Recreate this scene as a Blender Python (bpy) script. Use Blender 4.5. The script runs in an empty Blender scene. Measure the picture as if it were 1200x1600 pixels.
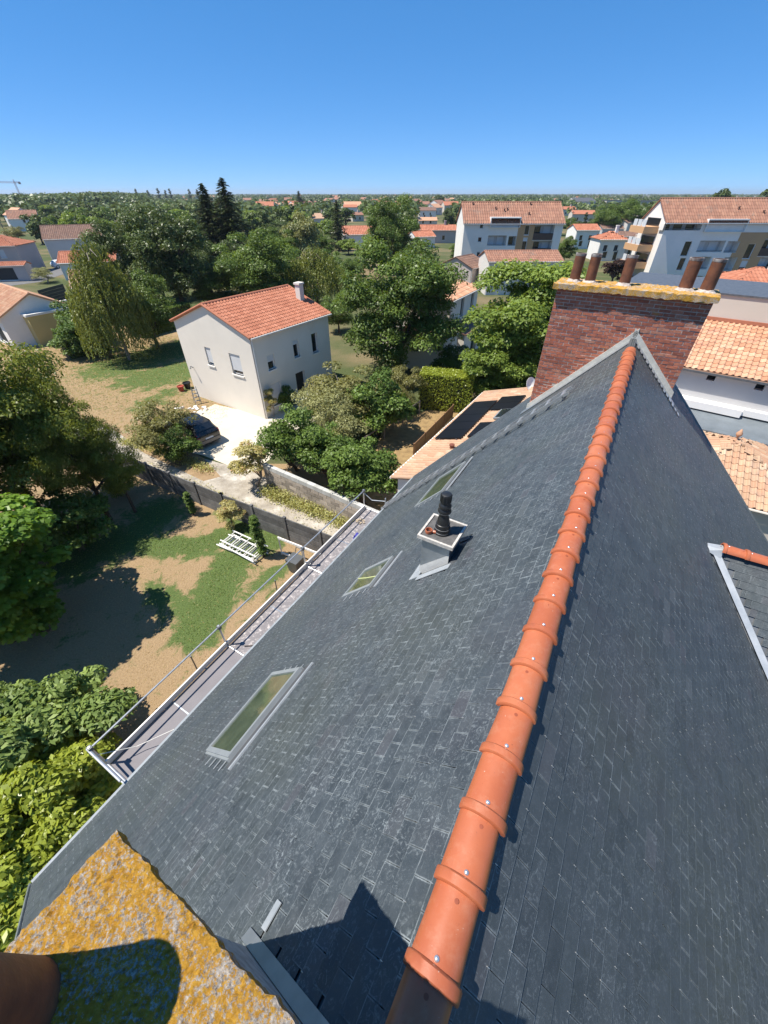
import bpy, math, random
import numpy as np
from mathutils import Vector, Matrix

R = math.radians
rng = np.random.default_rng(7)
random.seed(7)
C = bpy.context.scene.collection
SC = bpy.context.scene

# ------------------------------------------------------------------ camera, sky, sun, exposure
CAMZ = 12.2                       # eye height above the ground, metres
FPX, PITCH = 615.0, R(39.0)       # focal length in pixels of the 1200x1600 photograph
cam = bpy.data.cameras.new('camera'); camo = bpy.data.objects.new('camera', cam); C.objects.link(camo)
cam.sensor_fit = 'VERTICAL'; cam.sensor_height = 24.0; cam.lens = 24.0 * FPX / 1600
cam.clip_start = 0.05; cam.clip_end = 12000
camo.location = (0, 0, CAMZ); camo.rotation_euler = (R(90) - PITCH, 0, 0)
SC.camera = camo

SUN_AZ, SUN_EL = R(-96), R(63)
world = bpy.data.worlds.new('World'); SC.world = world; world.use_nodes = True
wn = world.node_tree; wn.nodes.clear()
wo = wn.nodes.new('ShaderNodeOutputWorld'); wb = wn.nodes.new('ShaderNodeBackground')
sk = wn.nodes.new('ShaderNodeTexSky'); sk.sky_type = 'NISHITA'; sk.sun_disc = False
sk.sun_elevation = SUN_EL; sk.sun_rotation = SUN_AZ
sk.altitude = 6000; sk.air_density = 1.0; sk.dust_density = 0.0; sk.ozone_density = 3.0
hs = wn.nodes.new('ShaderNodeHueSaturation'); hs.inputs['Saturation'].default_value = 1.3
ga = wn.nodes.new('ShaderNodeGamma'); ga.inputs[1].default_value = 0.5
mu = wn.nodes.new('ShaderNodeMix'); mu.data_type = 'RGBA'; mu.blend_type = 'MULTIPLY'; mu.inputs[0].default_value = 1.0; mu.inputs[7].default_value = (1.15, 1.80, 2.60, 1)
wn.links.new(sk.outputs[0], hs.inputs['Color']); wn.links.new(hs.outputs[0], ga.inputs[0]); wn.links.new(ga.outputs[0], mu.inputs[6]); wn.links.new(mu.outputs[2], wb.inputs[0])
wb.inputs[1].default_value = 0.1
wn.links.new(wb.outputs[0], wo.inputs[0])
sd = Vector((math.sin(SUN_AZ)*math.cos(SUN_EL), math.cos(SUN_AZ)*math.cos(SUN_EL), math.sin(SUN_EL)))
sl = bpy.data.lights.new('sun', 'SUN'); sl.energy = 5.0; sl.angle = R(0.53); sl.color = (1.0, 0.94, 0.85)
so = bpy.data.objects.new('sun', sl); C.objects.link(so); so.rotation_euler = sd.to_track_quat('Z', 'Y').to_euler()
so.location = (-30, -10, 60)
SC.view_settings.view_transform = 'Standard'; SC.view_settings.look = 'None'
SC.view_settings.exposure = 0.6; SC.view_settings.gamma = 1.0; SC.view_settings.use_curve_mapping = False

# ------------------------------------------------------------------ measuring helpers (photo pixel -> place)
_c, _s = math.cos(PITCH), math.sin(PITCH)
def ray(px, py):
    x = (px-600)/FPX; y = -(py-800)/FPX
    return Vector((x, _c+_s*y, -_s+_c*y))
def at(px, py, h=0.0):
    "ground place (or place at height h) that the photograph shows at a pixel"
    r = ray(px, py); return Vector((0, 0, CAMZ)) + r*((h-CAMZ)/r.z)
def row_of(p):
    fw = p[1]*_c-(p[2]-CAMZ)*_s; up = p[1]*_s+(p[2]-CAMZ)*_c
    return 800-FPX*up/fw
def height_to(base, py):
    lo, hi = 0.0, 40.0
    for _ in range(50):
        m = (lo+hi)/2
        if row_of((base[0], base[1], m)) > py: lo = m
        else: hi = m
    return m
def px_size(base, w, h=2.0):
    "metres covered by w photo pixels at a place"
    return w/FPX*(base[1]*_c-(h-CAMZ)*_s)
def dirv(az): return Vector((math.sin(az), math.cos(az), 0))

# ------------------------------------------------------------------ materials
MATS = {}
def nodes_of(m):
    m.use_nodes = True; nt = m.node_tree; nt.nodes.clear()
    o = nt.nodes.new('ShaderNodeOutputMaterial'); b = nt.nodes.new('ShaderNodeBsdfPrincipled')
    nt.links.new(b.outputs[0], o.inputs[0]); return nt, b, o
def N(nt, t, **kw):
    n = nt.nodes.new(t)
    for k, v in kw.items():
        if k in n.inputs.keys(): n.inputs[k].default_value = v
        else: setattr(n, k, v)
    return n
def ramp(nt, fac, stops):
    r = nt.nodes.new('ShaderNodeValToRGB'); el = r.color_ramp.elements
    while len(el) < len(stops): el.new(0.5)
    for e, (p, c) in zip(el, stops): e.position = p; e.color = (*c, 1) if len(c) == 3 else c
    nt.links.new(fac, r.inputs[0]); return r.outputs[0]
def mix(nt, fac, a, b, mode='MIX'):
    m = nt.nodes.new('ShaderNodeMix'); m.data_type = 'RGBA'; m.blend_type = mode
    if hasattr(fac, 'is_linked') or not isinstance(fac, (int, float)): nt.links.new(fac, m.inputs[0])
    else: m.inputs[0].default_value = fac
    for i, v in ((6, a), (7, b)):
        if isinstance(v, (tuple, list)): m.inputs[i].default_value = (*v, 1)
        else: nt.links.new(v, m.inputs[i])
    return m.outputs[2]
def noise(nt, scale, detail=4, rough=0.6, coord=None, vec=None, dist=0.0):
    n = N(nt, 'ShaderNodeTexNoise', Scale=scale, Detail=detail, Roughness=rough, Distortion=dist)
    if vec is not None: nt.links.new(vec, n.inputs['Vector'])
    return n.outputs[0]
def coords(nt, scale=(1, 1, 1), which='Object'):
    t = nt.nodes.new('ShaderNodeTexCoord'); m = N(nt, 'ShaderNodeMapping'); m.inputs['Scale'].default_value = scale
    nt.links.new(t.outputs[which], m.inputs[0]); return m.outputs[0]
def world_pos(nt, scale=(1, 1, 1)):
    t = nt.nodes.new('ShaderNodeNewGeometry'); m = N(nt, 'ShaderNodeMapping'); m.inputs['Scale'].default_value = scale
    nt.links.new(t.outputs['Position'], m.inputs[0]); return m.outputs[0]
def attr(nt, name='rnd'):
    a = nt.nodes.new('ShaderNodeAttribute'); a.attribute_name = name; return a.outputs['Fac']
def bump(nt, b, h, strength=0.3, dist=0.01):
    n = N(nt, 'ShaderNodeBump', Strength=strength, Distance=dist); nt.links.new(h, n.inputs['Height'])
    nt.links.new(n.outputs[0], b.inputs['Normal'])
def plain(name, c1, c2=None, scale=6.0, rough=0.7, metal=0.0, bstr=0.15, bdist=0.01, vary=0.0, spec=0.5, grime=None, pos='world'):
    "a colour that wanders between c1 and c2, optional per-piece variation, fine relief"
    if name in MATS: return MATS[name]
    m = bpy.data.materials.new(name); nt, b, o = nodes_of(m)
    c2 = c2 or tuple(x*0.8 for x in c1)
    v = world_pos(nt) if pos == 'world' else coords(nt)
    n = noise(nt, scale, 5, 0.62, vec=v)
    col = ramp(nt, n, [(0.32, c2), (0.68, c1)])
    if vary:
        a = attr(nt); f = ramp(nt, a, [(0.0, (1-vary,)*3), (1.0, (1+vary,)*3)])
        col = mix(nt, 1.0, col, f, 'MULTIPLY')
    if grime:
        g = noise(nt, grime[1], 6, 0.7, vec=v); gf = ramp(nt, g, [(grime[2], (0, 0, 0)), (grime[2]+0.12, (1, 1, 1))])
        col = mix(nt, gf, col, grime[0])
    nt.links.new(col, b.inputs['Base Color'])
    b.inputs['Roughness'].default_value = rough; b.inputs['Metallic'].default_value = metal
    b.inputs['Specular IOR Level'].default_value = spec
    if bstr: bump(nt, b, noise(nt, scale*6, 4, 0.6, vec=v), bstr, bdist)
    MATS[name] = m; return m
def leaf_mat(name, dark, light, trans=0.35, rough=0.42, extra=None):
    if name in MATS: return MATS[name]
    dark = (dark[0]*1.5+0.006, dark[1]*1.45+0.005, dark[2]*1.1+0.002); light = (min(light[0]*1.62+0.016, 0.55), min(light[1]*1.58+0.014, 0.55), min(light[2]*1.2+0.008, 0.4))
    m = bpy.data.materials.new(name); nt, b, o = nodes_of(m)
    a = attr(nt)
    st = [(0.0, dark), (0.55, tuple((x+y)/2 for x, y in zip(dark, light))), (1.0, light)]
    if extra: st = [(0.0, dark), (0.5, light), (0.86, light), (1.0, extra)]
    col = ramp(nt, a, st)
    nt.links.new(col, b.inputs['Base Color']); b.inputs['Roughness'].default_value = rough
    b.inputs['Specular IOR Level'].default_value = 0.30
    t = N(nt, 'ShaderNodeBsdfTranslucent'); tc = mix(nt, 1.0, col, (1.25, 1.15, 0.5), 'MULTIPLY')
    nt.links.new(tc, t.inputs[0])
    ms = N(nt, 'ShaderNodeMixShader'); ms.inputs[0].default_value = trans
    nt.links.new(b.outputs[0], ms.inputs[1]); nt.links.new(t.outputs[0], ms.inputs[2]); nt.links.new(ms.outputs[0], o.inputs[0])
    MATS[name] = m; return m

def slate_mat(name, edge=False, dust=1.0):
    m = bpy.data.materials.new(name); nt, b, o = nodes_of(m)
    v = world_pos(nt)
    a = attr(nt)
    base = ramp(nt, a, [(0.0, (0.034, 0.043, 0.051)), (0.45, (0.043, 0.054, 0.063)), (0.8, (0.050, 0.061, 0.069)), (0.93, (0.056, 0.058, 0.068)), (1.0, (0.069, 0.080, 0.088))])
    cl = noise(nt, 0.55, 4, 0.55, vec=v)
    base = mix(nt, ramp(nt, cl, [(0.45, (0, 0, 0)), (0.7, (0.6,)*3)]), base, (0.058, 0.066, 0.056))
    base = mix(nt, ramp(nt, noise(nt, 0.8, 5, 0.6, vec=v), [(0.5, (0, 0, 0)), (0.75, (0.5,)*3)]), base, (0.058, 0.055, 0.064))
    big = noise(nt, 0.40, 3, 0.5, vec=v); f2 = noise(nt, 2.6, 4, 0.6, vec=v)
    zone = mix(nt, 1.0, ramp(nt, f2, [(0.36, (0.16,)*3), (0.64, (1, 1, 1))]), ramp(nt, big, [(0.36, (0.40,)*3), (0.60, (1, 1, 1))]), 'MULTIPLY')
    # chalky scuffs from the cutting dust, dragged down the slope
    f1 = noise(nt, 26, 9, 0.8, vec=v, dist=1.6)
    s1 = ramp(nt, f1, [(0.52, (0, 0, 0)), (0.66, (0.85,)*3)])
    col = mix(nt, mix(nt, 1.0, mix(nt, 1.0, s1, zone, 'MULTIPLY'), (min(dust*1.15, 1.3),)*3, 'MULTIPLY'), base, (0.29, 0.325, 0.335))
    d = ramp(nt, noise(nt, 6, 7, 0.72, vec=v), [(0.4, (0, 0, 0)), (0.8, (0.22,)*3)])
    col = mix(nt, d, col, (0.14, 0.165, 0.180))
    # pale cut margins of every slate: distance to the slate's own edges from its UV
    uv = nt.nodes.new('ShaderNodeUVMap'); sx = nt.nodes.new('ShaderNodeSeparateXYZ'); nt.links.new(uv.outputs[0], sx.inputs[0])
    def M(op, a_, b_=None):
        n_ = nt.nodes.new('ShaderNodeMath'); n_.operation = op
        for k_, q_ in enumerate((a_, b_)):
            if q_ is None: continue
            if isinstance(q_, (int, float)): n_.inputs[k_].default_value = q_
            else: nt.links.new(q_, n_.inputs[k_])
        return n_.outputs[0]
    du = M('MULTIPLY', M('SUBTRACT', 0.5, M('ABSOLUTE', M('SUBTRACT', sx.outputs[0], 0.5))), 0.217)
    dv = M('MULTIPLY', sx.outputs[1], 0.205)
    de = M('MINIMUM', du, dv)
    wob = M('MULTIPLY', noise(nt, 42, 6, 0.8, vec=v), 0.0138)
    em = ramp(nt, M('SUBTRACT', wob, de), [(0.0, (0, 0, 0)), (0.0038, (1, 1, 1))])
    em = mix(nt, 1.0, em, ramp(nt, noise(nt, 7, 5, 0.7, vec=v), [(0.38, (0.04,)*3), (0.66, (0.85,)*3)]), 'MULTIPLY')
    em = mix(nt, 1.0, em, ramp(nt, noise(nt, 1.1, 4, 0.6, vec=v), [(0.36, (0.22,)*3), (0.62, (1, 1, 1))]), 'MULTIPLY')
    em = mix(nt, 1.0, em, (dust,)*3, 'MULTIPLY')
    col = mix(nt, em, col, (0.30, 0.335, 0.345))
    if edge: col = mix(nt, ramp(nt, noise(nt, 6, 6, 0.75, vec=v), [(0.46, (0.06,)*3), (0.66, (dust*0.85,)*3)]), col, (0.36, 0.40, 0.42))
    nt.links.new(col, b.inputs['Base Color'])
    rr = ramp(nt, noise(nt, 12, 4, 0.6, vec=v), [(0.3, (0.42,)*3), (0.7, (0.66,)*3)])
    nt.links.new(rr, b.inputs['Roughness']); b.inputs['Specular IOR Level'].default_value = 0.5
    bump(nt, b, noise(nt, 22, 7, 0.65, vec=v), 0.25, 0.006)
    MATS[name] = m; return m
def slate_uv(me):
    n = len(me.polygons)//5; one = [(0, 0), (1, 0), (1, 1), (0, 1)]+[(0, 0)]*16
    uv = me.uv_layers.new(name='UVMap'); uv.data.foreach_set('uv', np.tile(np.array(one, np.float32).ravel(), n))
M_SLATE = slate_mat('slate', False, 0.7); M_SEDGE = slate_mat('slate_cut_edge', True, 0.6)
M_SLATED = slate_mat('dusty_slate', False, 1.2); M_SEDGED = slate_mat('dusty_slate_cut_edge', True, 0.85)
SLM = {'L': [M_SLATED, M_SEDGED], 'R': [M_SLATE, M_SEDGE]}

def lichen_mat():
    m = bpy.data.materials.new('lichen_stone'); nt, b, o = nodes_of(m); v = coords(nt)
    st = ramp(nt, noise(nt, 90, 6, 0.8, vec=v), [(0.34, (0.13, 0.11, 0.09)), (0.50, (0.40, 0.35, 0.295)), (0.68, (0.66, 0.60, 0.53))])
    ye = ramp(nt, noise(nt, 45, 5, 0.7, vec=v), [(0.3, (0.42, 0.20, 0.022)), (0.6, (0.57, 0.315, 0.045)), (0.8, (0.63, 0.42, 0.11))])
    k1 = noise(nt, 6.0, 5, 0.65, vec=v, dist=0.8); k2 = noise(nt, 85, 5, 0.8, vec=v)
    a = N(nt, 'ShaderNodeMath', operation='MULTIPLY_ADD'); nt.links.new(k2, a.inputs[0]); a.inputs[1].default_value = 1.5
    nt.links.new(k1, a.inputs[2])
    f = ramp(nt, a.outputs[0], [(1.215/2, (0, 0, 0)), (1.285/2, (1, 1, 1))])
    a2 = N(nt, 'ShaderNodeMath', operation='MULTIPLY'); nt.links.new(a.outputs[0], a2.inputs[0]); a2.inputs[1].default_value = 0.5
    f = ramp(nt, a2.outputs[0], [(0.572, (0, 0, 0)), (0.622, (1, 1, 1))])
    col = mix(nt, f, st, ye)
    nt.links.new(col, b.inputs['Base Color']); b.inputs['Roughness'].default_value = 0.95; b.inputs['Specular IOR Level'].default_value = 0.15
    bump(nt, b, mix(nt, 0.5, noise(nt, 55, 8, 0.8, vec=v), noise(nt, 140, 5, 0.7, vec=v)), 1.0, 0.02)
    return m
M_LICHEN = lichen_mat()

def brick_mat():
    m = bpy.data.materials.new('old_brick'); nt, b, o = nodes_of(m); v = world_pos(nt)
    base = ramp(nt, attr(nt), [(0.0, (0.29, 0.086, 0.050)), (0.35, (0.43, 0.128, 0.070)), (0.8, (0.52, 0.170, 0.094)), (1.0, (0.44, 0.21, 0.14))])
    col = mix(nt, ramp(nt, noise(nt, 14, 6, 0.7, vec=v), [(0.33, (0.55,)*3), (0.6, (0, 0, 0))]), base, (0.09, 0.045, 0.04))
    w = ramp(nt, noise(nt, 20, 6, 0.75, vec=v), [(0.58, (0, 0, 0)), (0.70, (0.8,)*3)])
    col = mix(nt, w, col, (0.46, 0.40, 0.36))
    l = ramp(nt, noise(nt, 3.2, 5, 0.7, vec=v, dist=0.5), [(0.63, (0, 0, 0)), (0.70, (0.75,)*3)])
    col = mix(nt, l, col, (0.36, 0.19, 0.03))
    nt.links.new(col, b.inputs['Base Color']); b.inputs['Roughness'].default_value = 0.9
    bump(nt, b, noise(nt, 60, 6, 0.7, vec=v), 0.6, 0.008)
    return m
M_BRICK = brick_mat()
def tile_mat(name, cols, patch=None, vscale=2.0):
    "clay roof tiles; rnd picks the firing colour of each tile"
    if name in MATS: return MATS[name]
    m = bpy.data.materials.new(name); nt, b, o = nodes_of(m); v = world_pos(nt)
    base = ramp(nt, attr(nt), [(i/(len(cols)-1), c) for i, c in enumerate(cols)])
    base = mix(nt, ramp(nt, noise(nt, vscale, 5, 0.65, vec=v), [(0.35, (0.35,)*3), (0.65, (0, 0, 0))]), base, tuple(x*0.62 for x in cols[0]))
    if patch: base = mix(nt, ramp(nt, noise(nt, 0.7, 5, 0.7, vec=v), [(0.55, (0, 0, 0)), (0.68, (0.6,)*3)]), base, patch)
    nt.links.new(base, b.inputs['Base Color']); b.inputs['Roughness'].default_value = 0.8; b.inputs['Specular IOR Level'].default_value = 0.3
    bump(nt, b, noise(nt, 40, 4, 0.6, vec=v), 0.25, 0.01)
    MATS[name] = m; return m

def ridge_mat():
    m = bpy.data.materials.new('ridge_terracotta'); nt, b, o = nodes_of(m); v = world_pos(nt)
    col = ramp(nt, attr(nt), [(0.0, (0.40, 0.112, 0.046)), (0.5, (0.45, 0.130, 0.054)), (1.0, (0.47, 0.150, 0.066))])
    col = mix(nt, ramp(nt, noise(nt, 3.5, 5, 0.6, vec=v), [(0.36, (0.5,)*3), (0.62, (0, 0, 0))]), col, (0.33, 0.088, 0.040))
    col = mix(nt, ramp(nt, noise(nt, 9, 7, 0.75, vec=v), [(0.50, (0, 0, 0)), (0.74, (0.4,)*3)]), col, (0.52, 0.25, 0.15))
    col = mix(nt, ramp(nt, noise(nt, 42, 5, 0.7, vec=v), [(0.685, (0, 0, 0)), (0.72, (0.9,)*3)]), col, (0.62, 0.47, 0.38))
    col = mix(nt, ramp(nt, noise(nt, 60, 5, 0.7, vec=v), [(0.30, (0.6,)*3), (0.35, (0, 0, 0))]), col, (0.16, 0.05, 0.03))
    nt.links.new(col, b.inputs['Base Color']); b.inputs['Specular IOR Level'].default_value = 0.5
    nt.links.new(ramp(nt, noise(nt, 8, 4, 0.6, vec=v), [(0.3, (0.34,)*3), (0.7, (0.55,)*3)]), b.inputs['Roughness'])
    bump(nt, b, noise(nt, 30, 6, 0.7, vec=v), 0.18, 0.004)
    return m
M_RIDGE = ridge_mat()
M_ZINC = plain('zinc', (0.50, 0.53, 0.55), (0.36, 0.39, 0.41), 4, 0.42, metal=0.75, bstr=0.1)
M_ZINCNEW = plain('zinc_white', (0.52, 0.54, 0.55), (0.38, 0.41, 0.43), 5, 0.5, metal=0.4, bstr=0.1)
M_LEAD = plain('zinc_dark', (0.17, 0.18, 0.19), (0.10, 0.11, 0.12), 6, 0.5, metal=0.4)
M_ALU = plain('grey_aluminium', (0.31, 0.335, 0.345), (0.26, 0.285, 0.295), 5, 0.42, metal=0.2, bstr=0.05)
M_GALV = plain('galvanised_tube', (0.62, 0.63, 0.63), (0.46, 0.47, 0.48), 9, 0.4, metal=0.7, bstr=0.05)
M_STEEL = plain('bright_steel', (0.8, 0.8, 0.8), (0.66, 0.66, 0.66), 9, 0.3, metal=0.8, bstr=0)
M_BLACKPL = plain('black_plastic', (0.014, 0.015, 0.016), (0.022, 0.023, 0.025), 8, 0.42, bstr=0.05)
M_MORTAR = plain('mortar', (0.60, 0.53, 0.46), (0.34, 0.28, 0.24), 12, 0.95, bstr=0.5)
M_POT = plain('rusty_flue_clay', (0.20, 0.075, 0.034), (0.085, 0.034, 0.02), 7, 0.62, bstr=0.3, grime=((0.38, 0.33, 0.28), 13, 0.70), pos='obj')
M_POTRIM = plain('flue_rim', (0.40, 0.38, 0.36), (0.13, 0.09, 0.08), 10, 0.8, bstr=0.3)
M_RENDER = plain('cream_render', (0.77, 0.71, 0.62), (0.72, 0.665, 0.58), 0.8, 0.9, bstr=0.12, grime=((0.70, 0.62, 0.49), 0.35, 0.60))
M_WHITE = plain('white_paint', (0.82, 0.79, 0.74), (0.76, 0.735, 0.69), 1.2, 0.7, bstr=0.05)
M_OFFWHITE = plain('offwhite_wall', (0.82, 0.78, 0.72), (0.75, 0.715, 0.66), 0.6, 0.9, bstr=0.1)
M_GREYWALL = plain('grey_wall', (0.52, 0.51, 0.50), (0.47, 0.465, 0.455), 0.7, 0.9, bstr=0.1)
M_BEIGE = plain('beige_wall', (0.60, 0.54, 0.46), (0.56, 0.50, 0.42), 0.5, 0.9, bstr=0.1)
M_TAN = plain('tan_panel', (0.50, 0.31, 0.16), (0.46, 0.285, 0.15), 0.6, 0.8, bstr=0.05)
M_BROWNGL = plain('brown_glass_panel', (0.07, 0.035, 0.028), (0.05, 0.028, 0.022), 0.6, 0.35, bstr=0)
M_SHUT = plain('white_shutter', (0.62, 0.63, 0.64), (0.55, 0.56, 0.57), 2, 0.6, bstr=0)
M_YELLOW = plain('yellow_render', (0.55, 0.45, 0.20), (0.50, 0.41, 0.18), 0.7, 0.9, bstr=0.1)
M_DARK = plain('dark_inside', (0.018, 0.018, 0.02), (0.012, 0.012, 0.013), 2, 0.6, bstr=0)
M_GLASS = plain('window_glass', (0.018, 0.022, 0.027), (0.012, 0.015, 0.02), 0.8, 0.08, bstr=0, spec=0.8)
M_SKYGLASS = plain('skylight_glass', (0.095, 0.118, 0.072), (0.048, 0.064, 0.040), 2.0, 0.05, bstr=0, spec=0.9, grime=((0.14, 0.135, 0.075), 1.6, 0.56))
M_WOOD = plain('fence_wood', (0.26, 0.145, 0.07), (0.19, 0.10, 0.05), 5, 0.75, bstr=0.3, vary=0.2)
M_BARK = plain('bark', (0.12, 0.085, 0.06), (0.05, 0.036, 0.028), 9, 0.95, bstr=0.6, bdist=0.03)
M_BARKPALE = plain('pale_bark', (0.34, 0.29, 0.24), (0.16, 0.13, 0.11), 5, 0.9, bstr=0.5, bdist=0.02)
M_CONC = plain('old_concrete', (0.17, 0.165, 0.16), (0.085, 0.083, 0.08), 2.4, 0.95, bstr=0.4, vary=0.3)
M_BLOCK = plain('concrete_block', (0.42, 0.36, 0.295), (0.32, 0.27, 0.22), 2.2, 0.95, bstr=0.5, vary=0.28)
M_BLOCKTOP = plain('whitewashed_block', (0.56, 0.56, 0.53), (0.38, 0.37, 0.34), 2.0, 0.95, bstr=0.4, vary=0.08)
M_DECK = plain('scaffold_ply', (0.235, 0.215, 0.215), (0.185, 0.17, 0.172), 3, 0.85, bstr=0.2, grime=((0.52, 0.47, 0.44), 9, 0.52))
M_DECK2 = plain('clean_scaffold_ply', (0.215, 0.20, 0.205), (0.185, 0.17, 0.175), 2, 0.85, bstr=0.15)
M_SOLAR = plain('solar_cell', (0.010, 0.010, 0.013), (0.007, 0.008, 0.010), 1, 0.45, bstr=0, spec=0.2)
M_BLUE = plain('blue_cloth', (0.05, 0.045, 0.30), (0.03, 0.03, 0.20), 20, 0.85)
M_ASPH = plain('asphalt', (0.17, 0.165, 0.16), (0.12, 0.118, 0.115), 1.4, 0.95)

T_ORANGE = tile_mat('orange_tiles', [(0.38, 0.135, 0.075), (0.45, 0.175, 0.10), (0.51, 0.215, 0.13)], vscale=1.1)
T_PEACH = tile_mat('peach_tiles', [(0.50, 0.25, 0.145), (0.58, 0.33, 0.20), (0.64, 0.43, 0.28)], patch=(0.45, 0.23, 0.17))
T_OLD = tile_mat('weathered_tiles', [(0.45, 0.29, 0.185), (0.54, 0.37, 0.24), (0.47, 0.265, 0.165), (0.60, 0.46, 0.32)], patch=(0.30, 0.22, 0.18))
T_BROWN = tile_mat('brown_tiles', [(0.26, 0.13, 0.085), (0.33, 0.165, 0.11), (0.38, 0.20, 0.13)], patch=(0.20, 0.15, 0.12), vscale=0.8)
T_DKBROWN = tile_mat('dark_brown_tiles', [(0.17, 0.10, 0.075), (0.22, 0.125, 0.09), (0.26, 0.16, 0.115)], patch=(0.14, 0.11, 0.10))
T_SLATEG = tile_mat('grey_roof', [(0.09, 0.095, 0.105), (0.12, 0.125, 0.135)])

# ------------------------------------------------------------------ mesh building
class MB:
    def __init__(s): s.v = []; s.f = []; s.r = []; s.m = []
    def poly(s, pts, rnd=0.5, mi=0):
        i = len(s.v); s.v += [tuple(p) for p in pts]; s.f.append(tuple(range(i, i+len(pts)))); s.r.append(rnd); s.m.append(mi)
    def hexa(s, p, rnd=0.5, mi=0, skip=()):
        "8 corners: bottom ring 0-3, top ring 4-7 (counter-clockwise seen from above)"
        i = len(s.v); s.v += [tuple(q) for q in p]
        for k, q in enumerate(((0, 3, 2, 1), (4, 5, 6, 7), (0, 1, 5, 4), (1, 2, 6, 5), (2, 3, 7, 6), (3, 0, 4, 7))):
            if k in skip: continue
            s.f.append(tuple(i+j for j in q)); s.r.append(rnd); s.m.append(mi)
        return s
    def box(s, lo, hi, rnd=0.5, mi=0, skip=()):
        (a, b, c), (d, e, f) = lo, hi
        return s.hexa([(a, b, c), (d, b, c), (d, e, c), (a, e, c), (a, b, f), (d, b, f), (d, e, f), (a, e, f)], rnd, mi, skip)
    def bar(s, p, q, w, h, up=(0, 0, 1), rnd=0.5, mi=0):
        "square bar from p to q"
        p = Vector(p); q = Vector(q); d = (q-p).normalized(); u = Vector(up); x = d.cross(u)
        if x.length < 1e-4: x = d.cross(Vector((1, 0, 0)))
        x.normalize(); y = x.cross(d).normalized(); x *= w/2; y *= h/2
        return s.hexa([p-x-y, p+x-y, q+x-y, q-x-y, p-x+y, p+x+y, q+x+y, q-x+y], rnd, mi)
    def tube(s, pts, rad, n=8, rnd=0.5, mi=0, cap=True):
        pts = [Vector(p) for p in pts]; rad = rad if isinstance(rad, (list, tuple)) else [rad]*len(pts)
        i0 = len(s.v); ref = None
        for k, p in enumerate(pts):
            d = (pts[min(k+1, len(pts)-1)]-pts[max(k-1, 0)]).normalized()
            if ref is None: ref = d.orthogonal().normalized()
            x = (ref-d*ref.dot(d)).normalized(); y = d.cross(x); ref = x
            for j in range(n):
                a = 2*math.pi*j/n; s.v.append(tuple(p+(x*math.cos(a)+y*math.sin(a))*rad[k]))
        for k in range(len(pts)-1):
            for j in range(n):
                a = i0+k*n+j; b = i0+k*n+(j+1) % n
                s.f.append((a, b, b+n, a+n)); s.r.append(rnd); s.m.append(mi)
        if cap:
            s.f.append(tuple(i0+j for j in reversed(range(n)))); s.r.append(rnd); s.m.append(mi)
            e = i0+(len(pts)-1)*n; s.f.append(tuple(e+j for j in range(n))); s.r.append(rnd); s.m.append(mi)
        return s
    def lathe(s, prof, c=(0, 0, 0), n=20, rnd=0.5, mi=0, cap=True):
        i0 = len(s.v)
        for (r, z) in prof:
            for j in range(n):
                a = 2*math.pi*j/n; s.v.append((c[0]+r*math.cos(a), c[1]+r*math.sin(a), c[2]+z))
        for k in range(len(prof)-1):
            for j in range(n):
                a = i0+k*n+j; b = i0+k*n+(j+1) % n
                s.f.append((a, b, b+n, a+n)); s.r.append(rnd); s.m.append(mi)
        if cap:
            e = i0+(len(prof)-1)*n; s.f.append(tuple(e+j for j in range(n))); s.r.append(rnd); s.m.append(mi)
            s.f.append(tuple(i0+j for j in reversed(range(n)))); s.r.append(rnd); s.m.append(mi)
        return s
    def mesh(s, name, mats, smooth=False):
        me = bpy.data.meshes.new(name); me.from_pydata(s.v, [], s.f)
        a = me.attributes.new('rnd', 'FLOAT', 'FACE'); a.data.foreach_set('value', np.array(s.r, np.float32))
        for m in (mats if isinstance(mats, (list, tuple)) else [mats]): me.materials.append(m)
        if any(s.m): me.polygons.foreach_set('material_index', np.array(s.m, np.int32))
        if smooth:
            me.polygons.foreach_set('use_smooth', np.ones(len(s.f), bool))
            try: me.set_sharp_from_angle(angle=R(40))
            except Exception: pass
        me.update(); return me
    def build(s, name, mats, parent=None, smooth=False, kind=None):
        return link(name, s.mesh(name, mats, smooth), parent, kind)
def link(name, me, parent=None, kind=None):
    o = bpy.data.objects.new(name, me); C.objects.link(o)
    if parent is not None: o.parent = parent
    if kind: o['kind'] = kind
    return o
def tag(o, label, cat, group=None):
    o['label'] = label; o['category'] = cat
    if group: o['group'] = group
    return o
def thing(name, label, cat, loc=(0, 0, 0), rz=0.0, group=None):
    o = bpy.data.objects.new(name, None); C.objects.link(o); o.empty_display_size = 0.3
    o.location = loc; o.rotation_euler = (0, 0, rz); return tag(o, label, cat, group)
def copy_tree(o, parent=None):
    c = o.copy(); C.objects.link(c); c.parent = parent
    for ch in list(o.children): copy_tree(ch, c)
    return c
def kids(o):
    return [o]+[x for ch in o.children for x in kids(ch)]

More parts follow.
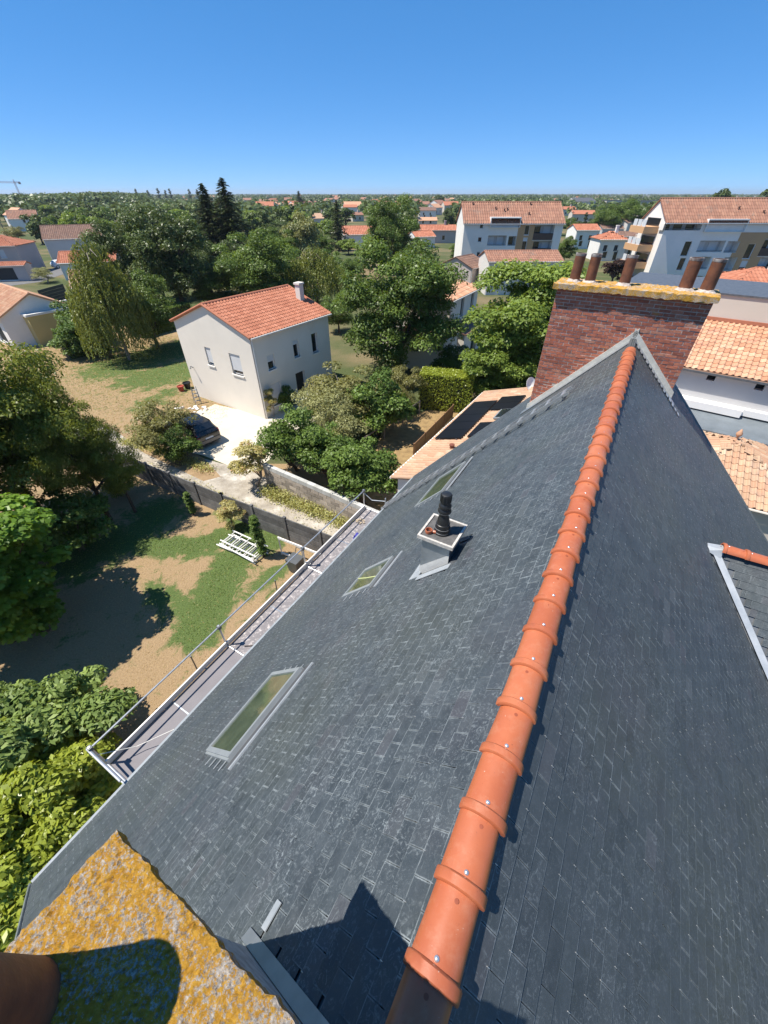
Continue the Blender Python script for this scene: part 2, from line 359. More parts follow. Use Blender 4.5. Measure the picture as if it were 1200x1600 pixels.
# ------------------------------------------------------------------ the ground
def sheet(name, pts, z, mat, dens=0):
    b = MB(); b.poly([(p[0], p[1], z) for p in pts]); o = b.build(name, mat); o['kind'] = 'structure'; return o
def ground_mat(name, dry, green, bias, scale=0.25, fine=9):
    m = bpy.data.materials.new(name); nt, b, o = nodes_of(m); v = world_pos(nt)
    n1 = noise(nt, scale, 5, 0.62, vec=v, dist=0.4); n2 = noise(nt, fine, 6, 0.72, vec=v)
    g = ramp(nt, n1, [(bias-0.08, (0, 0, 0)), (bias+0.1, (1, 1, 1))])
    d = mix(nt, ramp(nt, n2, [(0.3, (0, 0, 0)), (0.7, (1, 1, 1))]), tuple(x*0.62 for x in dry), tuple(min(x*1.2, 1) for x in dry))
    gg = mix(nt, ramp(nt, n2, [(0.3, (0, 0, 0)), (0.7, (1, 1, 1))]), tuple(x*0.6 for x in green), tuple(x*1.25 for x in green))
    nt.links.new(mix(nt, g, d, gg), b.inputs['Base Color']); b.inputs['Roughness'].default_value = 1.0; b.inputs['Specular IOR Level'].default_value = 0.1
    bump(nt, b, n2, 0.8, 0.06); return m
gm = ground_mat('town_ground', (0.23, 0.175, 0.10), (0.085, 0.105, 0.042), 0.44, 0.06)
sheet('ground', [(-9000, -300), (9000, -300), (9000, 9000), (-9000, 9000)], 0, gm)

# lawn of the garden below: dry turf with a watered green strip (its colour is painted per vertex: 'green')
def lawn_mat():
    m = bpy.data.materials.new('lawn_turf'); nt, b, o = nodes_of(m); v = world_pos(nt)
    gr = attr(nt, 'green'); n1 = noise(nt, 1.3, 9, 0.78, vec=v, dist=0.6); n2 = noise(nt, 16, 6, 0.75, vec=v)
    a = N(nt, 'ShaderNodeMath', operation='MULTIPLY_ADD'); nt.links.new(n1, a.inputs[0]); a.inputs[1].default_value = 1.9; nt.links.new(gr, a.inputs[2])
    g = ramp(nt, a.outputs[0], [(0.80, (0, 0, 0)), (1.30, (1, 1, 1))])
    fine = ramp(nt, n2, [(0.3, (0, 0, 0)), (0.7, (1, 1, 1))])
    d = mix(nt, fine, (0.27, 0.182, 0.098), (0.41, 0.295, 0.172)); gg = mix(nt, fine, (0.055, 0.088, 0.026), (0.150, 0.200, 0.066))
    nt.links.new(mix(nt, g, d, gg), b.inputs['Base Color']); b.inputs['Roughness'].default_value = 1.0; b.inputs['Specular IOR Level'].default_value = 0.1
    bump(nt, b, n2, 1.0, 0.05); return m
M_LAWN = lawn_mat()
def lawn(name, x0, x1, y0, y1, step, greens, z=0.006):
    nx = int((x1-x0)/step)+1; ny = int((y1-y0)/step)+1
    xs = np.linspace(x0, x1, nx); ys = np.linspace(y0, y1, ny)
    vv = [(x, y, z) for y in ys for x in xs]
    ff = [(j*nx+i, j*nx+i+1, (j+1)*nx+i+1, (j+1)*nx+i) for j in range(ny-1) for i in range(nx-1)]
    me = bpy.data.meshes.new(name); me.from_pydata(vv, [], ff)
    P = np.array(vv)[:, :2]; g = np.full(len(P), -0.25)
    for pts, w, amt in greens:
        best = np.full(len(P), 1e9)
        for (p, q) in zip(pts[:-1], pts[1:]):
            p = np.array(p[:2]); q = np.array(q[:2]); d = q-p; t = np.clip(((P-p)@d)/(d@d+1e-9), 0, 1)
            best = np.minimum(best, np.linalg.norm(P-(p+t[:, None]*d), axis=1))
        g = np.maximum(g, -0.25+amt*np.clip(1.25-best/w, 0, 1))
    a = me.attributes.new('green', 'FLOAT', 'POINT'); a.data.foreach_set('value', g.astype(np.float32))
    me.materials.append(M_LAWN); o = link(name, me); o['kind'] = 'structure'; return o
lawn('lawn', -22, 3, 1.5, 19.5, 0.25,
     [([at(400, 850), at(358, 880), at(335, 930), at(310, 985)], 0.95, 0.75), ([at(195, 850), at(300, 855), at(380, 835)], 0.8, 0.6),
      ([at(120, 880), at(220, 830), at(250, 800)], 1.5, 0.45), ([at(350, 800), at(430, 850)], 0.5, 0.7), ([at(300, 960), at(240, 920)], 0.7, 0.4), ([at(395, 920), at(440, 890)], 0.5, 0.45)])
lawn('house_lawn', -40, -7, 24, 50, 0.4, [([at(235, 590), at(300, 575)], 3.2, 0.55), ([at(180, 575), at(280, 545)], 3.5, 0.5), ([at(225, 635), at(270, 610)], 1.5, 0.3)], 0.004)
M_GRAVEL = plain('path_gravel', (0.46, 0.415, 0.345), (0.25, 0.215, 0.17), 1.4, 1.0, bstr=0.9, bdist=0.05, grime=((0.56, 0.52, 0.45), 0.8, 0.55))
M_DRIVE = plain('pale_drive', (0.66, 0.59, 0.47), (0.57, 0.50, 0.39), 0.9, 0.95, bstr=0.3, grime=((0.64, 0.52, 0.31), 0.5, 0.60))
def strip(name, pts, widths, z, mat):
    b = MB(); L = []; Rr = []
    for k, p in enumerate(pts):
        d = (pts[min(k+1, len(pts)-1)]-pts[max(k-1, 0)]); d.z = 0; d.normalize(); n = Vector((-d.y, d.x, 0))
        L.append(p+n*widths[k]); Rr.append(p-n*widths[k])
    for k in range(len(pts)-1):
        b.poly([(q.x, q.y, z) for q in (Rr[k], Rr[k+1], L[k+1], L[k])])
    o = b.build(name, mat); o['kind'] = 'structure'; return o
pp = [at(20, 640), at(110, 668), at(215, 708), at(300, 735), at(370, 760), at(450, 795), at(540, 838), at(640, 880)]
strip('gravel_path', pp, [1.0, 1.05, 1.15, 1.25, 1.45, 1.3, 1.2, 1.2], 0.012, M_GRAVEL)
drv = [at(395, 737), at(410, 742), at(420, 700), at(470, 660), at(470, 640), at(415, 650), at(336, 632), at(285, 660), at(262, 700), at(318, 714)]
sheet('driveway', [at(262, 700), at(318, 712), at(390, 741), at(430, 712), at(500, 650), at(470, 630), at(415, 650), at(336, 632), at(285, 655)], 0.018, M_DRIVE)
M_DIRT = plain('bare_earth', (0.36, 0.25, 0.14), (0.25, 0.165, 0.085), 2.2, 1.0, bstr=0.8, bdist=0.05)
sheet('bare_verge', [at(175, 668), at(240, 672), at(318, 716), at(345, 745), at(318, 752), at(225, 708)], 0.016, M_DIRT)
sheet('neighbour_yard', [at(600, 665), at(700, 630), at(740, 640), at(640, 735), at(560, 790)], 0.01, plain('dry_yard', (0.37, 0.25, 0.11), (0.22, 0.145, 0.065), 3, 1.0, bstr=0.9, bdist=0.05))
strip('street', [at(-200, 470), at(40, 440), at(140, 408), at(190, 380), at(225, 352)], [3, 3, 3, 3, 3], 0.02, M_ASPH)
strip('car_park', [at(860, 460), at(1000, 452), at(1150, 452), at(1400, 462)], [5, 5, 5, 5], 0.02, M_ASPH)

# ------------------------------------------------------------------ the house we look down on: local x = across the ridge, y = along the ridge, z = up
AZ = R(30.3)
house = thing('slate_roof_house', 'steep slate-roofed old house with orange ridge tiles, nearest the viewer', 'house', (0, 0, 0), -AZ)
QR, ZR = 0.138, CAMZ-2.415
PL, PR = R(48), R(45)
A0, A1 = -1.87, 11.7                  # near and far verge
QEL, QER = -5.52, 5.7                 # eaves
CHF = 10.35                           # front face of the far chimney
def rl(s, a, n=0.0): return (QR-s*math.cos(PL)-n*math.sin(PL), a, ZR-s*math.sin(PL)+n*math.cos(PL))
def rr(s, a, n=0.0): return (QR+s*math.cos(PR)+n*math.sin(PR), a, ZR-s*math.sin(PR)+n*math.cos(PR))
def sL(q): return (QR-q)/math.cos(PL)
def sR(q): return (q-QR)/math.cos(PR)
SLMAX, SRMAX = sL(QEL), sR(QER)
AX = Vector((math.sin(AZ), math.cos(AZ), 0)); QX = Vector((math.cos(AZ), -math.sin(AZ), 0))
def to_world(p): return QX*p[0]+AX*p[1]+Vector((0, 0, p[2]))
def to_px(p):
    w = to_world(p); z = w.z-CAMZ; fw = w.y*_c-z*_s
    if fw < 0.05: return None
    return 600+FPX*w.x/fw, 800-FPX*(w.y*_s+z*_c)/fw

# openings cut out of the slates: (a0, a1, s0, s1)
SK = [(0.58, 2.03, sL(-2.37), sL(-3.25)), (3.70, 4.58, sL(-2.30), sL(-3.10)), (7.05, 8.63, sL(-2.42), sL(-3.25))]
VB = (3.46, 3.97, sL(-1.03), sL(-1.52))
def in_hole(side, a, s):
    if side == 'L':
        for (a0, a1, s0, s1) in SK+[VB]:
            if a0-0.02 < a < a1+0.02 and s0-0.04 < s < s1+0.02: return True
        if a > CHF-0.05 and a < CHF+0.75 and s < sL(-1.66): return True
        if a < -0.24 and a > -1.1 and s < sL(-0.80): return True
    else:
        if a > CHF-0.05 and a < CHF+0.75 and s < sR(1.2): return True
        pass
        # dormer footprint
        if s > sR(2.25):
            dq = QR+s*math.cos(PR)-2.25
            if abs(a-6.75) < dq/1.05+0.02: return True
    return False

EX, SW = 0.123, 0.217                 # slate exposure and width
slates, hooks = [], MB()
for side, fn, smax in (('L', rl, SLMAX), ('R', rr, SRMAX)):
    i = 0; s = 0.17
    while s < smax+0.02:
        off = (i % 2)*SW/2; k = 0; a = A0-off
        while a < A1:
            a0 = max(a, A0); a1 = min(a+SW, A1); ac = (a0+a1)/2
            if a1-a0 > 0.03 and not in_hole(side, ac, s-0.03):
                j = rng.normal(0, 1, 6)
                s1 = s+j[0]*0.0022; g = 0.0016+abs(j[1])*0.0006; lift = 0.009+abs(j[2])*0.0012+(0.006 if rng.random() < 0.025 else 0)
                sk_ = j[3]*0.0011; s0 = s-0.205; t = 0.004
                p = []
                for (aa, ss, nn) in ((a0+g, s1+sk_, lift-t), (a1-g, s1-sk_, lift-t), (a1-g, s0, 0.0015-t), (a0+g, s0, 0.0015-t),
                                     (a0+g, s1+sk_, lift), (a1-g, s1-sk_, lift), (a1-g, s0, 0.0015), (a0+g, s0, 0.0015)):
                    p.append(fn(ss, aa, nn))
                if side == 'R': p = [p[1], p[0], p[3], p[2], p[5], p[4], p[7], p[6]]
                px = to_px(fn(s, ac)); size = 0.0
                if px and -20 < px[0] < 1220 and 380 < px[1] < 1620:
                    q1 = to_px(fn(s, a0)); q2 = to_px(fn(s, a1)); q3 = to_px(fn(s-EX, ac)); 
                    if q1 and q2 and q3:
                        size = abs((q2[0]-q1[0])*(q3[1]-q1[1])-(q2[1]-q1[1])*(q3[0]-q1[0]))
                        # hidden under the near coping?
                        if px[1] > 1297+abs(px[0]-178)*1.06 and px[0] < 470: size = 0
                slates.append((size, p, float(np.clip(0.42+0.23*rng.normal(), 0, 1)), side))
                if rng.random() < (0.3 if side == 'L' else 0.45):
                    hk = []
                    for nn in (lift-0.001, lift+0.0035):
                        for (da, ds) in ((-0.0018, 0.003), (0.0018, 0.003), (0.0018, -0.016), (-0.0018, -0.016)):
                            hk.append(fn(s1+ds, ac+da, nn))
                    if side == 'R': hk = [hk[1], hk[0], hk[3], hk[2], hk[5], hk[4], hk[7], hk[6]]
                    hooks.hexa(hk, 0.5, 0, (0,))
            a += SW; k += 1
        s += EX; i += 1
order = sorted(range(len(slates)), key=lambda i: -slates[i][0])
roof = {}
for side, fn, smax, nm in (('L', rl, SLMAX, 'sunny'), ('R', rr, SRMAX, 'far')):
    b = MB(); pts = [fn(0, A0, -0.012), fn(smax, A0, -0.012), fn(smax, A1, -0.012), fn(0, A1, -0.012)]
    low = [fn(0, A0, -0.10), fn(smax, A0, -0.10), fn(smax, A1, -0.10), fn(0, A1, -0.10)]
    if side == 'R': pts = pts[::-1]; low = low[::-1]
    b.hexa(low+pts)
    roof[side] = b.build('roof', M_LEAD, house)
big = set(order[:300]); rest = {'L': MB(), 'R': MB()}
for i, (size, p, rnd, side) in enumerate(slates):
    if i in big:
        o0 = Vector(p[4]); b = MB(); b.hexa([Vector(q)-o0 for q in p], rnd, 0, (0,)); b.m = [0, 1, 1, 1, 1]
        o = b.build('slate', SLM[side], roof[side]); o.location = o0; slate_uv(o.data)
    else:
        q_ = rest[side]; n0 = len(q_.f); q_.hexa(p, rnd, 0, (0,)); q_.m[n0:] = [0, 1, 1, 1, 1]
for side in 'LR': slate_uv(rest[side].build('slates', SLM[side], roof[side], kind='stuff').data)
hooks.build('slate_hooks', M_GALV, house, kind='stuff')

# ridge tiles: half-round clay with a raised collar at the near end
def ridge_tile_mesh(pitch=0.30, rad=0.108):
    b = MB(); n = 14
    def arc(r, y, dz=0.0, flat=0.0):
        out = []
        for j in range(n+1):
            t = math.pi*(0.06+0.88*j/n); x = math.cos(t)*r; z = math.sin(t)*r*0.86
            out.append((x, y, z+dz))
        return out
    rings = [arc(rad*1.10, 0.0), arc(rad*1.135, 0.006, 0.006), arc(rad*1.135, 0.044, 0.006), arc(rad*1.10, 0.052, 0.002), arc(rad*1.0, 0.056), arc(rad*0.97, pitch*0.55), arc(rad*0.94, pitch+0.045)]
    idx = []
    for r_ in rings: idx.append(len(b.v)); b.v += r_
    for a, c in zip(idx[:-1], idx[1:]):
        for j in range(n):
            b.f.append((a+j, c+j, c+j+1, a+j+1)); b.r.append(0.5); b.m.append(0)
    # thickness at the near mouth and the two long lower lips
    m0 = len(b.v); b.v += arc(rad*0.93, 0.0)
    for j in range(n): b.f.append((idx[0]+j, idx[0]+j+1, m0+j+1, m0+j)); b.r.append(0.5); b.m.append(0)
    m1 = len(b.v); b.v += arc(rad*0.82, pitch+0.045)
    for j in range(n): b.f.append((m0+j, m0+j+1, m1+j+1, m1+j)); b.r.append(0.5); b.m.append(0)
    for j0 in (0, n):
        for a, c in zip(idx[:-1], idx[1:]):
            pass
    return b
def screw_mesh():
    b = MB(); b.lathe([(0.012, -0.004), (0.012, 0.002), (0.009, 0.007), (0.003, 0.010)], n=10); return b
def hole_mesh():
    b = MB(); b.lathe([(0.010, 0.0), (0.010, 0.0015), (0.0075, 0.002)], n=10); return b
RTV = []
for k in range(6):
    b = ridge_tile_mesh(); b.r = [0.1+0.16*k]*len(b.f); RTV.append(b.mesh('ridge_tile', M_RIDGE, True))
SCREW = screw_mesh().mesh('screw', M_STEEL, True); HOLE = hole_mesh().mesh('nail_hole', plain('clay_shade', (0.30, 0.07, 0.03)))
def ridge_tiles(parent, p0, d_rot, count, pitch=0.30):
    for k in range(count):
        o = link('ridge_tile', RTV[rng.integers(6)], parent)
        o.location = Vector(p0)+Vector((math.sin(-d_rot)*k*pitch, math.cos(d_rot)*k*pitch, 0))
        o.rotation_euler = (R(rng.normal(0, 0.4)), R(rng.normal(0, 1.3)), d_rot+R(rng.normal(0, 0.8)))
        sc = link('screw', SCREW, o); sc.location = (rng.normal(0, 0.006), 0.072, 0.0915)
        if k < 16: h = link('nail_hole', HOLE, o); h.location = (rng.normal(0, 0.006), -0.035, 0.0875)
ridge_tiles(house, (QR, 0.117-0.60, ZR-0.028), 0.0, 33)
# mortar/closure bedding strip under the ridge tiles
b = MB(); b.hexa([(QR-0.10, A0, ZR-0.13), (QR+0.10, A0, ZR-0.13), (QR+0.10, CHF, ZR-0.13), (QR-0.10, CHF, ZR-0.13), (QR-0.05, A0, ZR+0.01), (QR+0.05, A0, ZR+0.01), (QR+0.05, CHF, ZR+0.01), (QR-0.05, CHF, ZR+0.01)])
b.build('ridge_bedding', M_LEAD, house)

# walls under the roof
b = MB()
zeL = ZR-SLMAX*math.sin(PL); zeR = ZR-SRMAX*math.sin(PR)
wl, wr_ = QEL+0.35, QER-0.35
b.box((wl, A0+0.25, 0), (wr_, A1-0.25, min(zeL, zeR)-0.05))
for y in (A0+0.25, A1-0.25):
    pts = [(wl, y, min(zeL, zeR)-0.05), (wr_, y, min(zeL, zeR)-0.05), (wr_, y, zeR+0.2), (QR, y, ZR-0.15), (wl, y, zeL+0.2)]
    b.poly(pts if y < 0 else pts[::-1])
b.build('wall', M_OFFWHITE, house)
# eave gutter and fascia (left), verge zinc
b = MB()
e0 = Vector(rl(SLMAX+0.03, A0, 0.0)); e1 = Vector(rl(SLMAX+0.03, A1, 0.0))
b.bar(e0+Vector((-0.012, 0, 0.0)), e1+Vector((-0.012, 0, 0.0)), 0.05, 0.02)
b.build('eave_gutter', plain('eave_zinc', (0.30, 0.33, 0.35), (0.22, 0.245, 0.26), 3, 0.7), house)
for a, sg in ((A0, -1), (A1, 1)):
    for fn, sm in ((rl, SLMAX), (rr, SRMAX)):
        b = MB(); b.bar(fn(0.05, a+sg*0.02, -0.02), fn(sm, a+sg*0.02, -0.02), 0.02, 0.11, up=(0, 0, 1)); b.build('verge_trim', M_ZINC, house)

# skylights
for k, (a0, a1, s0, s1) in enumerate(SK):
    w = bpy.data.objects.new('skylight', None); C.objects.link(w); w.parent = house
    w['label'] = ['large rectangular skylight nearest the viewer', 'square skylight below the black vent pipe', 'skylight beside the roof ladder'][k]
    def fr(aa0, aa1, ss0, ss1, n0, n1, mb, mi=0):
        mb.hexa([rl(ss1, aa0, n0), rl(ss1, aa1, n0), rl(ss0, aa1, n0), rl(ss0, aa0, n0), rl(ss1, aa0, n1), rl(ss1, aa1, n1), rl(ss0, aa1, n1), rl(ss0, aa0, n1)], 0.5, mi)
    f = MB(); T = 0.065 if k == 0 else 0.05; HF = 0.075 if k == 0 else 0.05
    u1 = s0+0.20 # the window itself starts below the flashing trough
    fr(a0+0.05, a1-0.05, u1, u1+T, 0.0, HF, f); fr(a0+0.05, a1-0.05, s1-T-0.02, s1-0.02, 0.0, HF-0.005, f)
    fr(a0+0.05, a0+0.05+T, u1+T, s1-T-0.02, 0.0, HF-0.0015, f); fr(a1-0.05-T, a1-0.05, u1+T, s1-T-0.02, 0.0, HF-0.0015, f)
    fr(a0+0.02, a0+0.05, u1+0.01, s1-0.03, 0.0, 0.05, f); fr(a1-0.05, a1-0.02, u1+0.01, s1-0.03, 0.0, 0.05, f)
    f.build('frame', M_ALU, w)
    g = MB(); fr(a0+0.05+T, a1-0.05-T, u1+T, s1-T-0.02, 0.01, HF-0.023, g); g.build('pane', M_SKYGLASS, w)
    z = MB(); fr(a0-0.03, a1+0.03, s0+0.035, u1, 0.0, 0.012, z); z.build('flashing_trough', plain('trough_grey', (0.075, 0.078, 0.08), (0.055, 0.057, 0.06), 3, 0.7), w)
    z = MB(); fr(a0-0.05, a1+0.05, s0-0.015, s0+0.033, 0.012, 0.034, z); z.build('flashing_upstand', M_ZINCNEW, w)
    z = MB()
    for q in range(4):
        sq_ = u1+0.12+q*0.22; fr(a0-0.10, a0+0.02, sq_, sq_+0.016, 0.016, 0.024, z); fr(a1-0.02, a1+0.06, sq_, sq_+0.014, 0.016, 0.024, z)
    z.build('flashing_strip', M_ZINCNEW, w)
    if k == 1:
        c_ = MB(); c_.tube([rl(u1+T+0.05, (a0+a1)/2-0.12, 0.034), rl((u1+s1)/2, (a0+a1)/2-0.02, 0.036), rl(s1-T-0.03, (a0+a1)/2+0.12, 0.034)], 0.011, 6); c_.build('blind_cord', plain('yellow_cord', (0.62, 0.66, 0.30)), w)

# vent stack: zinc-clad box with a mortar lid and a black plastic flue terminal
vent = bpy.data.objects.new('vent_stack', None); C.objects.link(vent); vent.parent = house
va0, va1, vq0, vq1, vz = 3.50, 4.01, -1.54, -1.05, CAMZ-3.46
b = MB(); b.box((vq0+0.05, va0+0.05, CAMZ-4.6), (vq1-0.05, va1-0.05, vz-0.04)); b.build('zinc_box', M_ZINC, vent)
b = MB(); b.box((vq0, va0, vz-0.045), (vq1, va1, vz-0.012)); b.build('lid', plain('lid_mortar', (0.13, 0.125, 0.12), (0.07, 0.07, 0.07), 14, 0.95, bstr=0.5), vent)
b = MB(); e = 0.024
for lo, hi in (((vq0-0.004, va0-0.004, vz-0.05), (vq1+0.004, va0+e, vz+0.004)), ((vq0-0.004, va1-e, vz-0.05), (vq1+0.004, va1+0.004, vz+0.004)),
               ((vq0-0.0045, va0+e, vz-0.05), (vq0+e, va1-e, vz+0.0035)), ((vq1-e, va0+e, vz-0.05), (vq1+0.0045, va1-e, vz+0.0035))): b.box(lo, hi)
b.build('lid_edge', plain('worn_white_trim', (0.60, 0.57, 0.52), (0.38, 0.35, 0.31), 30, 0.8), vent)
b = MB(); pc = ((vq0+vq1)/2+0.0, (va0+va1)/2-0.02, vz-0.012)
b.lathe([(r_*0.80, z_) for r_, z_ in [(0.135, 0), (0.135, 0.03), (0.128, 0.034), (0.126, 0.085), (0.118, 0.09), (0.113, 0.15), (0.104, 0.155), (0.098, 0.205), (0.088, 0.25), (0.074, 0.275), (0.070, 0.31), (0.078, 0.325), (0.105, 0.345), (0.108, 0.365), (0.096, 0.385), (0.086, 0.40), (0.100, 0.425), (0.101, 0.445), (0.082, 0.47), (0.070, 0.49), (0.070, 0.50)]], pc, 26)
b.build('flue_pipe', M_BLACKPL, vent, True)
b = MB(); b.lathe([(r_*0.80, z_) for r_, z_ in [(0.080, 0.495), (0.084, 0.51), (0.084, 0.60), (0.078, 0.615), (0.06, 0.622), (0.0, 0.622)]], pc, 22, cap=False)
for j in range(12):
    t = 2*math.pi*j/12; b.bar((pc[0]+math.cos(t)*0.067, pc[1]+math.sin(t)*0.067, pc[2]+0.505), (pc[0]+math.cos(t)*0.067, pc[1]+math.sin(t)*0.067, pc[2]+0.605), 0.012, 0.012, up=(math.cos(t), math.sin(t), 0))
b.build('flue_cap', M_BLACKPL, vent, True)
b = MB(); b.lathe([(r_*0.80, z_) for r_, z_ in [(0.129, 0.086), (0.131, 0.089), (0.127, 0.092)]], pc, 26, cap=False); b.lathe([(r_*0.80, z_) for r_, z_ in [(0.1365, 0.029), (0.1375, 0.031), (0.134, 0.034)]], pc, 26, cap=False); b.lathe([(r_*0.80, z_) for r_, z_ in [(0.107, 0.341), (0.110, 0.345), (0.109, 0.349)]], pc, 26, cap=False)
b.build('seal_ring', plain('grey_seal', (0.16, 0.165, 0.17)), vent)
# zinc apron below and beside the box
b = MB()
def slabL(a_s, n0, n1): # polygon on the slope as a thin sheet
    top = [rl(s, a, n1) for (s, a) in a_s]; b.poly(top)
    for i in range(len(top)):
        p, q = a_s[i], a_s[(i+1) % len(a_s)]; b.poly([rl(*p, n0), rl(*q, n0), rl(*q, n1), rl(*p, n1)])
slabL([(VB[3]-0.10, VB[0]-0.02), (VB[3]+0.10, VB[0]-0.02), (VB[3]+0.10, VB[1]-0.08), (VB[3]-0.1, VB[1]-0.04)], 0.012, 0.020)
slabL([(VB[2]-0.02, VB[0]-0.10), (VB[3]-0.10, VB[0]-0.10), (VB[3]-0.10, VB[0]-0.001), (VB[2]-0.02, VB[0]-0.001)], 0.014, 0.022)
b.build('apron', M_ZINCNEW, vent)
b = MB()
def zroofL(q): return ZR-(QR-q)*math.tan(PL)
for (pa, pb) in (((vq0+0.046, va0+0.046), (vq1-0.046, va0+0.046)), ((vq0+0.046, va1-0.046), (vq0+0.046, va0+0.046))):
    za, zb_ = zroofL(pa[0])-0.03, zroofL(pb[0])-0.03
    b.poly([(*pa, za), (*pb, zb_), (*pb, zb_+0.17), (*pa, za+0.20)])
b.build('upstand', plain('upstand_white', (0.70, 0.69, 0.65), (0.58, 0.575, 0.55), 6, 0.7), vent)
# broken clay ring on the lid
k = thing('clay_ring', 'small broken orange clay ring lying beside the black vent pipe', 'clay ring', to_world((vq0+0.10, va0+0.13, vz-0.010)))
b = MB(); b.lathe([(0.045, 0), (0.05, 0.03), (0.046, 0.05), (0.040, 0.05), (0.037, 0.005)], n=16, cap=False); b.build('ring', M_RIDGE, k, True)
b = MB(); b.tube([(0.055, -0.01, 0.018), (0.085, -0.02, 0.02), (0.10, 0.0, 0.022)], [0.02, 0.024, 0.012], 8); b.build('shard', M_RIDGE, k, True)

# chimneys: brick stack, mortar core, lichened coping, clay pots
def chimney(name, label, q0, q1, y0, y1, zb, zt, cop_over, pots, front_bricks, seed):
    root = bpy.data.objects.new(name, None); C.objects.link(root); root.parent = house; root['label'] = label
    r = np.random.default_rng(seed)
    b = MB(); b.box((q0+0.004, y0+0.0045, zb), (q1-0.004, y1-0.004, zt)); b.build('mortar_core', M_MORTAR, root)
    bl, bh, j = 0.215, 0.054, 0.014
    fr, other = [], MB(); row = 0; z = zt-bh-0.004
    while z > zb:
        x = q0-(row % 2)*(bl/2)
        while x < q1:
            xa, xb = max(x, q0), min(x+bl, q1)
            if xb-xa > 0.04:
                jj = r.normal(0, 1, 4)*0.0022; dp = 0.011+r.normal(0, 0.0025)
                fr.append(((xa+j/2+jj[0], y0-dp+0.009, z+jj[1]), (xb-j/2+jj[2], y0+0.06, z+bh+jj[3]), float(r.random())))
            x += bl
        y = y0+0.03-(row % 2)*(bl/2)
        while y < y1:
            ya, yb = max(y, y0+0.062), min(y+bl, y1)
            if yb-ya > 0.04:
                for (xa, xb) in ((q0-0.002+r.normal(0, 0.002), q0+0.05), (q1-0.05, q1+0.002+r.normal(0, 0.002))):
                    other.box((xa, ya+j/2, z), (xb, yb-j/2, z+bh), float(r.random()))
            y += bl
        z -= bh+j; row += 1
    vis = []
    for i, (lo, hi, rd) in enumerate(fr):
        zc = (lo[2]+hi[2])/2; xc = (lo[0]+hi[0])/2
        zroof = ZR-(QR-xc)*math.tan(PL) if xc < QR else ZR-(xc-QR)*math.tan(PR)
        if front_bricks and zc > zroof-0.06: vis.append((-(zc-zroof) if False else -zc, i))
    # the 300 that stand nearest the eye: topmost courses first
    pick = set(i for _, i in sorted(vis)[:300])
    for i, (lo, hi, rd) in enumerate(fr):
        if i in pick:
            bb = MB(); o0 = Vector(lo); bb.box((0, 0, 0), Vector(hi)-o0, rd); o = bb.build('brick', M_BRICK, root); o.location = o0
        else: other.box(lo, hi, rd)
    if other.f: other.build('bricks', M_BRICK, root, kind='stuff')
    return root
def coping(root, q0, q1, y0, y1, z0, z1, seed, n=(40, 14), rough=0.012):
    "stone slab with a worn, uneven edge"
    r = np.random.default_rng(seed); nx, ny = n
    xs = np.linspace(q0, q1, nx+1); ys = np.linspace(y0, y1, ny+1)
    ex0 = r.normal(0, rough*0.6, ny+1); ex1 = r.normal(0, rough*0.6, ny+1); ey0 = r.normal(0, rough*0.6, nx+1); ey1 = r.normal(0, rough*0.6, nx+1)
    for e in (ex0, ex1, ey0, ey1):
        e[1:-1] = (e[:-2]+e[1:-1]*2+e[2:])/4
        if rough < 0.01: e += np.interp(np.arange(len(e)), np.arange(0, len(e)+9, 9), r.normal(0, 0.003, len(np.arange(0, len(e)+9, 9))))
    b = MB(); H = np.zeros((nx+1, ny+1))
    H[:] = r.normal(0, rough*0.35, (nx+1, ny+1))
    top = lambda i, j: (xs[i]+ex0[j]*(1-i/nx)+ex1[j]*(i/nx), ys[j]+ey0[i]*(1-j/ny)+ey1[i]*(j/ny), z1+H[i, j]-(rough*0.7 if i in (0, nx) or j in (0, ny) else 0))
    bot = lambda i, j: (xs[i]+ex0[j]*(1-i/nx)+ex1[j]*(i/nx), ys[j]+ey0[i]*(1-j/ny)+ey1[i]*(j/ny), z0+r.normal(0, rough*0.5))
    ti = [[None]*(ny+1) for _ in range(nx+1)]
    for i in range(nx+1):
        for j in range(ny+1): ti[i][j] = len(b.v); b.v.append(top(i, j))
    def F(*q): b.f.append(q); b.r.append(0.5); b.m.append(0)
    for i in range(nx):
        for j in range(ny): F(ti[i][j], ti[i+1][j], ti[i+1][j+1], ti[i][j+1])
    ring = [(i, 0) for i in range(nx)]+[(nx, j) for j in range(ny)]+[(i, ny) for i in range(nx, 0, -1)]+[(0, j) for j in range(ny, 0, -1)]
    bi = []
    for (i, j) in ring: bi.append(len(b.v)); b.v.append(bot(i, j))
    L = len(ring)
    for k in range(L):
        F(bi[k], bi[(k+1) % L], ti[ring[(k+1) % L][0]][ring[(k+1) % L][1]], ti[ring[k][0]][ring[k][1]])
    F(*reversed(bi))
    return b.build('coping', M_LICHEN, root)
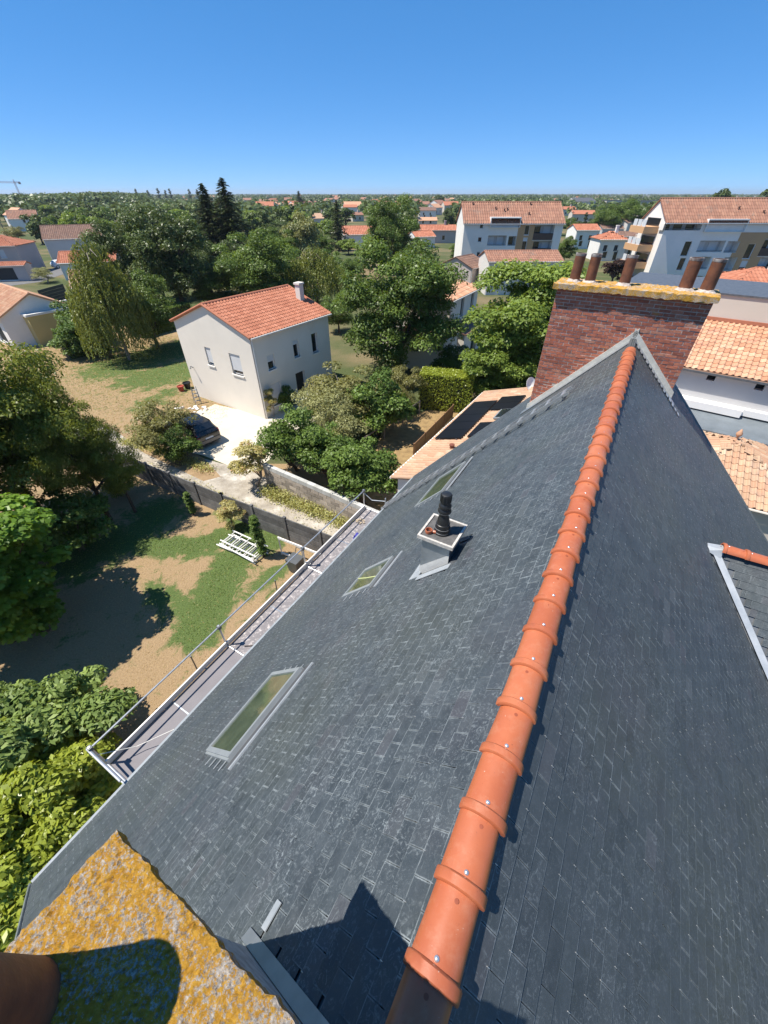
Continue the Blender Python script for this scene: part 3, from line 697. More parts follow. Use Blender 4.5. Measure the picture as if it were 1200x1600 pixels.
def pot(root, q, y, z, h, r, tilt=(0, 0), seed=0, collar=True):
    b = MB(); b.lathe([(r*1.04, 0), (r*1.02, 0.04), (r*0.98, h*0.5), (r*1.0, h-0.05), (r*1.0, h), (r*0.82, h), (r*0.80, h*0.55), (0.0, h*0.55)], n=24, cap=False)
    o = b.build('chimney_pot', M_POT, root, True); o.location = (q, y, z-0.01); o.rotation_euler = (R(tilt[0]), R(tilt[1]), seed)
    b = MB(); b.lathe([(r*1.012, h-0.045), (r*1.03, h-0.04), (r*1.03, h+0.004), (r*0.84, h+0.004)], n=24, cap=False); b.build('rim', M_POTRIM, o, True)
    if not collar: return
    b = MB(); m = 10
    prof = [(r*(1.45+0.25*random.random()), -0.005), (r*1.25, 0.03), (r*1.03, 0.055)]
    b.lathe(prof, n=14, cap=False); b.v = [(x+random.uniform(-.01, .01), y_+random.uniform(-.01, .01), z_+random.uniform(-.008, .008)) for x, y_, z_ in b.v]
    b.build('mortar_collar', M_MORTAR, o)
ZC = CAMZ-1.493
far = chimney('chimney', 'wide brick chimney stack at the far gable', -1.66, 1.22, CHF, CHF+0.62, ZR-2.6, ZC-0.115, 0.08, 5, True, 3)
coping(far, -1.73, 1.29, CHF-0.115, CHF+0.72, ZC-0.115, ZC, 5, (70, 14), 0.02)
for k, q in enumerate((-1.40, -1.08, -0.41, 0.68, 1.04)):
    pot(far, q, CHF+0.30, ZC+0.0, (0.52, 0.52, 0.53, 0.55, 0.55)[k], 0.105 if k < 3 else 0.118, (rng.normal(0, 1), rng.normal(0, 1.2)), k)
near = chimney('chimney', 'near chimney stack with lichened coping at the bottom corner', -0.80, -0.03, -1.0, -0.24, ZR-2.2, ZC-0.14, 0.08, 2, False, 11)
coping(near, -0.866, 0.03, -1.08, -0.136, ZC-0.07, ZC, 9, (110, 110), 0.006)
pot(near, -0.735, -0.46, ZC, 0.56, 0.092, (0, 0), 2, False)
pot(near, -0.35, -0.85, ZC, 0.42, 0.09, (0, 1), 3, False)

# zinc flashing where the far stack meets the slates: band on the brick and soakers on the slope
b = MB(); y = CHF-0.025
for (fn, s1) in ((rl, sL(-1.70)), (rr, sR(1.26))):
    p0, p1 = Vector(fn(-0.06, y, 0.0)), Vector(fn(s1, y, 0.0)); up = Vector((0, 0, 0.17))
    b.hexa([p0, p1, p1+Vector((0, 0.03, 0)), p0+Vector((0, 0.03, 0)), p0+up, p1+up, p1+up+Vector((0, 0.03, 0)), p0+up+Vector((0, 0.03, 0))])
b.build('wall_flashing', plain('flashing_mortar', (0.58, 0.56, 0.50), (0.42, 0.41, 0.37), 7, 0.8, bstr=0.3), house)
b = MB()
for (fn, s1, w) in ((rl, sL(-1.70), 0.26), (rr, sR(1.26), 0.16)):
    q = [fn(0.03, CHF-w, 0.019), fn(s1+0.1, CHF-w, 0.021), fn(s1+0.1, CHF-0.02, 0.021), fn(0.03, CHF-0.02, 0.019)]
    q2 = [fn(0.03, CHF-w, 0.027), fn(s1+0.1, CHF-w, 0.029), fn(s1+0.1, CHF-0.02, 0.029), fn(0.03, CHF-0.02, 0.027)]
    if fn is rr: q, q2 = q[::-1], q2[::-1]
    b.hexa(q+q2)
b.build('slope_flashing', M_ZINC, house)
b = MB()
for k in range(15):   # stepped soaker edges on the right side of the far stack
    s = 0.12+k*EX; n = 0.03
    q = [rr(s, CHF-0.30-0.05*(k % 3 == 0), n), rr(s+0.075, CHF-0.30, n), rr(s+0.075, CHF-0.165, n), rr(s, CHF-0.165, n)]
    b.poly(q[::-1], rng.random())
b.build('soaker', M_ZINCNEW, house)
# near stack: zinc strip along its foot and a small tab
b = MB()
for (s0, s1, fn) in ((0.24, sL(-0.83), rl),):
    q = [fn(s0, -0.24, 0.014), fn(s1, -0.24, 0.014), fn(s1, -0.175, 0.014), fn(s0, -0.175, 0.014)]
    q2 = [fn(s0, -0.24, 0.030), fn(s1, -0.24, 0.030), fn(s1, -0.175, 0.018), fn(s0, -0.175, 0.018)]
    if fn is rr: q, q2 = q[::-1], q2[::-1]
    b.hexa(q+q2)
b.build('slope_flashing', M_ZINC, house)
b = MB(); ta = sL(-0.70)
b.hexa([rl(ta+0.06, -0.14, 0.02), rl(ta+0.06, 0.0, 0.02), rl(ta, 0.0, 0.02), rl(ta, -0.14, 0.02), rl(ta+0.06, -0.14, 0.027), rl(ta+0.06, 0.0, 0.027), rl(ta, 0.0, 0.027), rl(ta, -0.14, 0.027)])
b.build('zinc_tab', M_ZINCNEW, house)

# dormer on the right slope
dorm = bpy.data.objects.new('dormer', None); C.objects.link(dorm); dorm.parent = house
DA, DQ, DM = 6.75, 2.25, 1.05                          # ridge position, start, slope (rise over run)
DZ = ZR-(DQ-QR)*math.tan(PR); DQ1 = 5.2
mv = MB(); DL = math.atan(DM)
def dpt(side, q, d, n=0.0):   # d = run from the dormer ridge
    return (q, DA+side*(d+n*math.sin(DL)), DZ-d*DM+n*math.cos(DL))
for side in (-1, 1):
    b = MB(); d1 = (DQ1-DQ)/DM*math.tan(PR)
    b.poly([dpt(side, DQ, 0, -0.01), dpt(side, DQ1, d1, -0.01), dpt(side, DQ1, 0, -0.01)][::side]); b.build('dormer_roof', M_LEAD, dorm)
    sl2 = MB(); i = 0; s = 0.13
    while s*math.cos(DL) < d1:
        d = s*math.cos(DL); qs = DQ+d*DM/math.tan(PR)+0.15; x = DQ-(i % 2)*SW/2
        while x < DQ1:
            xa, xb = max(x, qs), min(x+SW, DQ1)
            if xb-xa > 0.03:
                g = 0.0018; lift = 0.016+abs(rng.normal())*0.0015; dd0 = (s-0.2)*math.cos(DL)
                dd0 = max(dd0, 0.0)
                p = [dpt(side, xa+g, d, lift-.006), dpt(side, xb-g, d, lift-.006), dpt(side, xb-g, dd0, -.003), dpt(side, xa+g, dd0, -.003), dpt(side, xa+g, d, lift), dpt(side, xb-g, d, lift), dpt(side, xb-g, dd0, .003), dpt(side, xa+g, dd0, .003)]
                if side == 1: p = [p[1], p[0], p[3], p[2], p[5], p[4], p[7], p[6]]
                rd = float(np.clip(0.55+0.25*rng.normal(), 0, 1))
                if side == -1:
                    o0 = Vector(p[4]); bb = MB(); bb.hexa([Vector(q)-o0 for q in p], rd, 0, (0,)); bb.m = [0, 1, 1, 1, 1]
                    px = to_px(p[4])
                    if px and px[0] < 1215: o = bb.build('slate', [M_SLATE, M_SEDGE], dorm); o.location = o0; slate_uv(o.data); x += SW; continue
                n0 = len(sl2.f); sl2.hexa(p, rd, 0, (0,)); sl2.m[n0:] = [0, 1, 1, 1, 1]
            x += SW
        s += EX; i += 1
    if sl2.f: slate_uv(sl2.build('slates', [M_SLATE, M_SEDGE], dorm, kind='stuff').data)
    # zinc valley
    b = MB(); dv = (DQ1-DQ)*math.tan(PR)/DM
    def vp(t, off_m, off_d):    # along the valley; off to the main slope / dormer slope
        q = DQ+(DQ1-DQ)*t; d = dv*t; return q, d
    pts = []
    for t in np.linspace(0.0, 1.0, 12):
        q, d = vp(t, 0, 0); ssr = sR(q)
        pts.append((rr(ssr, DA+side*(d+0.035+0.006*math.sin(t*40)), 0.030), dpt(side, q+0.13, d, 0.026) if t > 0.02 else dpt(side, q+0.13, 0.0, 0.03)))
    for k in range(11):
        q4 = [pts[k][0], pts[k+1][0], pts[k+1][1], pts[k][1]]; b.poly(q4[::-side])
    b.build('valley_gutter', M_ZINCNEW, dorm)
ridge_tiles(dorm, (DQ+0.17, DA, DZ+0.015), -math.pi/2, 10)
b = MB(); b.hexa([(DQ-0.02, DA-0.09, DZ-0.03), (DQ+0.2, DA-0.12, DZ-0.08), (DQ+0.2, DA+0.12, DZ-0.08), (DQ-0.02, DA+0.09, DZ-0.03), (DQ-0.02, DA-0.04, DZ+0.035), (DQ+0.2, DA-0.06, DZ+0.06), (DQ+0.2, DA+0.06, DZ+0.06), (DQ-0.02, DA+0.04, DZ+0.035)])
b.build('ridge_end_cap', M_ZINCNEW, dorm)
b = MB(); b.poly([(DQ1-0.15, DA-2.6, DZ-2.75), (DQ1-0.15, DA+2.6, DZ-2.75), (DQ1-0.15, DA, DZ-0.05)]); b.build('dormer_front', M_OFFWHITE, dorm)

# roof ladder hooked on the left slope
lad = thing('roof_ladder', 'long narrow metal roof ladder lying on the slates near the far verge', 'ladder', (0, 0, 0), -AZ)
p0 = (sL(-0.60), 8.80); p1 = (sL(-5.40), 9.35)
def lp(t, off, n=0.05): return rl(p0[0]+(p1[0]-p0[0])*t, p0[1]+(p1[1]-p0[1])*t+off, n)
UPN = (-math.sin(PL), 0, math.cos(PL))
for off in (-0.17, 0.17): b = MB(); b.bar(lp(0, off, 0.10), lp(1, off, 0.10), 0.028, 0.06, up=UPN); b.build('rail', M_GALV, lad)
for k in range(19):
    t = 0.02+0.96*k/18; b = MB(); b.bar(lp(t, -0.16, 0.11), lp(t, 0.16, 0.11), 0.075, 0.03, up=UPN); b.build('rung', M_GALV, lad)
    if k % 3 == 0: b = MB(); b.bar(lp(t, -0.17, 0.02), lp(t, -0.17, 0.10), 0.03, 0.03); b.build('foot', M_LEAD, lad)

# ------------------------------------------------------------------ scaffold along the left eave
scf = thing('scaffold', 'narrow metal scaffold platform with guard rail along the slate eave', 'scaffold', (0, 0, 0), -AZ)
ZD = CAMZ-9.2; QO, QI = -6.48, -5.60; SA0, SA1 = -0.25, 9.65
bays = [SA0, 2.95, 6.2, SA1]
for k in range(3):
    b = MB(); b.box((QO+0.05, bays[k]+0.02, ZD-0.05), (QI, bays[k+1]-0.02, ZD)); b.build('deck_board', M_DECK2 if k == 0 else M_DECK, scf)
    b = MB(); b.box((QO, bays[k]+0.01, ZD+0.002), (QO+0.035, bays[k+1]-0.01, ZD+0.17)); b.build('toe_board', M_WHITE, scf)
    for hh in (0.78, 0.42) if k == 9 else (0.78,):
        b = MB(); b.tube([(QO-0.02, bays[k]-0.05, ZD+hh), (QO-0.02, bays[k+1]+0.05, ZD+hh)], 0.022, 8); b.build('guard_rail', M_GALV, scf)
    b = MB(); b.box((QO+0.06, bays[k]+1.5, ZD+0.001), (QI, bays[k]+1.53, ZD+0.006)); b.build('board_joint', M_ZINC, scf)
for a in bays:
    b = MB(); b.tube([(QO-0.02, a, 0), (QO-0.02, a, ZD+0.84)], 0.024, 8); b.build('standard', M_GALV, scf)
    b = MB(); b.tube([(QI-0.02, a, 0), (QI-0.02, a, ZD-0.02)], 0.024, 8); b.build('standard', M_GALV, scf)
    b = MB(); b.tube([(QO-0.05, a, ZD+0.012), (QI, a, ZD+0.012)], 0.022, 8); b.build('transom', M_GALV, scf)
    b = MB(); b.box((QO-0.06, a-0.04, ZD+0.73), (QO+0.03, a+0.04, ZD+0.83)); b.build('coupler', M_LEAD, scf)
b = MB(); b.tube([(QO-0.06, SA0-0.03, ZD+0.78), (QI+0.02, SA0-0.03, ZD+0.60)], 0.03, 8); b.tube([(QO-0.02, SA0-0.03, ZD+0.40), (QI+0.02, SA0-0.03, ZD+0.30)], 0.02, 8)
b.build('end_guard', M_GALV, scf)
b = MB(); b.tube([(QO, SA0, ZD+0.5), (QO+0.35, SA0+0.5, ZD+0.22), (QI, SA0+1.2, ZD+0.35)], 0.008, 6); b.build('rope', plain('white_rope', (0.7, 0.68, 0.62)), scf)
b = MB(); b.tube([(QO, SA1, ZD+0.7), (QO+0.3, SA1+0.05, ZD+0.45), (QI, SA1+0.05, ZD+0.62)], 0.016, 6); b.build('tie_strap', M_ZINCNEW, scf)
b = MB(); b.tube([(QI+0.02, SA1, ZD), (QI+0.02, SA1, ZD+0.8)], 0.022, 8); b.build('standard', M_GALV, scf)
# things left on the platform
o = MB(); rr_ = np.random.default_rng(4)
for k in range(26):
    t = rr_.random()*6.28; r_ = 0.07+0.09*rr_.random(); p = Vector((math.cos(t)*r_, math.sin(t)*r_, 0.012+0.02*rr_.random())); d = Vector((rr_.normal(), rr_.normal(), 0)).normalized()*0.045
    o.bar(p-d, p+d, 0.03, 0.008, rnd=rr_.random())
o = o.build('slate_offcuts', plain('buff_offcut', (0.45, 0.36, 0.25), (0.3, 0.24, 0.17), 20, 0.9, vary=0.3)); o.location = to_world((QO+0.30, SA1-0.75, ZD)); tag(o, 'ring of pale offcuts lying at the far end of the scaffold platform', 'offcuts'); o['kind'] = 'stuff'
b = MB(); r_ = np.random.default_rng(8)
gx = 9
for i in range(gx):
    for j in range(gx): b.v.append(((i/(gx-1)-0.5)*0.26, (j/(gx-1)-0.5)*0.34, 0.03+0.035*math.sin(i*1.1+j*0.7)+0.02*r_.random()-0.03*(abs(i-4)+abs(j-4))/8))
for i in range(gx-1):
    for j in range(gx-1): b.f.append((i*gx+j, (i+1)*gx+j, (i+1)*gx+j+1, i*gx+j+1)); b.r.append(0.5); b.m.append(0)
o = b.build('work_cloth', M_BLUE, None, True); o.location = to_world((QI-0.20, SA1-1.5, ZD+0.03)); o.rotation_euler = (0, 0, -AZ+0.3); tag(o, 'crumpled blue cloth on the scaffold platform against the eave', 'cloth')
k = thing('hammer', 'small dark hammer lying on the scaffold platform beside the middle post', 'hammer', to_world((QO+0.42, 3.15, ZD+0.012)), -AZ+0.6)
b = MB(); b.tube([(0, 0, 0.012), (0.26, 0, 0.012)], 0.013, 8); b.build('handle', plain('dark_wood', (0.06, 0.04, 0.03)), k)
b = MB(); b.bar((0.27, -0.055, 0.014), (0.27, 0.055, 0.014), 0.03, 0.028); b.build('head', M_LEAD, k)

# ------------------------------------------------------------------ houses
def on_face(px, py, p0, n):
    "where the sight line of a photo pixel meets the vertical plane through p0 with normal n"
    r = ray(px, py); o = Vector((0, 0, CAMZ)); t = (Vector(p0)-o).dot(n)/r.dot(n); return o+r*t

def wave_profile(pitch, h, n=5):
    "one roman tile across: shallow pan and round cover"
    return [(0.0, 0.0), (0.30*pitch, -0.10*h), (0.45*pitch, 0.15*h), (0.60*pitch, 0.80*h), (0.74*pitch, h), (0.88*pitch, 0.75*h), (1.0*pitch, 0.0)]
def tile_piece(pitch, expo, h, rnd):
    b = MB(); pr = wave_profile(pitch, h); L = expo*1.06
    i0 = len(b.v)
    for (x, z) in pr: b.v.append((x, 0, z+0.028))
    for (x, z) in pr: b.v.append((x, L, z*0.92+0.002))
    n = len(pr)
    for (x, z) in pr: b.v.append((x, 0.0, z+0.004))
    for j in range(n-1):
        b.f.append((j, j+1, n+j+1, n+j)); b.f.append((2*n+j, 2*n+j+1, j+1, j)); b.r += [rnd, rnd]; b.m += [0, 0]
    return b
TILE_CACHE = {}
def tile_field(parent, o, u, v, W, L, pitch, expo, h, mat, inside=None, singles=False, seed=0):
    "clay tiles laid on a plane: o = eave corner, u along the eave, v up the slope; inside(x,y) trims hips"
    r = np.random.default_rng(seed); u = Vector(u).normalized(); v = Vector(v).normalized(); n = u.cross(v)
    nx = max(1, round(W/pitch)); ny = max(1, round(L/expo)); pitch = W/nx; expo = L/ny
    mtx = Matrix(((u.x, v.x, n.x), (u.y, v.y, n.y), (u.z, v.z, n.z))); eu = mtx.to_euler()
    pr = wave_profile(pitch, h); rest = MB(); cnt = 0
    key = (round(pitch, 4), round(expo, 4), h, mat.name)
    if singles and key not in TILE_CACHE: TILE_CACHE[key] = [tile_piece(pitch, expo, h, k/5).mesh('roof_tile', mat) for k in range(6)]
    o = Vector(o); np_ = len(pr)
    for j in range(ny):
        for i in range(nx):
            x, y = i*pitch, j*expo
            if inside and not inside(x+pitch/2, y+expo/2): continue
            rd = float(np.clip(r.normal(0.5, 0.27), 0, 1))
            if singles and cnt < 300:
                p = o+u*x+v*y; q = link('roof_tile', TILE_CACHE[key][int(rd*5.999)], parent); q.location = p; q.rotation_euler = eu; cnt += 1; continue
            i0 = len(rest.v); Lx = expo*1.05
            for (a, z) in pr: rest.v.append(tuple(o+u*(x+a)+v*y+n*(z+0.028)))
            for (a, z) in pr: rest.v.append(tuple(o+u*(x+a)+v*(y+Lx)+n*(z*0.92+0.002)))
            for (a, z) in pr: rest.v.append(tuple(o+u*(x+a)+v*y+n*(z+0.004)))
            for k in range(np_-1):
                rest.f.append((i0+k, i0+k+1, i0+np_+k+1, i0+np_+k)); rest.r.append(rd); rest.m.append(0)
                rest.f.append((i0+2*np_+k, i0+2*np_+k+1, i0+k+1, i0+k)); rest.r.append(rd); rest.m.append(0)
    if rest.f: rest.build('roof_tiles', mat, parent, kind='stuff')

def wall_face(mb, o, u, W, H, holes, depth=0.16, rnd=0.5):
    "wall plane with rectangular openings (x0,x1,z0,z1) and their reveals; u = direction along the wall, outside on the right of u"
    o = Vector(o); u = Vector(u).normalized(); nrm = Vector((u.y, -u.x, 0))
    xs = sorted({0.0, W, *[max(0, min(W, h[0])) for h in holes], *[max(0, min(W, h[1])) for h in holes]})
    zs = sorted({0.0, H, *[max(0, min(H, h[2])) for h in holes], *[max(0, min(H, h[3])) for h in holes]})
    P = lambda x, z, d=0.0: o+u*x+Vector((0, 0, z))-nrm*d
    for x0, x1 in zip(xs[:-1], xs[1:]):
        for z0, z1 in zip(zs[:-1], zs[1:]):
            xc, zc = (x0+x1)/2, (z0+z1)/2
            if any(h[0] < xc < h[1] and h[2] < zc < h[3] for h in holes): continue
            mb.poly([P(x0, z0), P(x1, z0), P(x1, z1), P(x0, z1)], rnd)
    for h in holes:
        x0, x1, z0, z1 = h[:4]; d = h[4] if len(h) > 4 and isinstance(h[4], float) else depth
        mb.poly([P(x0, z0), P(x0, z0, d), P(x1, z0, d), P(x1, z0)], rnd); mb.poly([P(x0, z1), P(x1, z1), P(x1, z1, d), P(x0, z1, d)], rnd)
        mb.poly([P(x0, z0), P(x0, z1), P(x0, z1, d), P(x0, z0, d)], rnd); mb.poly([P(x1, z0), P(x1, z0, d), P(x1, z1, d), P(x1, z1)], rnd)
def opening(parent, name, o, u, x0, x1, z0, z1, depth, back, frame=M_WHITE, shutter=0.0, sill=True, bars=1, shut_mat=None):
    "fill of an opening: pane, frame, sill, roller shutter"
    o = Vector(o); u = Vector(u).normalized(); nrm = Vector((u.y, -u.x, 0))
    P = lambda x, z, d=0.0: o+u*x+Vector((0, 0, z))-nrm*d
    w = bpy.data.objects.new(name, None); C.objects.link(w); w.parent = parent
    b = MB(); b.poly([P(x0, z0, depth), P(x1, z0, depth), P(x1, z1, depth), P(x0, z1, depth)]); b.build('pane', back, w)
    if frame:
        b = MB(); t = 0.05
        def bx(a0, a1, c0, c1, d0, d1):
            b.hexa([P(a0, c0, d0), P(a1, c0, d0), P(a1, c0, d1), P(a0, c0, d1), P(a0, c1, d0), P(a1, c1, d0), P(a1, c1, d1), P(a0, c1, d1)])
        d0, d1 = depth-0.05, depth-0.004
        bx(x0, x1, z1-t, z1, d0, d1); bx(x0, x1, z0, z0+t, d0, d1); bx(x0, x0+t, z0+t, z1-t, d0, d1); bx(x1-t, x1, z0+t, z1-t, d0, d1)
        for k in range(bars):
            xm = x0+(x1-x0)*(k+1)/(bars+1); bx(xm-0.03, xm+0.03, z0+t, z1-t, d0, d1)
        b.build('frame', frame, w)
        if shutter:
            b = MB(); zt = z1-(z1-z0)*shutter
            bx(x0+0.01, x1-0.01, zt, z1-0.01, depth-0.10, depth-0.06); b.build('shutter', shut_mat or M_SHUT, w)
        if sill: b = MB(); bx(x0-0.06, x1+0.06, z0-0.09, z0, -0.07, depth-0.051); b.build('sill', frame, w)
    return w

def gable_house(name, label, pos, az, W, D, h, pitch, wall, tmat, wins=(), over=0.3, hip=False, tiles=(0.24, 0.36, 0.05), chim=(), cat='house', group=None, singles=False, seed=0, detail=True, corner=True):
    """pos = front-left corner on the ground; local x along the front (azimuth az), local y to the back.
    wins: (face, centre along the face, sill height, width, height, options)"""
    root = thing(name, label, cat, (pos[0], pos[1], 0), math.pi/2-az, group)
    rise = math.tan(pitch)*D/2
    faces = {'front': ((0, 0, 0), (1, 0, 0), W), 'right': ((W, 0, 0), (0, 1, 0), D), 'back': ((W, D, 0), (-1, 0, 0), W), 'left': ((0, D, 0), (0, -1, 0), D)}
    b = MB()
    for fn, (o, u, L) in faces.items():
        holes = [(w[1]-w[3]/2, w[1]+w[3]/2, w[2], w[2]+w[4]) for w in wins if w[0] == fn]
        wall_face(b, o, u, L, h, holes)
        for w in wins:
            if w[0] != fn: continue
            op = w[5] if len(w) > 5 else {}
            opening(root, op.get('name', 'window'), o, u, w[1]-w[3]/2, w[1]+w[3]/2, w[2], w[2]+w[4], 0.16, op.get('back', M_GLASS), op.get('frame', M_WHITE), op.get('shutter', 0.0), op.get('sill', True), op.get('bars', 0))
    if not hip:
        b.poly([(0, D, h), (0, 0, h), (0, D/2, h+rise)]); b.poly([(W, 0, h), (W, D, h), (W, D/2, h+rise)])
    b.build('wall', wall, root)
    sl = (D/2+over)/math.cos(pitch); zo = h-over*math.tan(pitch)+0.02
    ov = over*0.5 if not hip else over
    if detail:
        # board under the tiles
        b = MB()
        if not hip:
            for sy, ey in ((-over, D/2), (D+over, D/2)):
                e = [(-ov, sy, zo), (W+ov, sy, zo), (W+ov, ey, h+rise+0.02), (-ov, ey, h+rise+0.02)]
                lo = [(x, y, z-0.07) for (x, y, z) in e]
                if sy > ey: e = e[::-1]; lo = lo[::-1]
                b.hexa(lo+e)
        else:
            rx = D/2+over
            c4 = [(-over, -over, zo), (W+over, -over, zo), (W+over, D+over, zo), (-over, D+over, zo)]
            r0, r1 = (D/2, D/2, h+rise+0.02), (W-D/2, D/2, h+rise+0.02)
            b.poly([c4[0], c4[1], r1, r0]); b.poly([c4[1], c4[2], r1]); b.poly([c4[2], c4[3], r0, r1]); b.poly([c4[3], c4[0], r0]); b.poly([(x, y, z-0.005) for (x, y, z) in c4][::-1])
        b.build('roof', tmat, root)
        cp, sp = math.cos(pitch), math.sin(pitch)
        ins = (lambda x, y: x > y*cp-0.1 and x < W+2*over-y*cp+0.1) if hip else None
        tile_field(root, (-ov, -over, zo+0.01), (1, 0, 0), (0, cp, sp), W+2*ov, sl, *tiles, tmat, ins, singles, seed)
        tile_field(root, (W+ov, D+over, zo+0.01), (-1, 0, 0), (0, -cp, sp), W+2*ov, sl, *tiles, tmat, ins, False, seed+1)
        if hip:
            insh = lambda x, y: x > y*cp-0.1 and x < D+2*over-y*cp+0.1
            tile_field(root, (-over, D+over, zo+0.01), (0, -1, 0), (cp, 0, sp), D+2*over, sl, *tiles, tmat, insh, False, seed+2)
            tile_field(root, (W+over, -over, zo+0.01), (0, 1, 0), (-cp, 0, sp), D+2*over, sl, *tiles, tmat, insh, False, seed+3)
        b = MB(); x0, x1 = (D/2, W-D/2) if hip else (-ov, W+ov)
        if x1-x0 > 0.2:
            b.tube([(x0, D/2, h+rise+0.03), (x1, D/2, h+rise+0.03)], 0.11, 10); b.build('ridge_cap', tmat, root)
        if not hip:
            for xx in (-ov, W+ov):
                for sy in (-over, D+over):
                    b = MB(); b.tube([(xx, sy, zo+0.03), (xx, D/2, h+rise+0.05)], 0.075, 8); b.build('verge_cap', tmat, root)
        b = MB(); b.tube([(-ov, -over-0.05, zo-0.03), (W+ov, -over-0.05, zo-0.03)], 0.055, 8); b.build('gutter', wall if wall is not M_YELLOW else M_WHITE, root)
        b = MB(); b.tube([(0.10, -0.06, 0), (0.10, -0.06, h-0.15)], 0.045, 8); b.build('downpipe', M_WHITE, root)
    else:
        b = MB()
        if not hip:
            for sy, ey in ((-over, D/2), (D+over, D/2)):
                e = [(-ov, sy, zo), (W+ov, sy, zo), (W+ov, ey, h+rise+0.02), (-ov, ey, h+rise+0.02)]
                lo = [(x, y, z-0.12) for (x, y, z) in e]
                if sy > ey: e = e[::-1]; lo = lo[::-1]
                b.hexa(lo+e, 0.5)
        else:
            c4 = [(-over, -over, zo), (W+over, -over, zo), (W+over, D+over, zo), (-over, D+over, zo)]
            r0, r1 = (min(D, W)/2, D/2, h+rise), (W-min(D, W)/2, D/2, h+rise)
            b.poly([c4[0], c4[1], r1, r0]); b.poly([c4[1], c4[2], r1]); b.poly([c4[2], c4[3], r0, r1]); b.poly([c4[3], c4[0], r0]); b.poly(c4[::-1])
        b.build('roof', tmat, root)
    for (cx, cy, cw, ch) in chim:
        b = MB(); zb = h+rise*(1-abs(cy-D/2)/(D/2))-0.25
        b.box((cx-cw/2, cy-cw/2, zb), (cx+cw/2, cy+cw/2, zb+ch)); b.box((cx-cw/2-0.06, cy-cw/2-0.06, zb+ch), (cx+cw/2+0.06, cy+cw/2+0.06, zb+ch+0.12)); b.build('chimney', wall, root)
    return root
def face_pt(px, py, pos, az, face, W, D):
    x = dirv(az); y = dirv(az-math.pi/2); p0 = Vector((pos[0], pos[1], 0))
    o, u, n = {'front': (p0, x, -y), 'left': (p0+y*D, -y, -x), 'right': (p0+x*W, y, x)}[face]
    q = on_face(px, py, o, n); return (q-o).dot(u), q.z

# the white rendered house
WP, WA, WW, WD, WH = at(415, 655), R(33), 7.5, 7.5, 5.4
def wwin(face, px, py, w, hh, **op):
    u, z = face_pt(px, py, WP, WA, face, WW, WD); return (face, u, z-hh/2, w, hh, op)
ww = [wwin('left', 327, 557, 0.62, 1.2, shutter=0.85), wwin('left', 369, 570, 1.05, 1.35, shutter=0.8),
      wwin('front', 424, 566, 0.62, 0.95, shutter=0.45), wwin('front', 463, 545, 0.55, 1.15, shutter=0.25), wwin('front', 492, 536, 0.62, 1.35),
      ('front', face_pt(471, 600, WP, WA, 'front', WW, WD)[0], 0.03, 0.95, 2.1, dict(name='door', back=M_DARK, sill=False)),
      ('front', face_pt(432, 612, WP, WA, 'front', WW, WD)[0], 0.6, 0.9, 1.5, dict(shutter=0.97))]
wh = gable_house('white_house', 'cream rendered two-storey house with orange tiled roof beside the pale driveway', WP, WA, WW, WD, WH, R(20), M_RENDER, T_ORANGE, ww, 0.22, chim=[(6.95, 2.0, 0.42, 1.25)], tiles=(0.25, 0.33, 0.055), seed=2)
b = MB(); u_, z_ = face_pt(307, 590, WP, WA, 'left', WW, WD)
b.tube([(-0.02, WD-u_, 2.3), (-0.22, WD-u_, 2.45), (-0.30, WD-u_-0.05, 2.3)], [0.03, 0.03, 0.07], 8); b.build('wall_lamp', M_LEAD, wh)

# right-hand neighbour: grey wall, peach tiles rising to a beige wall, zinc canopy
RP = at(1080, 572, 5.5); RAZ = R(127)
rx, ry = dirv(RAZ), dirv(RAZ-math.pi/2)
P0 = Vector((RP.x, RP.y, 0))-rx*4.5
rh = thing('tiled_neighbour_house', 'neighbour house with peach tiled roof between grey wall and tall beige wall', 'house', P0, math.pi/2-RAZ)
def rh_uz(px, py): 
    q = on_face(px, py, P0, -ry); return (q-P0).dot(rx), q.z
b = MB(); ho = []
for (px, py) in ((1113, 587), (1189, 602)):
    u_, z_ = rh_uz(px, py); ho.append((u_-0.17, u_+0.17, z_-0.24, z_+0.24))
wall_face(b, (0, 0, 0), (1, 0, 0), 14, 5.45, ho, 0.3); b.poly([(14, 0, 0), (14, 4, 0), (14, 4, 6.6), (14, 0, 5.45)]); b.poly([(0, 4, 0), (0, 0, 0), (0, 0, 5.45), (0, 4, 6.6)])
b.build('wall', M_GREYWALL, rh)
for h_ in ho: opening(rh, 'window', (0, 0, 0), (1, 0, 0), *h_, 0.3, M_DARK, None)
b = MB(); sp_ = math.atan(0.30); b.hexa([(-0.1, -0.25, 5.36), (14.2, -0.25, 5.36), (14.2, 4.25, 6.70), (-0.1, 4.25, 6.70), (-0.1, -0.25, 5.45), (14.2, -0.25, 5.45), (14.2, 4.25, 6.80), (-0.1, 4.25, 6.80)]); b.build('roof', T_PEACH, rh)
TW = 4.5/math.cos(sp_)
tile_field(rh, (4.3, -0.25, 5.46), (1, 0, 0), (0, math.cos(sp_), math.sin(sp_)), 5.0, TW, 0.25, 0.36, 0.055, T_PEACH, None, True, 21)
tile_field(rh, (-0.1, -0.25, 5.46), (1, 0, 0), (0, math.cos(sp_), math.sin(sp_)), 4.4, TW, 0.25, 0.36, 0.055, T_PEACH, None, False, 22)
tile_field(rh, (9.3, -0.25, 5.46), (1, 0, 0), (0, math.cos(sp_), math.sin(sp_)), 4.9, TW, 0.25, 0.36, 0.055, T_PEACH, None, False, 23)
b = MB(); b.box((-0.4, 4.28, 0), (16, 9.5, 8.05)); b.build('upper_wall', M_BEIGE, rh)
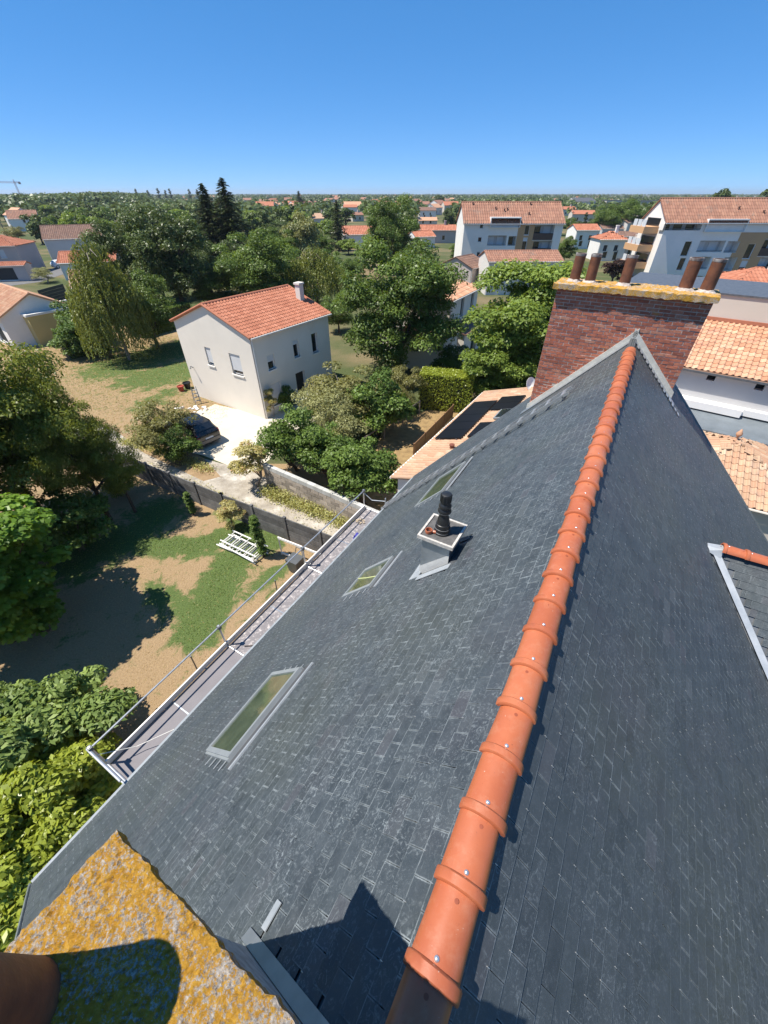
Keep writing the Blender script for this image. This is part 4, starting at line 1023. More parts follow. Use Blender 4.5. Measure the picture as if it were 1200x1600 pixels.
b = MB(); b.box((-0.45, 4.22, 8.05), (16.05, 9.55, 8.13)); b.build('parapet_cap', M_LEAD, rh)
b = MB(); b.box((-0.1, 4.2, 6.83), (14.2, 4.27, 7.0)); b.build('wall_soaker', T_ORANGE, rh)
b = MB(); b.box((-0.1, -0.34, 5.33), (14.2, -0.26, 5.42)); b.build('gutter', M_LEAD, rh)
# white ledge and zinc canopy at first-floor level
uL, zL = rh_uz(1120, 628)
b = MB(); b.box((0.0, -0.55, zL-0.35), (7.3, -0.003, zL-0.0)); b.box((7.3, -0.30, zL-0.30), (14, -0.003, zL-0.0)); b.build('ledge', M_WHITE, rh)
b = MB(); b.hexa([(0, -2.1, zL-0.75), (14, -2.1, zL-0.75), (14, -0.02, zL-0.45), (0, -0.02, zL-0.45), (0, -2.1, zL-0.68), (14, -2.1, zL-0.68), (14, -0.02, zL-0.36), (0, -0.02, zL-0.36)]); b.build('canopy', plain('canopy_zinc', (0.22, 0.25, 0.27), (0.16, 0.185, 0.20), 1.5, 0.55, metal=0.3), rh)

# low outbuilding with weathered canal tiles in front of it
LP = at(1168, 789, 2.6); LAZ = R(120); lx, ly = dirv(LAZ), dirv(LAZ-math.pi/2)
L0 = Vector((LP.x, LP.y, 0))-lx*3.6
gable_house('outbuilding', 'low outbuilding with weathered peach canal tiles below the grey canopy', L0, LAZ, 6.0, 6.2, 2.65, R(20), M_BEIGE, T_OLD, [], 0.2, hip=True, tiles=(0.24, 0.34, 0.075), singles=True, seed=31, cat='outbuilding')
o = bpy.data.objects[-1] if False else None
fin = MB(); fin.lathe([(0.09, 0), (0.05, 0.06), (0.05, 0.16), (0.11, 0.24), (0.12, 0.32), (0.06, 0.42), (0.03, 0.5), (0.0, 0.52)], n=14, cap=False)
fo = fin.build('roof_finial', T_PEACH, [x for x in C.objects if x.name == 'outbuilding'][0], True); fo.location = (6.0-3.1, 3.1, 2.65+math.tan(R(20))*3.1+0.05)
sheet('side_yard', [at(1150, 780), at(1200, 770), at(1260, 900), at(1180, 900)], 0.02, plain('sandy_yard', (0.62, 0.50, 0.34), (0.52, 0.42, 0.28), 1.2, 1.0))

# house with solar panels behind the far gable
SP = at(622, 745, 2.9); SAZ = R(32); sx, sy = dirv(SAZ), dirv(SAZ-math.pi/2)
# local x along the left eave reversed: front = the long eave that faces left, so x runs back towards us
S0 = Vector((SP.x, SP.y, 0))+sx*10.5
sh = gable_house('solar_panel_house', 'low house with pale pink tiles and black solar panels behind the slate verge', S0, SAZ+math.pi, 10.5, 7.6, 2.9, R(17), M_WHITE, T_OLD, [('front', 3.0, 0.9, 1.2, 1.2)], 0.25, tiles=(0.22, 0.36, 0.06), seed=41, hip=False)
cpS, spS = math.cos(R(17)), math.sin(R(17))
def spt(x, t, n): return (x, -0.25+t*cpS-n*spS, 2.9-0.25*math.tan(R(17))+0.03+t*spS+n*cpS)
def s_uv(px, py):
    "x along the eave and distance up the slope of the solar roof"
    nr = (sx*0+Vector((sy.x*spS, sy.y*spS, cpS))); p0 = Vector((S0.x, S0.y, 2.9-0.25*math.tan(R(17))+0.1))+sy*0.25
    q = on_face(px, py, p0, nr); d = q-p0
    return d.dot(-sx), d.dot(Vector((-sy.x*cpS, -sy.y*cpS, spS)))
for k, (c0, c1, nx_, ny_) in enumerate((((682, 688), (773, 628), 5, 1), ((735, 683), (775, 662), 2, 1), ((768, 642), (815, 620), 3, 1))):
    q = [s_uv(*p) for p in ((682, 687), (724, 686), (776, 627), (740, 630))] if k == 0 else ([s_uv(*p) for p in ((731, 685), (766, 682), (790, 660), (750, 662))] if k == 1 else [s_uv(*p) for p in ((768, 643), (808, 639), (820, 619), (782, 622))])
    xs = sorted(p[0] for p in q); ts = sorted(p[1] for p in q); x0, x1, t0, t1 = (xs[0]+xs[1])/2, (xs[2]+xs[3])/2, (ts[0]+ts[1])/2, (ts[2]+ts[3])/2
    n_ = max(1, round((x1-x0)/1.05))
    pan = thing('solar_panel_array', ['long row of black solar panels along the lower edge of the pink tiled roof', 'pair of black solar panels nearest the slate roof', 'short row of black solar panels near the white chimney end'][k], 'solar panels', (S0.x, S0.y, 0), math.pi/2-(SAZ+math.pi), 'solar panels on the pink roof')
    for i in range(n_):
        a, c = x0+(x1-x0)*i/n_+0.012, x0+(x1-x0)*(i+1)/n_-0.012
        b = MB(); b.hexa([spt(a, t0, 0.10), spt(c, t0, 0.10), spt(c, t1, 0.10), spt(a, t1, 0.10), spt(a, t0, 0.14), spt(c, t0, 0.14), spt(c, t1, 0.14), spt(a, t1, 0.14)]); b.build('panel', M_SOLAR, pan)
    b = MB()
    for t_ in (t0+0.25, t1-0.25): b.bar(spt(x0, t_, 0.085), spt(x1, t_, 0.085), 0.04, 0.03)
    b.build('mounting_rail', M_ALU, pan)
x_, t_ = s_uv(790, 647); b = MB()
for (n0, n1, g, mt, nm) in ((0.06, 0.13, 0.0, M_ALU, 'skylight_frame'), (0.132, 0.14, 0.07, M_GLASS, 'skylight_pane')):
    b = MB(); b.hexa([spt(x_-0.6+g, t_-0.4+g, n0), spt(x_+0.6-g, t_-0.4+g, n0), spt(x_+0.6-g, t_+0.4-g, n0), spt(x_-0.6+g, t_+0.4-g, n0), spt(x_-0.6+g, t_-0.4+g, n1), spt(x_+0.6-g, t_-0.4+g, n1), spt(x_+0.6-g, t_+0.4-g, n1), spt(x_-0.6+g, t_+0.4-g, n1)]); b.build(nm, mt, sh)
x_, t_ = s_uv(706, 700); b = MB(); b.lathe([(0.10, 0), (0.09, 0.15), (0.12, 0.17), (0.12, 0.22), (0, 0.24)], spt(x_, t_, 0.03), 12, cap=False); b.build('roof_vent', plain('red_vent', (0.22, 0.07, 0.04)), sh)
dish = thing('satellite_dish', 'white satellite dish on a pole beside the left edge of the brick chimney', 'satellite dish', at(818, 640, 2.9)+Vector((0.4, 1.2, 0.0)), 0.6)
b = MB(); b.tube([(0, 0, -2.9), (0, 0, 1.1)], 0.025, 8); b.build('pole', M_GALV, dish)
b = MB(); b.lathe([(0.0, 0.0), (0.16, 0.02), (0.30, 0.07), (0.40, 0.13), (0.40, 0.14), (0.30, 0.085), (0.0, 0.015)], n=20, cap=False); d = b.build('reflector', M_WHITE, dish, True); d.location = (0, -0.06, 0.95); d.rotation_euler = (R(62), 0, 0)

# ------------------------------------------------------------------ apartment blocks
def apartment(name, label, p_left, W, D, h, pitch, loggias, windows, tans, browns, ground_open, left_balc=False, seed=0, tops=()):
    "facade faces the viewer (local -y); rectangles are given by photo pixels on the facade plane"
    P0 = Vector((p_left.x, p_left.y, 0)); root = thing(name, label, 'apartment block', P0)
    n = Vector((0, -1, 0))
    def uz(px, py):
        q = on_face(px, py, P0, n); return q.x-P0.x, q.z
    def rect(r):
        (x0, y0, x1, y1) = r; ym = (y0+y1)/2; xm = (x0+x1)/2
        # verticals lean in the photograph: take edges at mid height
        return uz(x0, ym)[0], uz(x1, ym)[0], uz(xm, y1)[1], uz(xm, y0)[1]
    holes = []; fills = []
    for r in loggias: q = rect(r); holes.append((*q, 1.3)); fills.append(('loggia', q))
    for r in windows: q = rect(r); holes.append((*q, 0.15)); fills.append(('window', q))
    for r in ground_open: q = rect(r); q = (q[0], q[1], max(q[2], 0.02), q[3]); holes.append((*q, 1.5)); fills.append(('garage_opening', q))
    for r in browns: q = rect(r); holes.append((*q, 1.2)); fills.append(('balcony', q))
    b = MB(); wall_face(b, (0, 0, 0), (1, 0, 0), W, h, holes)
    rise = math.tan(pitch)*D/2
    for x, s in ((0, 1), (W, -1)):
        pts = [(x, D, 0), (x, 0, 0), (x, 0, h), (x, D/2, h+rise), (x, D, h)]; b.poly(pts if s == 1 else pts[::-1])
    b.poly([(W, D, 0), (0, D, 0), (0, D, h), (W, D, h)])
    b.build('wall', M_OFFWHITE, root)
    r_ = np.random.default_rng(seed)
    for kind, (x0, x1, z0, z1) in fills:
        if kind == 'window':
            opening(root, 'window', (0, 0, 0), (1, 0, 0), x0, x1, z0, z1, 0.15, M_GLASS, M_WHITE, float(r_.choice([0.0, 0.3, 0.55])) if x1-x0 > 0.75 or z1-z0 > 1.6 else 0.15, True, 0)
        elif kind == 'garage_opening':
            w = opening(root, 'garage_opening', (0, 0, 0), (1, 0, 0), x0, x1, z0, z1, 1.5, M_BROWNGL, None)
        else:
            w = bpy.data.objects.new(kind, None); C.objects.link(w); w.parent = root
            bb = MB(); bb.poly([(x0, 1.3-0.1*(kind == 'balcony'), z0), (x1, 1.3-0.1*(kind == 'balcony'), z0), (x1, 1.3-0.1*(kind == 'balcony'), z1), (x0, 1.3-0.1*(kind == 'balcony'), z1)]); bb.build('back_wall', M_GREYWALL, w)
            nW = max(1, round((x1-x0)/2.2)); d_ = 1.22-0.1*(kind == 'balcony')
            for i in range(nW):
                a = x0+(x1-x0)*(i+0.12)/nW; c = x0+(x1-x0)*(i+0.8)/nW
                bb = MB(); bb.box((a, d_, z0+0.05), (c, d_+0.06, z0+(z1-z0)*0.86)); bb.build('glazed_door', M_SHUT if r_.random() < 0.45 else M_GLASS, w)
            if kind == 'balcony':
                bb = MB(); bb.box((x0, -0.06, z0), (x1, -0.01, z0+(z1-z0)*0.45)); bb.build('brown_parapet', M_BROWNGL, w)
                bb = MB(); bb.box((x0-0.05, -0.09, z0-0.12), (x1+0.05, -0.001, z0)); bb.build('slab_edge', M_BEIGE, w)
            else:
                bb = MB(); bb.tube([(x0, -0.02, z0+0.25), (x1, -0.02, z0+0.25)], 0.03, 6); bb.build('handrail', M_LEAD, w)
    for r in tans:
        x0, x1, z0, z1 = rect(r)
        # tan cladding as strips beside its windows
        hol = [(max(h_[0], x0)-x0, min(h_[1], x1)-x0, max(h_[2], z0)-z0, min(h_[3], z1)-z0) for h_ in holes if h_[0] < x1 and h_[1] > x0 and h_[2] < z1 and h_[3] > z0]
        bb = MB(); wall_face(bb, (x0, -0.03, z0), (1, 0, 0), x1-x0, z1-z0, hol, 0.029); bb.build('tan_cladding', M_TAN, root)
    zo = h-0.35*math.tan(pitch)
    b = MB()
    for sy_, ey in ((-0.35, D/2), (D+0.35, D/2)):
        e = [(-0.25, sy_, zo), (W+0.25, sy_, zo), (W+0.25, ey, h+rise), (-0.25, ey, h+rise)]; lo = [(x, y, z-0.14) for (x, y, z) in e]
        if sy_ > ey: e = e[::-1]; lo = lo[::-1]
        b.hexa(lo+e)
    b.build('roof', T_BROWN, root)
    cp, sp = math.cos(pitch), math.sin(pitch); L = (D/2+0.35)/cp
    tile_field(root, (-0.25, -0.35, zo+0.02), (1, 0, 0), (0, cp, sp), W+0.5, L, 0.42, 0.8, 0.09, T_BROWN, None, False, seed)
    b = MB(); b.tube([(-0.25, D/2, h+rise+0.05), (W+0.25, D/2, h+rise+0.05)], 0.13, 8); b.build('ridge_cap', T_BROWN, root)
    b = MB(); b.bar((-0.25, -0.40, zo-0.05), (W+0.25, -0.40, zo-0.05), 0.12, 0.12); b.build('gutter', M_OFFWHITE, root)
    for k in range(6):
        u = r_.uniform(0.1, 0.9)*W; t = r_.uniform(0.2, 0.9)*L; b = MB(); b.lathe([(0.14, 0), (0.14, 0.35), (0.2, 0.36), (0.2, 0.45), (0, 0.5)], (u, -0.35+t*cp, zo+t*sp), 8, cap=False); b.build('roof_vent', T_DKBROWN, root)
    for r in tops:     # loggia boxes that break through the eave
        x0, x1, z0, z1 = rect(r)
        w = bpy.data.objects.new('roof_loggia', None); C.objects.link(w); w.parent = root
        b = MB(); b.box((x0, -0.45, z1), (x1, 2.8, z1+0.16)); b.build('slab', M_WHITE, w)
        for xx in (x0, x1-0.12): b = MB(); b.box((xx, -0.40, z0), (xx+0.12, 2.8, z1)); b.build('cheek_wall', M_OFFWHITE, w)
        b = MB(); b.box((x0+0.12, 0.9, z0), (x1-0.12, 0.98, z1)); b.build('back_wall', M_GREYWALL, w)
        b = MB(); b.box((x0+0.4, 0.82, z0+0.1), (x0+(x1-x0)*0.5, 0.88, z1-0.15)); b.build('shutter', M_SHUT, w)
        b = MB(); b.box((x0+(x1-x0)*0.7, 0.82, z0+0.1), (x0+(x1-x0)*0.88, 0.88, z1-0.15)); b.build('shutter', M_SHUT, w)
        b = MB(); b.box((x0+0.12, -0.40, z0-0.05), (x1-0.12, 0.9, z0)); b.build('floor_slab', M_OFFWHITE, w)
    if left_balc:
        for k in range(3):
            w = bpy.data.objects.new('side_balcony', None); C.objects.link(w); w.parent = root
            z = 1.6+k*2.6
            b = MB(); b.box((-2.6, 1.6, z), (-0.001, 6.5, z+0.95)); b.build('peach_parapet', plain('peach_paint', (0.62, 0.36, 0.18), (0.56, 0.32, 0.16), 1, 0.8), w)
            b = MB(); b.box((-0.05, 2.0, z+0.95), (-0.002, 6.2, z+2.1)); b.build('glazed_door', M_GLASS, w)
            for j in range(3): b = MB(); b.box((-2.5, 1.7+j*1.5, z+0.95), (-2.44, 2.9+j*1.5, z+1.9)); b.build('screen', M_SHUT, w)
    return root
apartment('apartment_block', 'pale apartment block with brown tiled roof behind the light green tree', at(718, 425), 18.6, 9.5, 8.0, R(31),
          [(762, 368, 791, 384), (794, 369, 806, 384), (759, 391, 803, 404)],
          [(750, 349, 755, 357), (747, 370, 752.5, 378), (745, 393, 750, 401), (820, 352, 827, 367), (816, 371, 823, 391)],
          [(807, 349, 838, 397)], [(834, 351, 865, 375), (832, 376, 861, 397)], [(722, 414, 737, 424), (739, 414, 754, 424)], seed=3, tops=[(766, 341, 813, 355)])
apartment('apartment_block', 'long apartment block with tan panels and brown roof right of the chimney pots', at(1009, 438), 30, 8.0, 8.6, R(36),
          [(1037, 349, 1096, 360), (1091, 376, 1131, 394), (1134, 377, 1153, 395), (1087, 401, 1108, 421), (1128, 402, 1148, 423)],
          [(1067, 377, 1078, 400), (1060, 403, 1069, 422), (1165, 381, 1176, 404), (1155, 407, 1165, 426)],
          [(1143, 363, 1196, 430)], [(1190, 372, 1230, 400), (1183, 402, 1225, 427)], [(1013, 429, 1032, 440), (1034, 429, 1050, 441), (1052, 430, 1066, 441), (1082, 431, 1096, 442)], True, 5, tops=[(1102, 344, 1165, 362)])

# ------------------------------------------------------------------ other houses
M_PINKGR = plain('pinkish_wall', (0.50, 0.43, 0.40), (0.45, 0.39, 0.365), 0.7, 0.9)
M_LGREY = plain('light_grey_wall', (0.66, 0.62, 0.57), (0.60, 0.565, 0.52), 0.7, 0.9)
def hs(label, px, py, az, W, D, h, pitch, wall, roof, wins=(), cat='house', name='house', **kw):
    return gable_house(name, label, at(px, py), R(az), W, D, h, R(pitch), wall, roof, wins, cat=cat, **kw)
dk = dict(back=M_DARK); shf = dict(shutter=0.95)
# cream villa behind the big tree
vr = at(748, 447, 5.2); vx = dirv(R(30)); V0 = Vector((vr.x, vr.y, 0))-vx*7.0
hv = gable_house('cream_villa', 'cream two-storey villa with yellow-orange hipped roof right of the big round tree', V0, R(30), 7.0, 7.0, 5.2, R(18), M_RENDER, T_PEACH, [('front', 3.0, 3.3, 0.75, 1.5), ('front', 5.6, 3.3, 0.75, 1.5), ('front', 5.6, 0.3, 0.9, 2.0, dk)], 0.35, hip=True, tiles=(0.3, 0.5, 0.07), seed=51)
b = MB(); b.hexa([(0.4, -1.6, 2.35), (6.9, -1.6, 2.35), (6.9, -0.02, 2.85), (0.4, -0.02, 2.85), (0.4, -1.6, 2.45), (6.9, -1.6, 2.45), (6.9, -0.02, 2.97), (0.4, -0.02, 2.97)]); b.build('porch_roof', T_DKBROWN, hv)
b = MB(); wall_face(b, (0.6, -1.4, 0), (1, 0, 0), 6.2, 2.38, [(2.0, 3.6, 0.0, 2.1), (4.6, 5.5, 0.0, 2.1)], 0.3); b.poly([(0.6, -0.01, 0), (0.6, -1.4, 0), (0.6, -1.4, 2.38), (0.6, -0.01, 2.6)]); b.build('porch_wall', M_RENDER, hv)
wv = gable_house('villa_wing', 'low wing of the cream villa with orange tiles and one dark window', V0-vx*3.4-dirv(R(120))*0.2+dirv(R(-60))*-1.2, R(30), 3.3, 4.4, 2.9, R(17), M_RENDER, T_PEACH, [('front', 1.6, 0.7, 0.8, 1.5, dk)], 0.25, hip=True, tiles=(0.3, 0.45, 0.07), seed=52)
hs('house with brown tiled roof in front of the pale apartment block', 757, 461, 88, 11, 6.5, 4.4, 17, M_LGREY, T_BROWN, [('front', 2.2, 2.0, 0.8, 1.4, dk)], over=0.2, seed=53, tiles=(0.35, 0.6, 0.07))
hs('small brown-roofed house between villa and apartment block', 733, 452, 40, 5, 6, 3.0, 22, M_PINKGR, T_DKBROWN, seed=54, tiles=(0.35, 0.6, 0.07))
# houses on the left
hs('grey-white gabled house with brown roof in the row on the left', 85, 414, 62, 11, 9.5, 4.6, 24, M_LGREY, T_DKBROWN, [('left', 6.8, 0.1, 2.0, 2.0, shf), ('front', 5, 0.9, 1.6, 1.4, dk)], over=0.15, seed=61, tiles=(0.35, 0.5, 0.06))
hs('brown-roofed cottage beside the grey-white gabled house', 150, 402, 80, 8, 7, 2.6, 22, M_WHITE, T_DKBROWN, [('front', 3, 0.8, 1.2, 1.2)], seed=62, tiles=(0.35, 0.5, 0.06))
hs('pinkish house with orange roof at the left edge of the photo', -45, 432, 78, 9.6, 8, 4.7, 20, M_PINKGR, T_ORANGE, [('front', 7.0, 2.8, 1.0, 1.3, shf), ('front', 4.0, 2.8, 1.0, 1.3)], over=0.25, hip=True, seed=63, tiles=(0.3, 0.5, 0.06))
hp_ = hs('low orange-tiled lean-to in front of the pinkish house', -45, 442, 78, 9.4, 2.4, 2.4, 18, M_PINKGR, T_ORANGE, [('front', 6.0, 0.2, 3.0, 1.9, dk)], over=0.15, seed=64, cat='lean-to', name='lean_to', tiles=(0.3, 0.45, 0.06))
_p = at(-2, 497, 2.9)-dirv(R(128))*10
gable_house('house', 'house with broad pale orange roof at the lower left behind the leafy tree', _p, R(128), 10, 6.4, 2.9, R(27), M_WHITE, T_PEACH, [('front', 7, 0.1, 3.0, 2.2, dk)], 0.3, seed=65, tiles=(0.28, 0.42, 0.06))
hs('house with red roof behind the weeping birch', 103, 438, 72, 9, 6.5, 2.7, 22, M_WHITE, T_ORANGE, [('front', 4, 0.5, 1.2, 1.4)], seed=66, tiles=(0.3, 0.45, 0.06))
hs('white gabled house with striped pink roof left of the weeping birch', 130, 492, 66, 7, 5.5, 3.1, 28, M_WHITE, T_OLD, [('left', 2.8, 0.8, 0.9, 1.2)], over=0.15, seed=67, tiles=(0.5, 0.6, 0.09))
_g0, _g1 = at(41, 494, 2.85), at(106, 482, 2.85)
g = thing('garage', 'yellow flat-roofed garage with white coping below the pale orange roof', 'garage', (_g0.x, _g0.y, 0), math.atan2(_g1.y-_g0.y, _g1.x-_g0.x))
b = MB(); b.box((0, 0, 0), (6.6, 4.2, 2.75)); b.build('wall', M_YELLOW, g)
b = MB()
for lo, hi in (((-0.1, -0.1, 2.75), (6.7, 0.15, 2.95)), ((-0.1, 4.05, 2.75), (6.7, 4.3, 2.95)), ((-0.1, 0.15, 2.75), (0.15, 4.05, 2.95)), ((6.45, 0.15, 2.75), (6.7, 4.05, 2.95))): b.box(lo, hi)
b.build('coping', M_WHITE, g)
b = MB(); b.box((0.15, 0.15, 2.70), (6.45, 4.05, 2.82)); b.build('flat_roof', T_SLATEG, g)
b = MB(); b.box((-0.04, 1.6, 0.5), (-0.001, 2.4, 1.5)); b.build('window', M_GLASS, g)
hs('white house with reddish roof at the far left edge', 22, 362, 60, 10, 9, 4.2, 30, M_WHITE, T_BROWN, [('front', 5, 2.8, 0.9, 1.1), ('left', 4.5, 3.6, 1.2, 1.2, dk)], over=0.2, seed=68, tiles=(0.5, 0.8, 0.08))
FAR = [(500, 353, 70, 12, 9, 3.0, 'h', M_BEIGE, T_OLD, 'low house with pale pink hipped roof among trees'), (548, 338, 85, 9, 7, 5.0, 'g', M_WHITE, T_ORANGE, 'tall white house with bright orange roof beside the dark spruce'),
       (560, 346, 60, 7, 6, 3, 'g', M_BEIGE, T_BROWN, 'small house with dull red roof below the bright orange one'), (566, 387, 80, 10, 9, 3.2, 'g', M_WHITE, T_ORANGE, 'red-roofed house partly behind the tall round tree'),
       (668, 342, 88, 10, 8, 4.2, 'g', M_WHITE, T_DKBROWN, 'white house with grey-brown roof right of the tall round tree'), (668, 353, 88, 9, 6, 2.2, 'g', M_BEIGE, T_PEACH, 'long low building with orange roof under the white house'),
       (684, 380, 90, 11, 6, 3.4, 'g', M_PINKGR, T_ORANGE, 'pinkish building with long bright orange roof left of the apartments'), (664, 388, 70, 6, 6, 2.8, 'g', M_WHITE, T_ORANGE, 'small white gable with orange roof by the leafy crown'),
       (723, 336, 90, 14, 8, 3.5, 'g', M_PINKGR, T_BROWN, 'house with broad pink roof just left of the apartment ridge'), (912, 389, 86, 6.6, 6, 4.4, 'g', M_WHITE, T_ORANGE, 'white two-storey house with red roof behind the left chimney pots'),
       (950, 408, 92, 6.0, 6, 4.2, 'h', M_WHITE, T_ORANGE, 'white cube house with orange hipped roof between the chimney pots'), (953, 374, 90, 7, 5, 3, 'g', M_GREYWALL, T_DKBROWN, 'house with dark red roof behind the white cube house'),
       (986, 373, 60, 9, 8, 4.6, 'g', M_LGREY, T_DKBROWN, 'grey gabled house with oval window left of the long apartments'), (986, 384, 92, 9, 5, 2.4, 'g', M_LGREY, T_DKBROWN, 'low house with dark brown roof before the grey gable'),
       (988, 406, 80, 6, 5, 2.6, 'h', M_BEIGE, T_ORANGE, 'small orange hipped roof beside the rightmost left pot'), (910, 347, 95, 12, 8, 3.6, 'g', M_BEIGE, T_ORANGE, 'beige house with wide orange roof beyond the white two-storey house'),
       (888, 337, 88, 9, 8, 3.6, 'g', M_LGREY, T_ORANGE, 'grey house with orange roof touching the apartment block corner'), (912, 327, 80, 22, 16, 6, 'g', M_LGREY, T_SLATEG, 'large grey-roofed building near the horizon'),
       (956, 328, 90, 14, 10, 7, 'f', M_BEIGE, T_SLATEG, 'cream flat-roofed building behind the twin trees'), (1010, 330, 92, 24, 12, 7, 'f', M_PINKGR, T_SLATEG, 'long brown flat-roofed building near the horizon'),
       (1010, 354, 92, 10, 8, 5, 'f', M_PINKGR, T_SLATEG, 'grey-brown flat-roofed house left of the long apartments'), (180, 342, 80, 12, 9, 3, 'g', M_BEIGE, T_OLD, 'low peach-roofed house behind the lime green trees'),
       (168, 331, 80, 13, 9, 3.4, 'g', M_WHITE, T_BROWN, 'house with long brown roof by the dark wood'), (196, 326, 80, 12, 9, 4, 'g', M_WHITE, T_SLATEG, 'white building with grey roof by the dark wood'),
       (1180, 476, 100, 8, 7, 2.6, 'h', M_LGREY, T_ORANGE, 'low orange hipped roof above the beige wall at the right edge')]
for k, (px, py, az, W, D, h, kind, wl_, rf, lab) in enumerate(FAR):
    p = at(px, py); d_ = dirv(R(az)); p = p-d_*W/2
    near_ = py > 370
    wins = [('front', W*0.25, h*0.45 if h > 4 else 0.8, 0.9, 1.2), ('front', W*0.65, h*0.45 if h > 4 else 0.8, 0.9, 1.2)]
    if h > 4: wins += [('front', W*0.3, 0.6, 1.0, 1.3), ('front', W*0.7, 0.2, 0.9, 1.9)]
    if kind == 'f':
        t = thing('building', lab, 'building', p, math.pi/2-R(az))
        b = MB(); wall_face(b, (0, 0, 0), (1, 0, 0), W, h, [(W*(i+.25)/5, W*(i+.75)/5, h*0.5, h*0.8) for i in range(5)], 0.3)
        b.poly([(0, D, 0), (0, 0, 0), (0, 0, h), (0, D, h)]); b.poly([(W, 0, 0), (W, D, 0), (W, D, h), (W, 0, h)]); b.build('wall', wl_, t)
        for i in range(5): opening(t, 'window', (0, 0, 0), (1, 0, 0), W*(i+.25)/5, W*(i+.75)/5, h*0.5, h*0.8, 0.3, M_GLASS, None)
        b = MB(); b.box((-0.3, -0.3, h), (W+0.3, D+0.3, h+0.35)); b.build('roof', rf, t)
    else:
        gable_house('house', lab, p, R(az), W, D, h, R(20 if kind == 'g' else 22), wl_, rf, wins, 0.3, hip=(kind == 'h'), tiles=(0.5, 0.8, 0.08), seed=70+k, detail=near_, chim=[(W*0.7, D/2, 0.6, 1.3)] if k % 2 == 0 else ())
# small roofs scattered to the horizon
ffr = np.random.default_rng(12); spots = [(425, 331), (437, 326), (452, 333), (421, 346), (580, 318), (588, 322), (660, 328), (696, 320), (706, 322), (246, 318), (324, 326), (330, 312), (300, 312), (290, 318), (410, 322), (445, 320), (520, 318), (505, 322), (600, 312), (640, 315), (675, 314), (1100, 312), (1150, 309), (1060, 310), (980, 309), (930, 312), (865, 318), (15, 356), (128, 318)]+[(float(ffr.uniform(380, 720)), float(306+ffr.random()**1.5*32)) for _ in range(44)]+[(float(ffr.uniform(880, 1230)), float(306+ffr.random()**1.5*12)) for _ in range(16)]+[(float(ffr.uniform(-20, 380)), float(306+ffr.random()*14)) for _ in range(22)]
proto = {}
for k, (px, py) in enumerate(spots):
    c = (M_WHITE, M_BEIGE, M_LGREY)[k % 3]; rf = (T_PEACH, T_ORANGE, T_BROWN)[(k//3) % 3]; key = (k % 3, (k//3) % 3)
    p = at(px, py); az = R(ffr.choice([38, -52+180, 80]))
    if key not in proto:
        proto[key] = o = gable_house('house', 'tiny far-off %s house with %s roof among the distant trees' % (('white', 'beige', 'grey')[key[0]], ('pale peach', 'orange', 'brown')[key[1]]), p, az, 11, 8.5, 3.6, R(22), c, rf, [('front', 3, 0.9, 1.2, 1.3), ('front', 8, 0.9, 1.2, 1.3)], 0.3, detail=False, group='tiny %s houses with %s roofs near the horizon' % (('white', 'beige', 'grey')[key[0]], ('peach', 'orange', 'brown')[key[1]]))
    else:
        o = copy_tree(proto[key])
    o.location = p; o.rotation_euler = (0, 0, math.pi/2-az); s_ = ffr.uniform(0.8, 1.25); o.scale = (s_, s_, ffr.uniform(0.9, 1.5))

# ------------------------------------------------------------------ vegetation
L_OAK = leaf_mat('leaf_oak', (0.031, 0.060, 0.015), (0.116, 0.175, 0.045))
L_DARK = leaf_mat('leaf_dark', (0.021, 0.038, 0.013), (0.081, 0.116, 0.039), 0.25)
L_LIME = leaf_mat('leaf_lime', (0.062, 0.108, 0.022), (0.180, 0.245, 0.066), 0.40)
L_YEL = leaf_mat('leaf_yellowish', (0.036, 0.052, 0.012), (0.118, 0.148, 0.030), 0.40, extra=(0.23, 0.21, 0.05))
L_LAUREL = leaf_mat('leaf_laurel', (0.067, 0.097, 0.014), (0.200, 0.243, 0.039), 0.35, 0.32, extra=(0.356, 0.338, 0.069))
L_FIG = leaf_mat('leaf_fig', (0.060, 0.105, 0.030), (0.185, 0.250, 0.085), 0.3, 0.5)
L_MAPLE = leaf_mat('leaf_maple', (0.040, 0.090, 0.012), (0.135, 0.235, 0.036), 0.42)
L_OLIVE = leaf_mat('leaf_olive', (0.073, 0.084, 0.041), (0.198, 0.204, 0.107), 0.2, extra=(0.277, 0.276, 0.163))
L_WILLOW = leaf_mat('leaf_willow', (0.062, 0.081, 0.021), (0.164, 0.193, 0.057), 0.35)
L_SPRUCE = leaf_mat('leaf_spruce', (0.015, 0.027, 0.011), (0.050, 0.069, 0.028), 0.12)
L_SHRUB = leaf_mat('leaf_evergreen', (0.028, 0.060, 0.014), (0.105, 0.165, 0.036), 0.25, 0.5)
L_DRY = leaf_mat('leaf_dry_shrub', (0.060, 0.068, 0.028), (0.145, 0.145, 0.065), 0.3, extra=(0.26, 0.20, 0.11))
L_SILVER = leaf_mat('leaf_silver', (0.092, 0.108, 0.051), (0.238, 0.246, 0.133), 0.25)
L_PURPLE = leaf_mat('leaf_purple', (0.015, 0.007, 0.008), (0.042, 0.019, 0.021), 0.2)
L_PINK = leaf_mat('leaf_oleander', (0.106, 0.108, 0.041), (0.290, 0.264, 0.133), 0.3, extra=(0.726, 0.240, 0.224))
L_GRASS = leaf_mat('leaf_weed', (0.16, 0.14, 0.055), (0.44, 0.36, 0.18), 0.3, extra=(0.14, 0.20, 0.05))
L_WOOD = leaf_mat('leaf_far_wood', (0.025, 0.045, 0.015), (0.089, 0.123, 0.039), 0.2)
L_AUT = leaf_mat('leaf_autumn', (0.173, 0.105, 0.018), (0.404, 0.245, 0.045), 0.3)

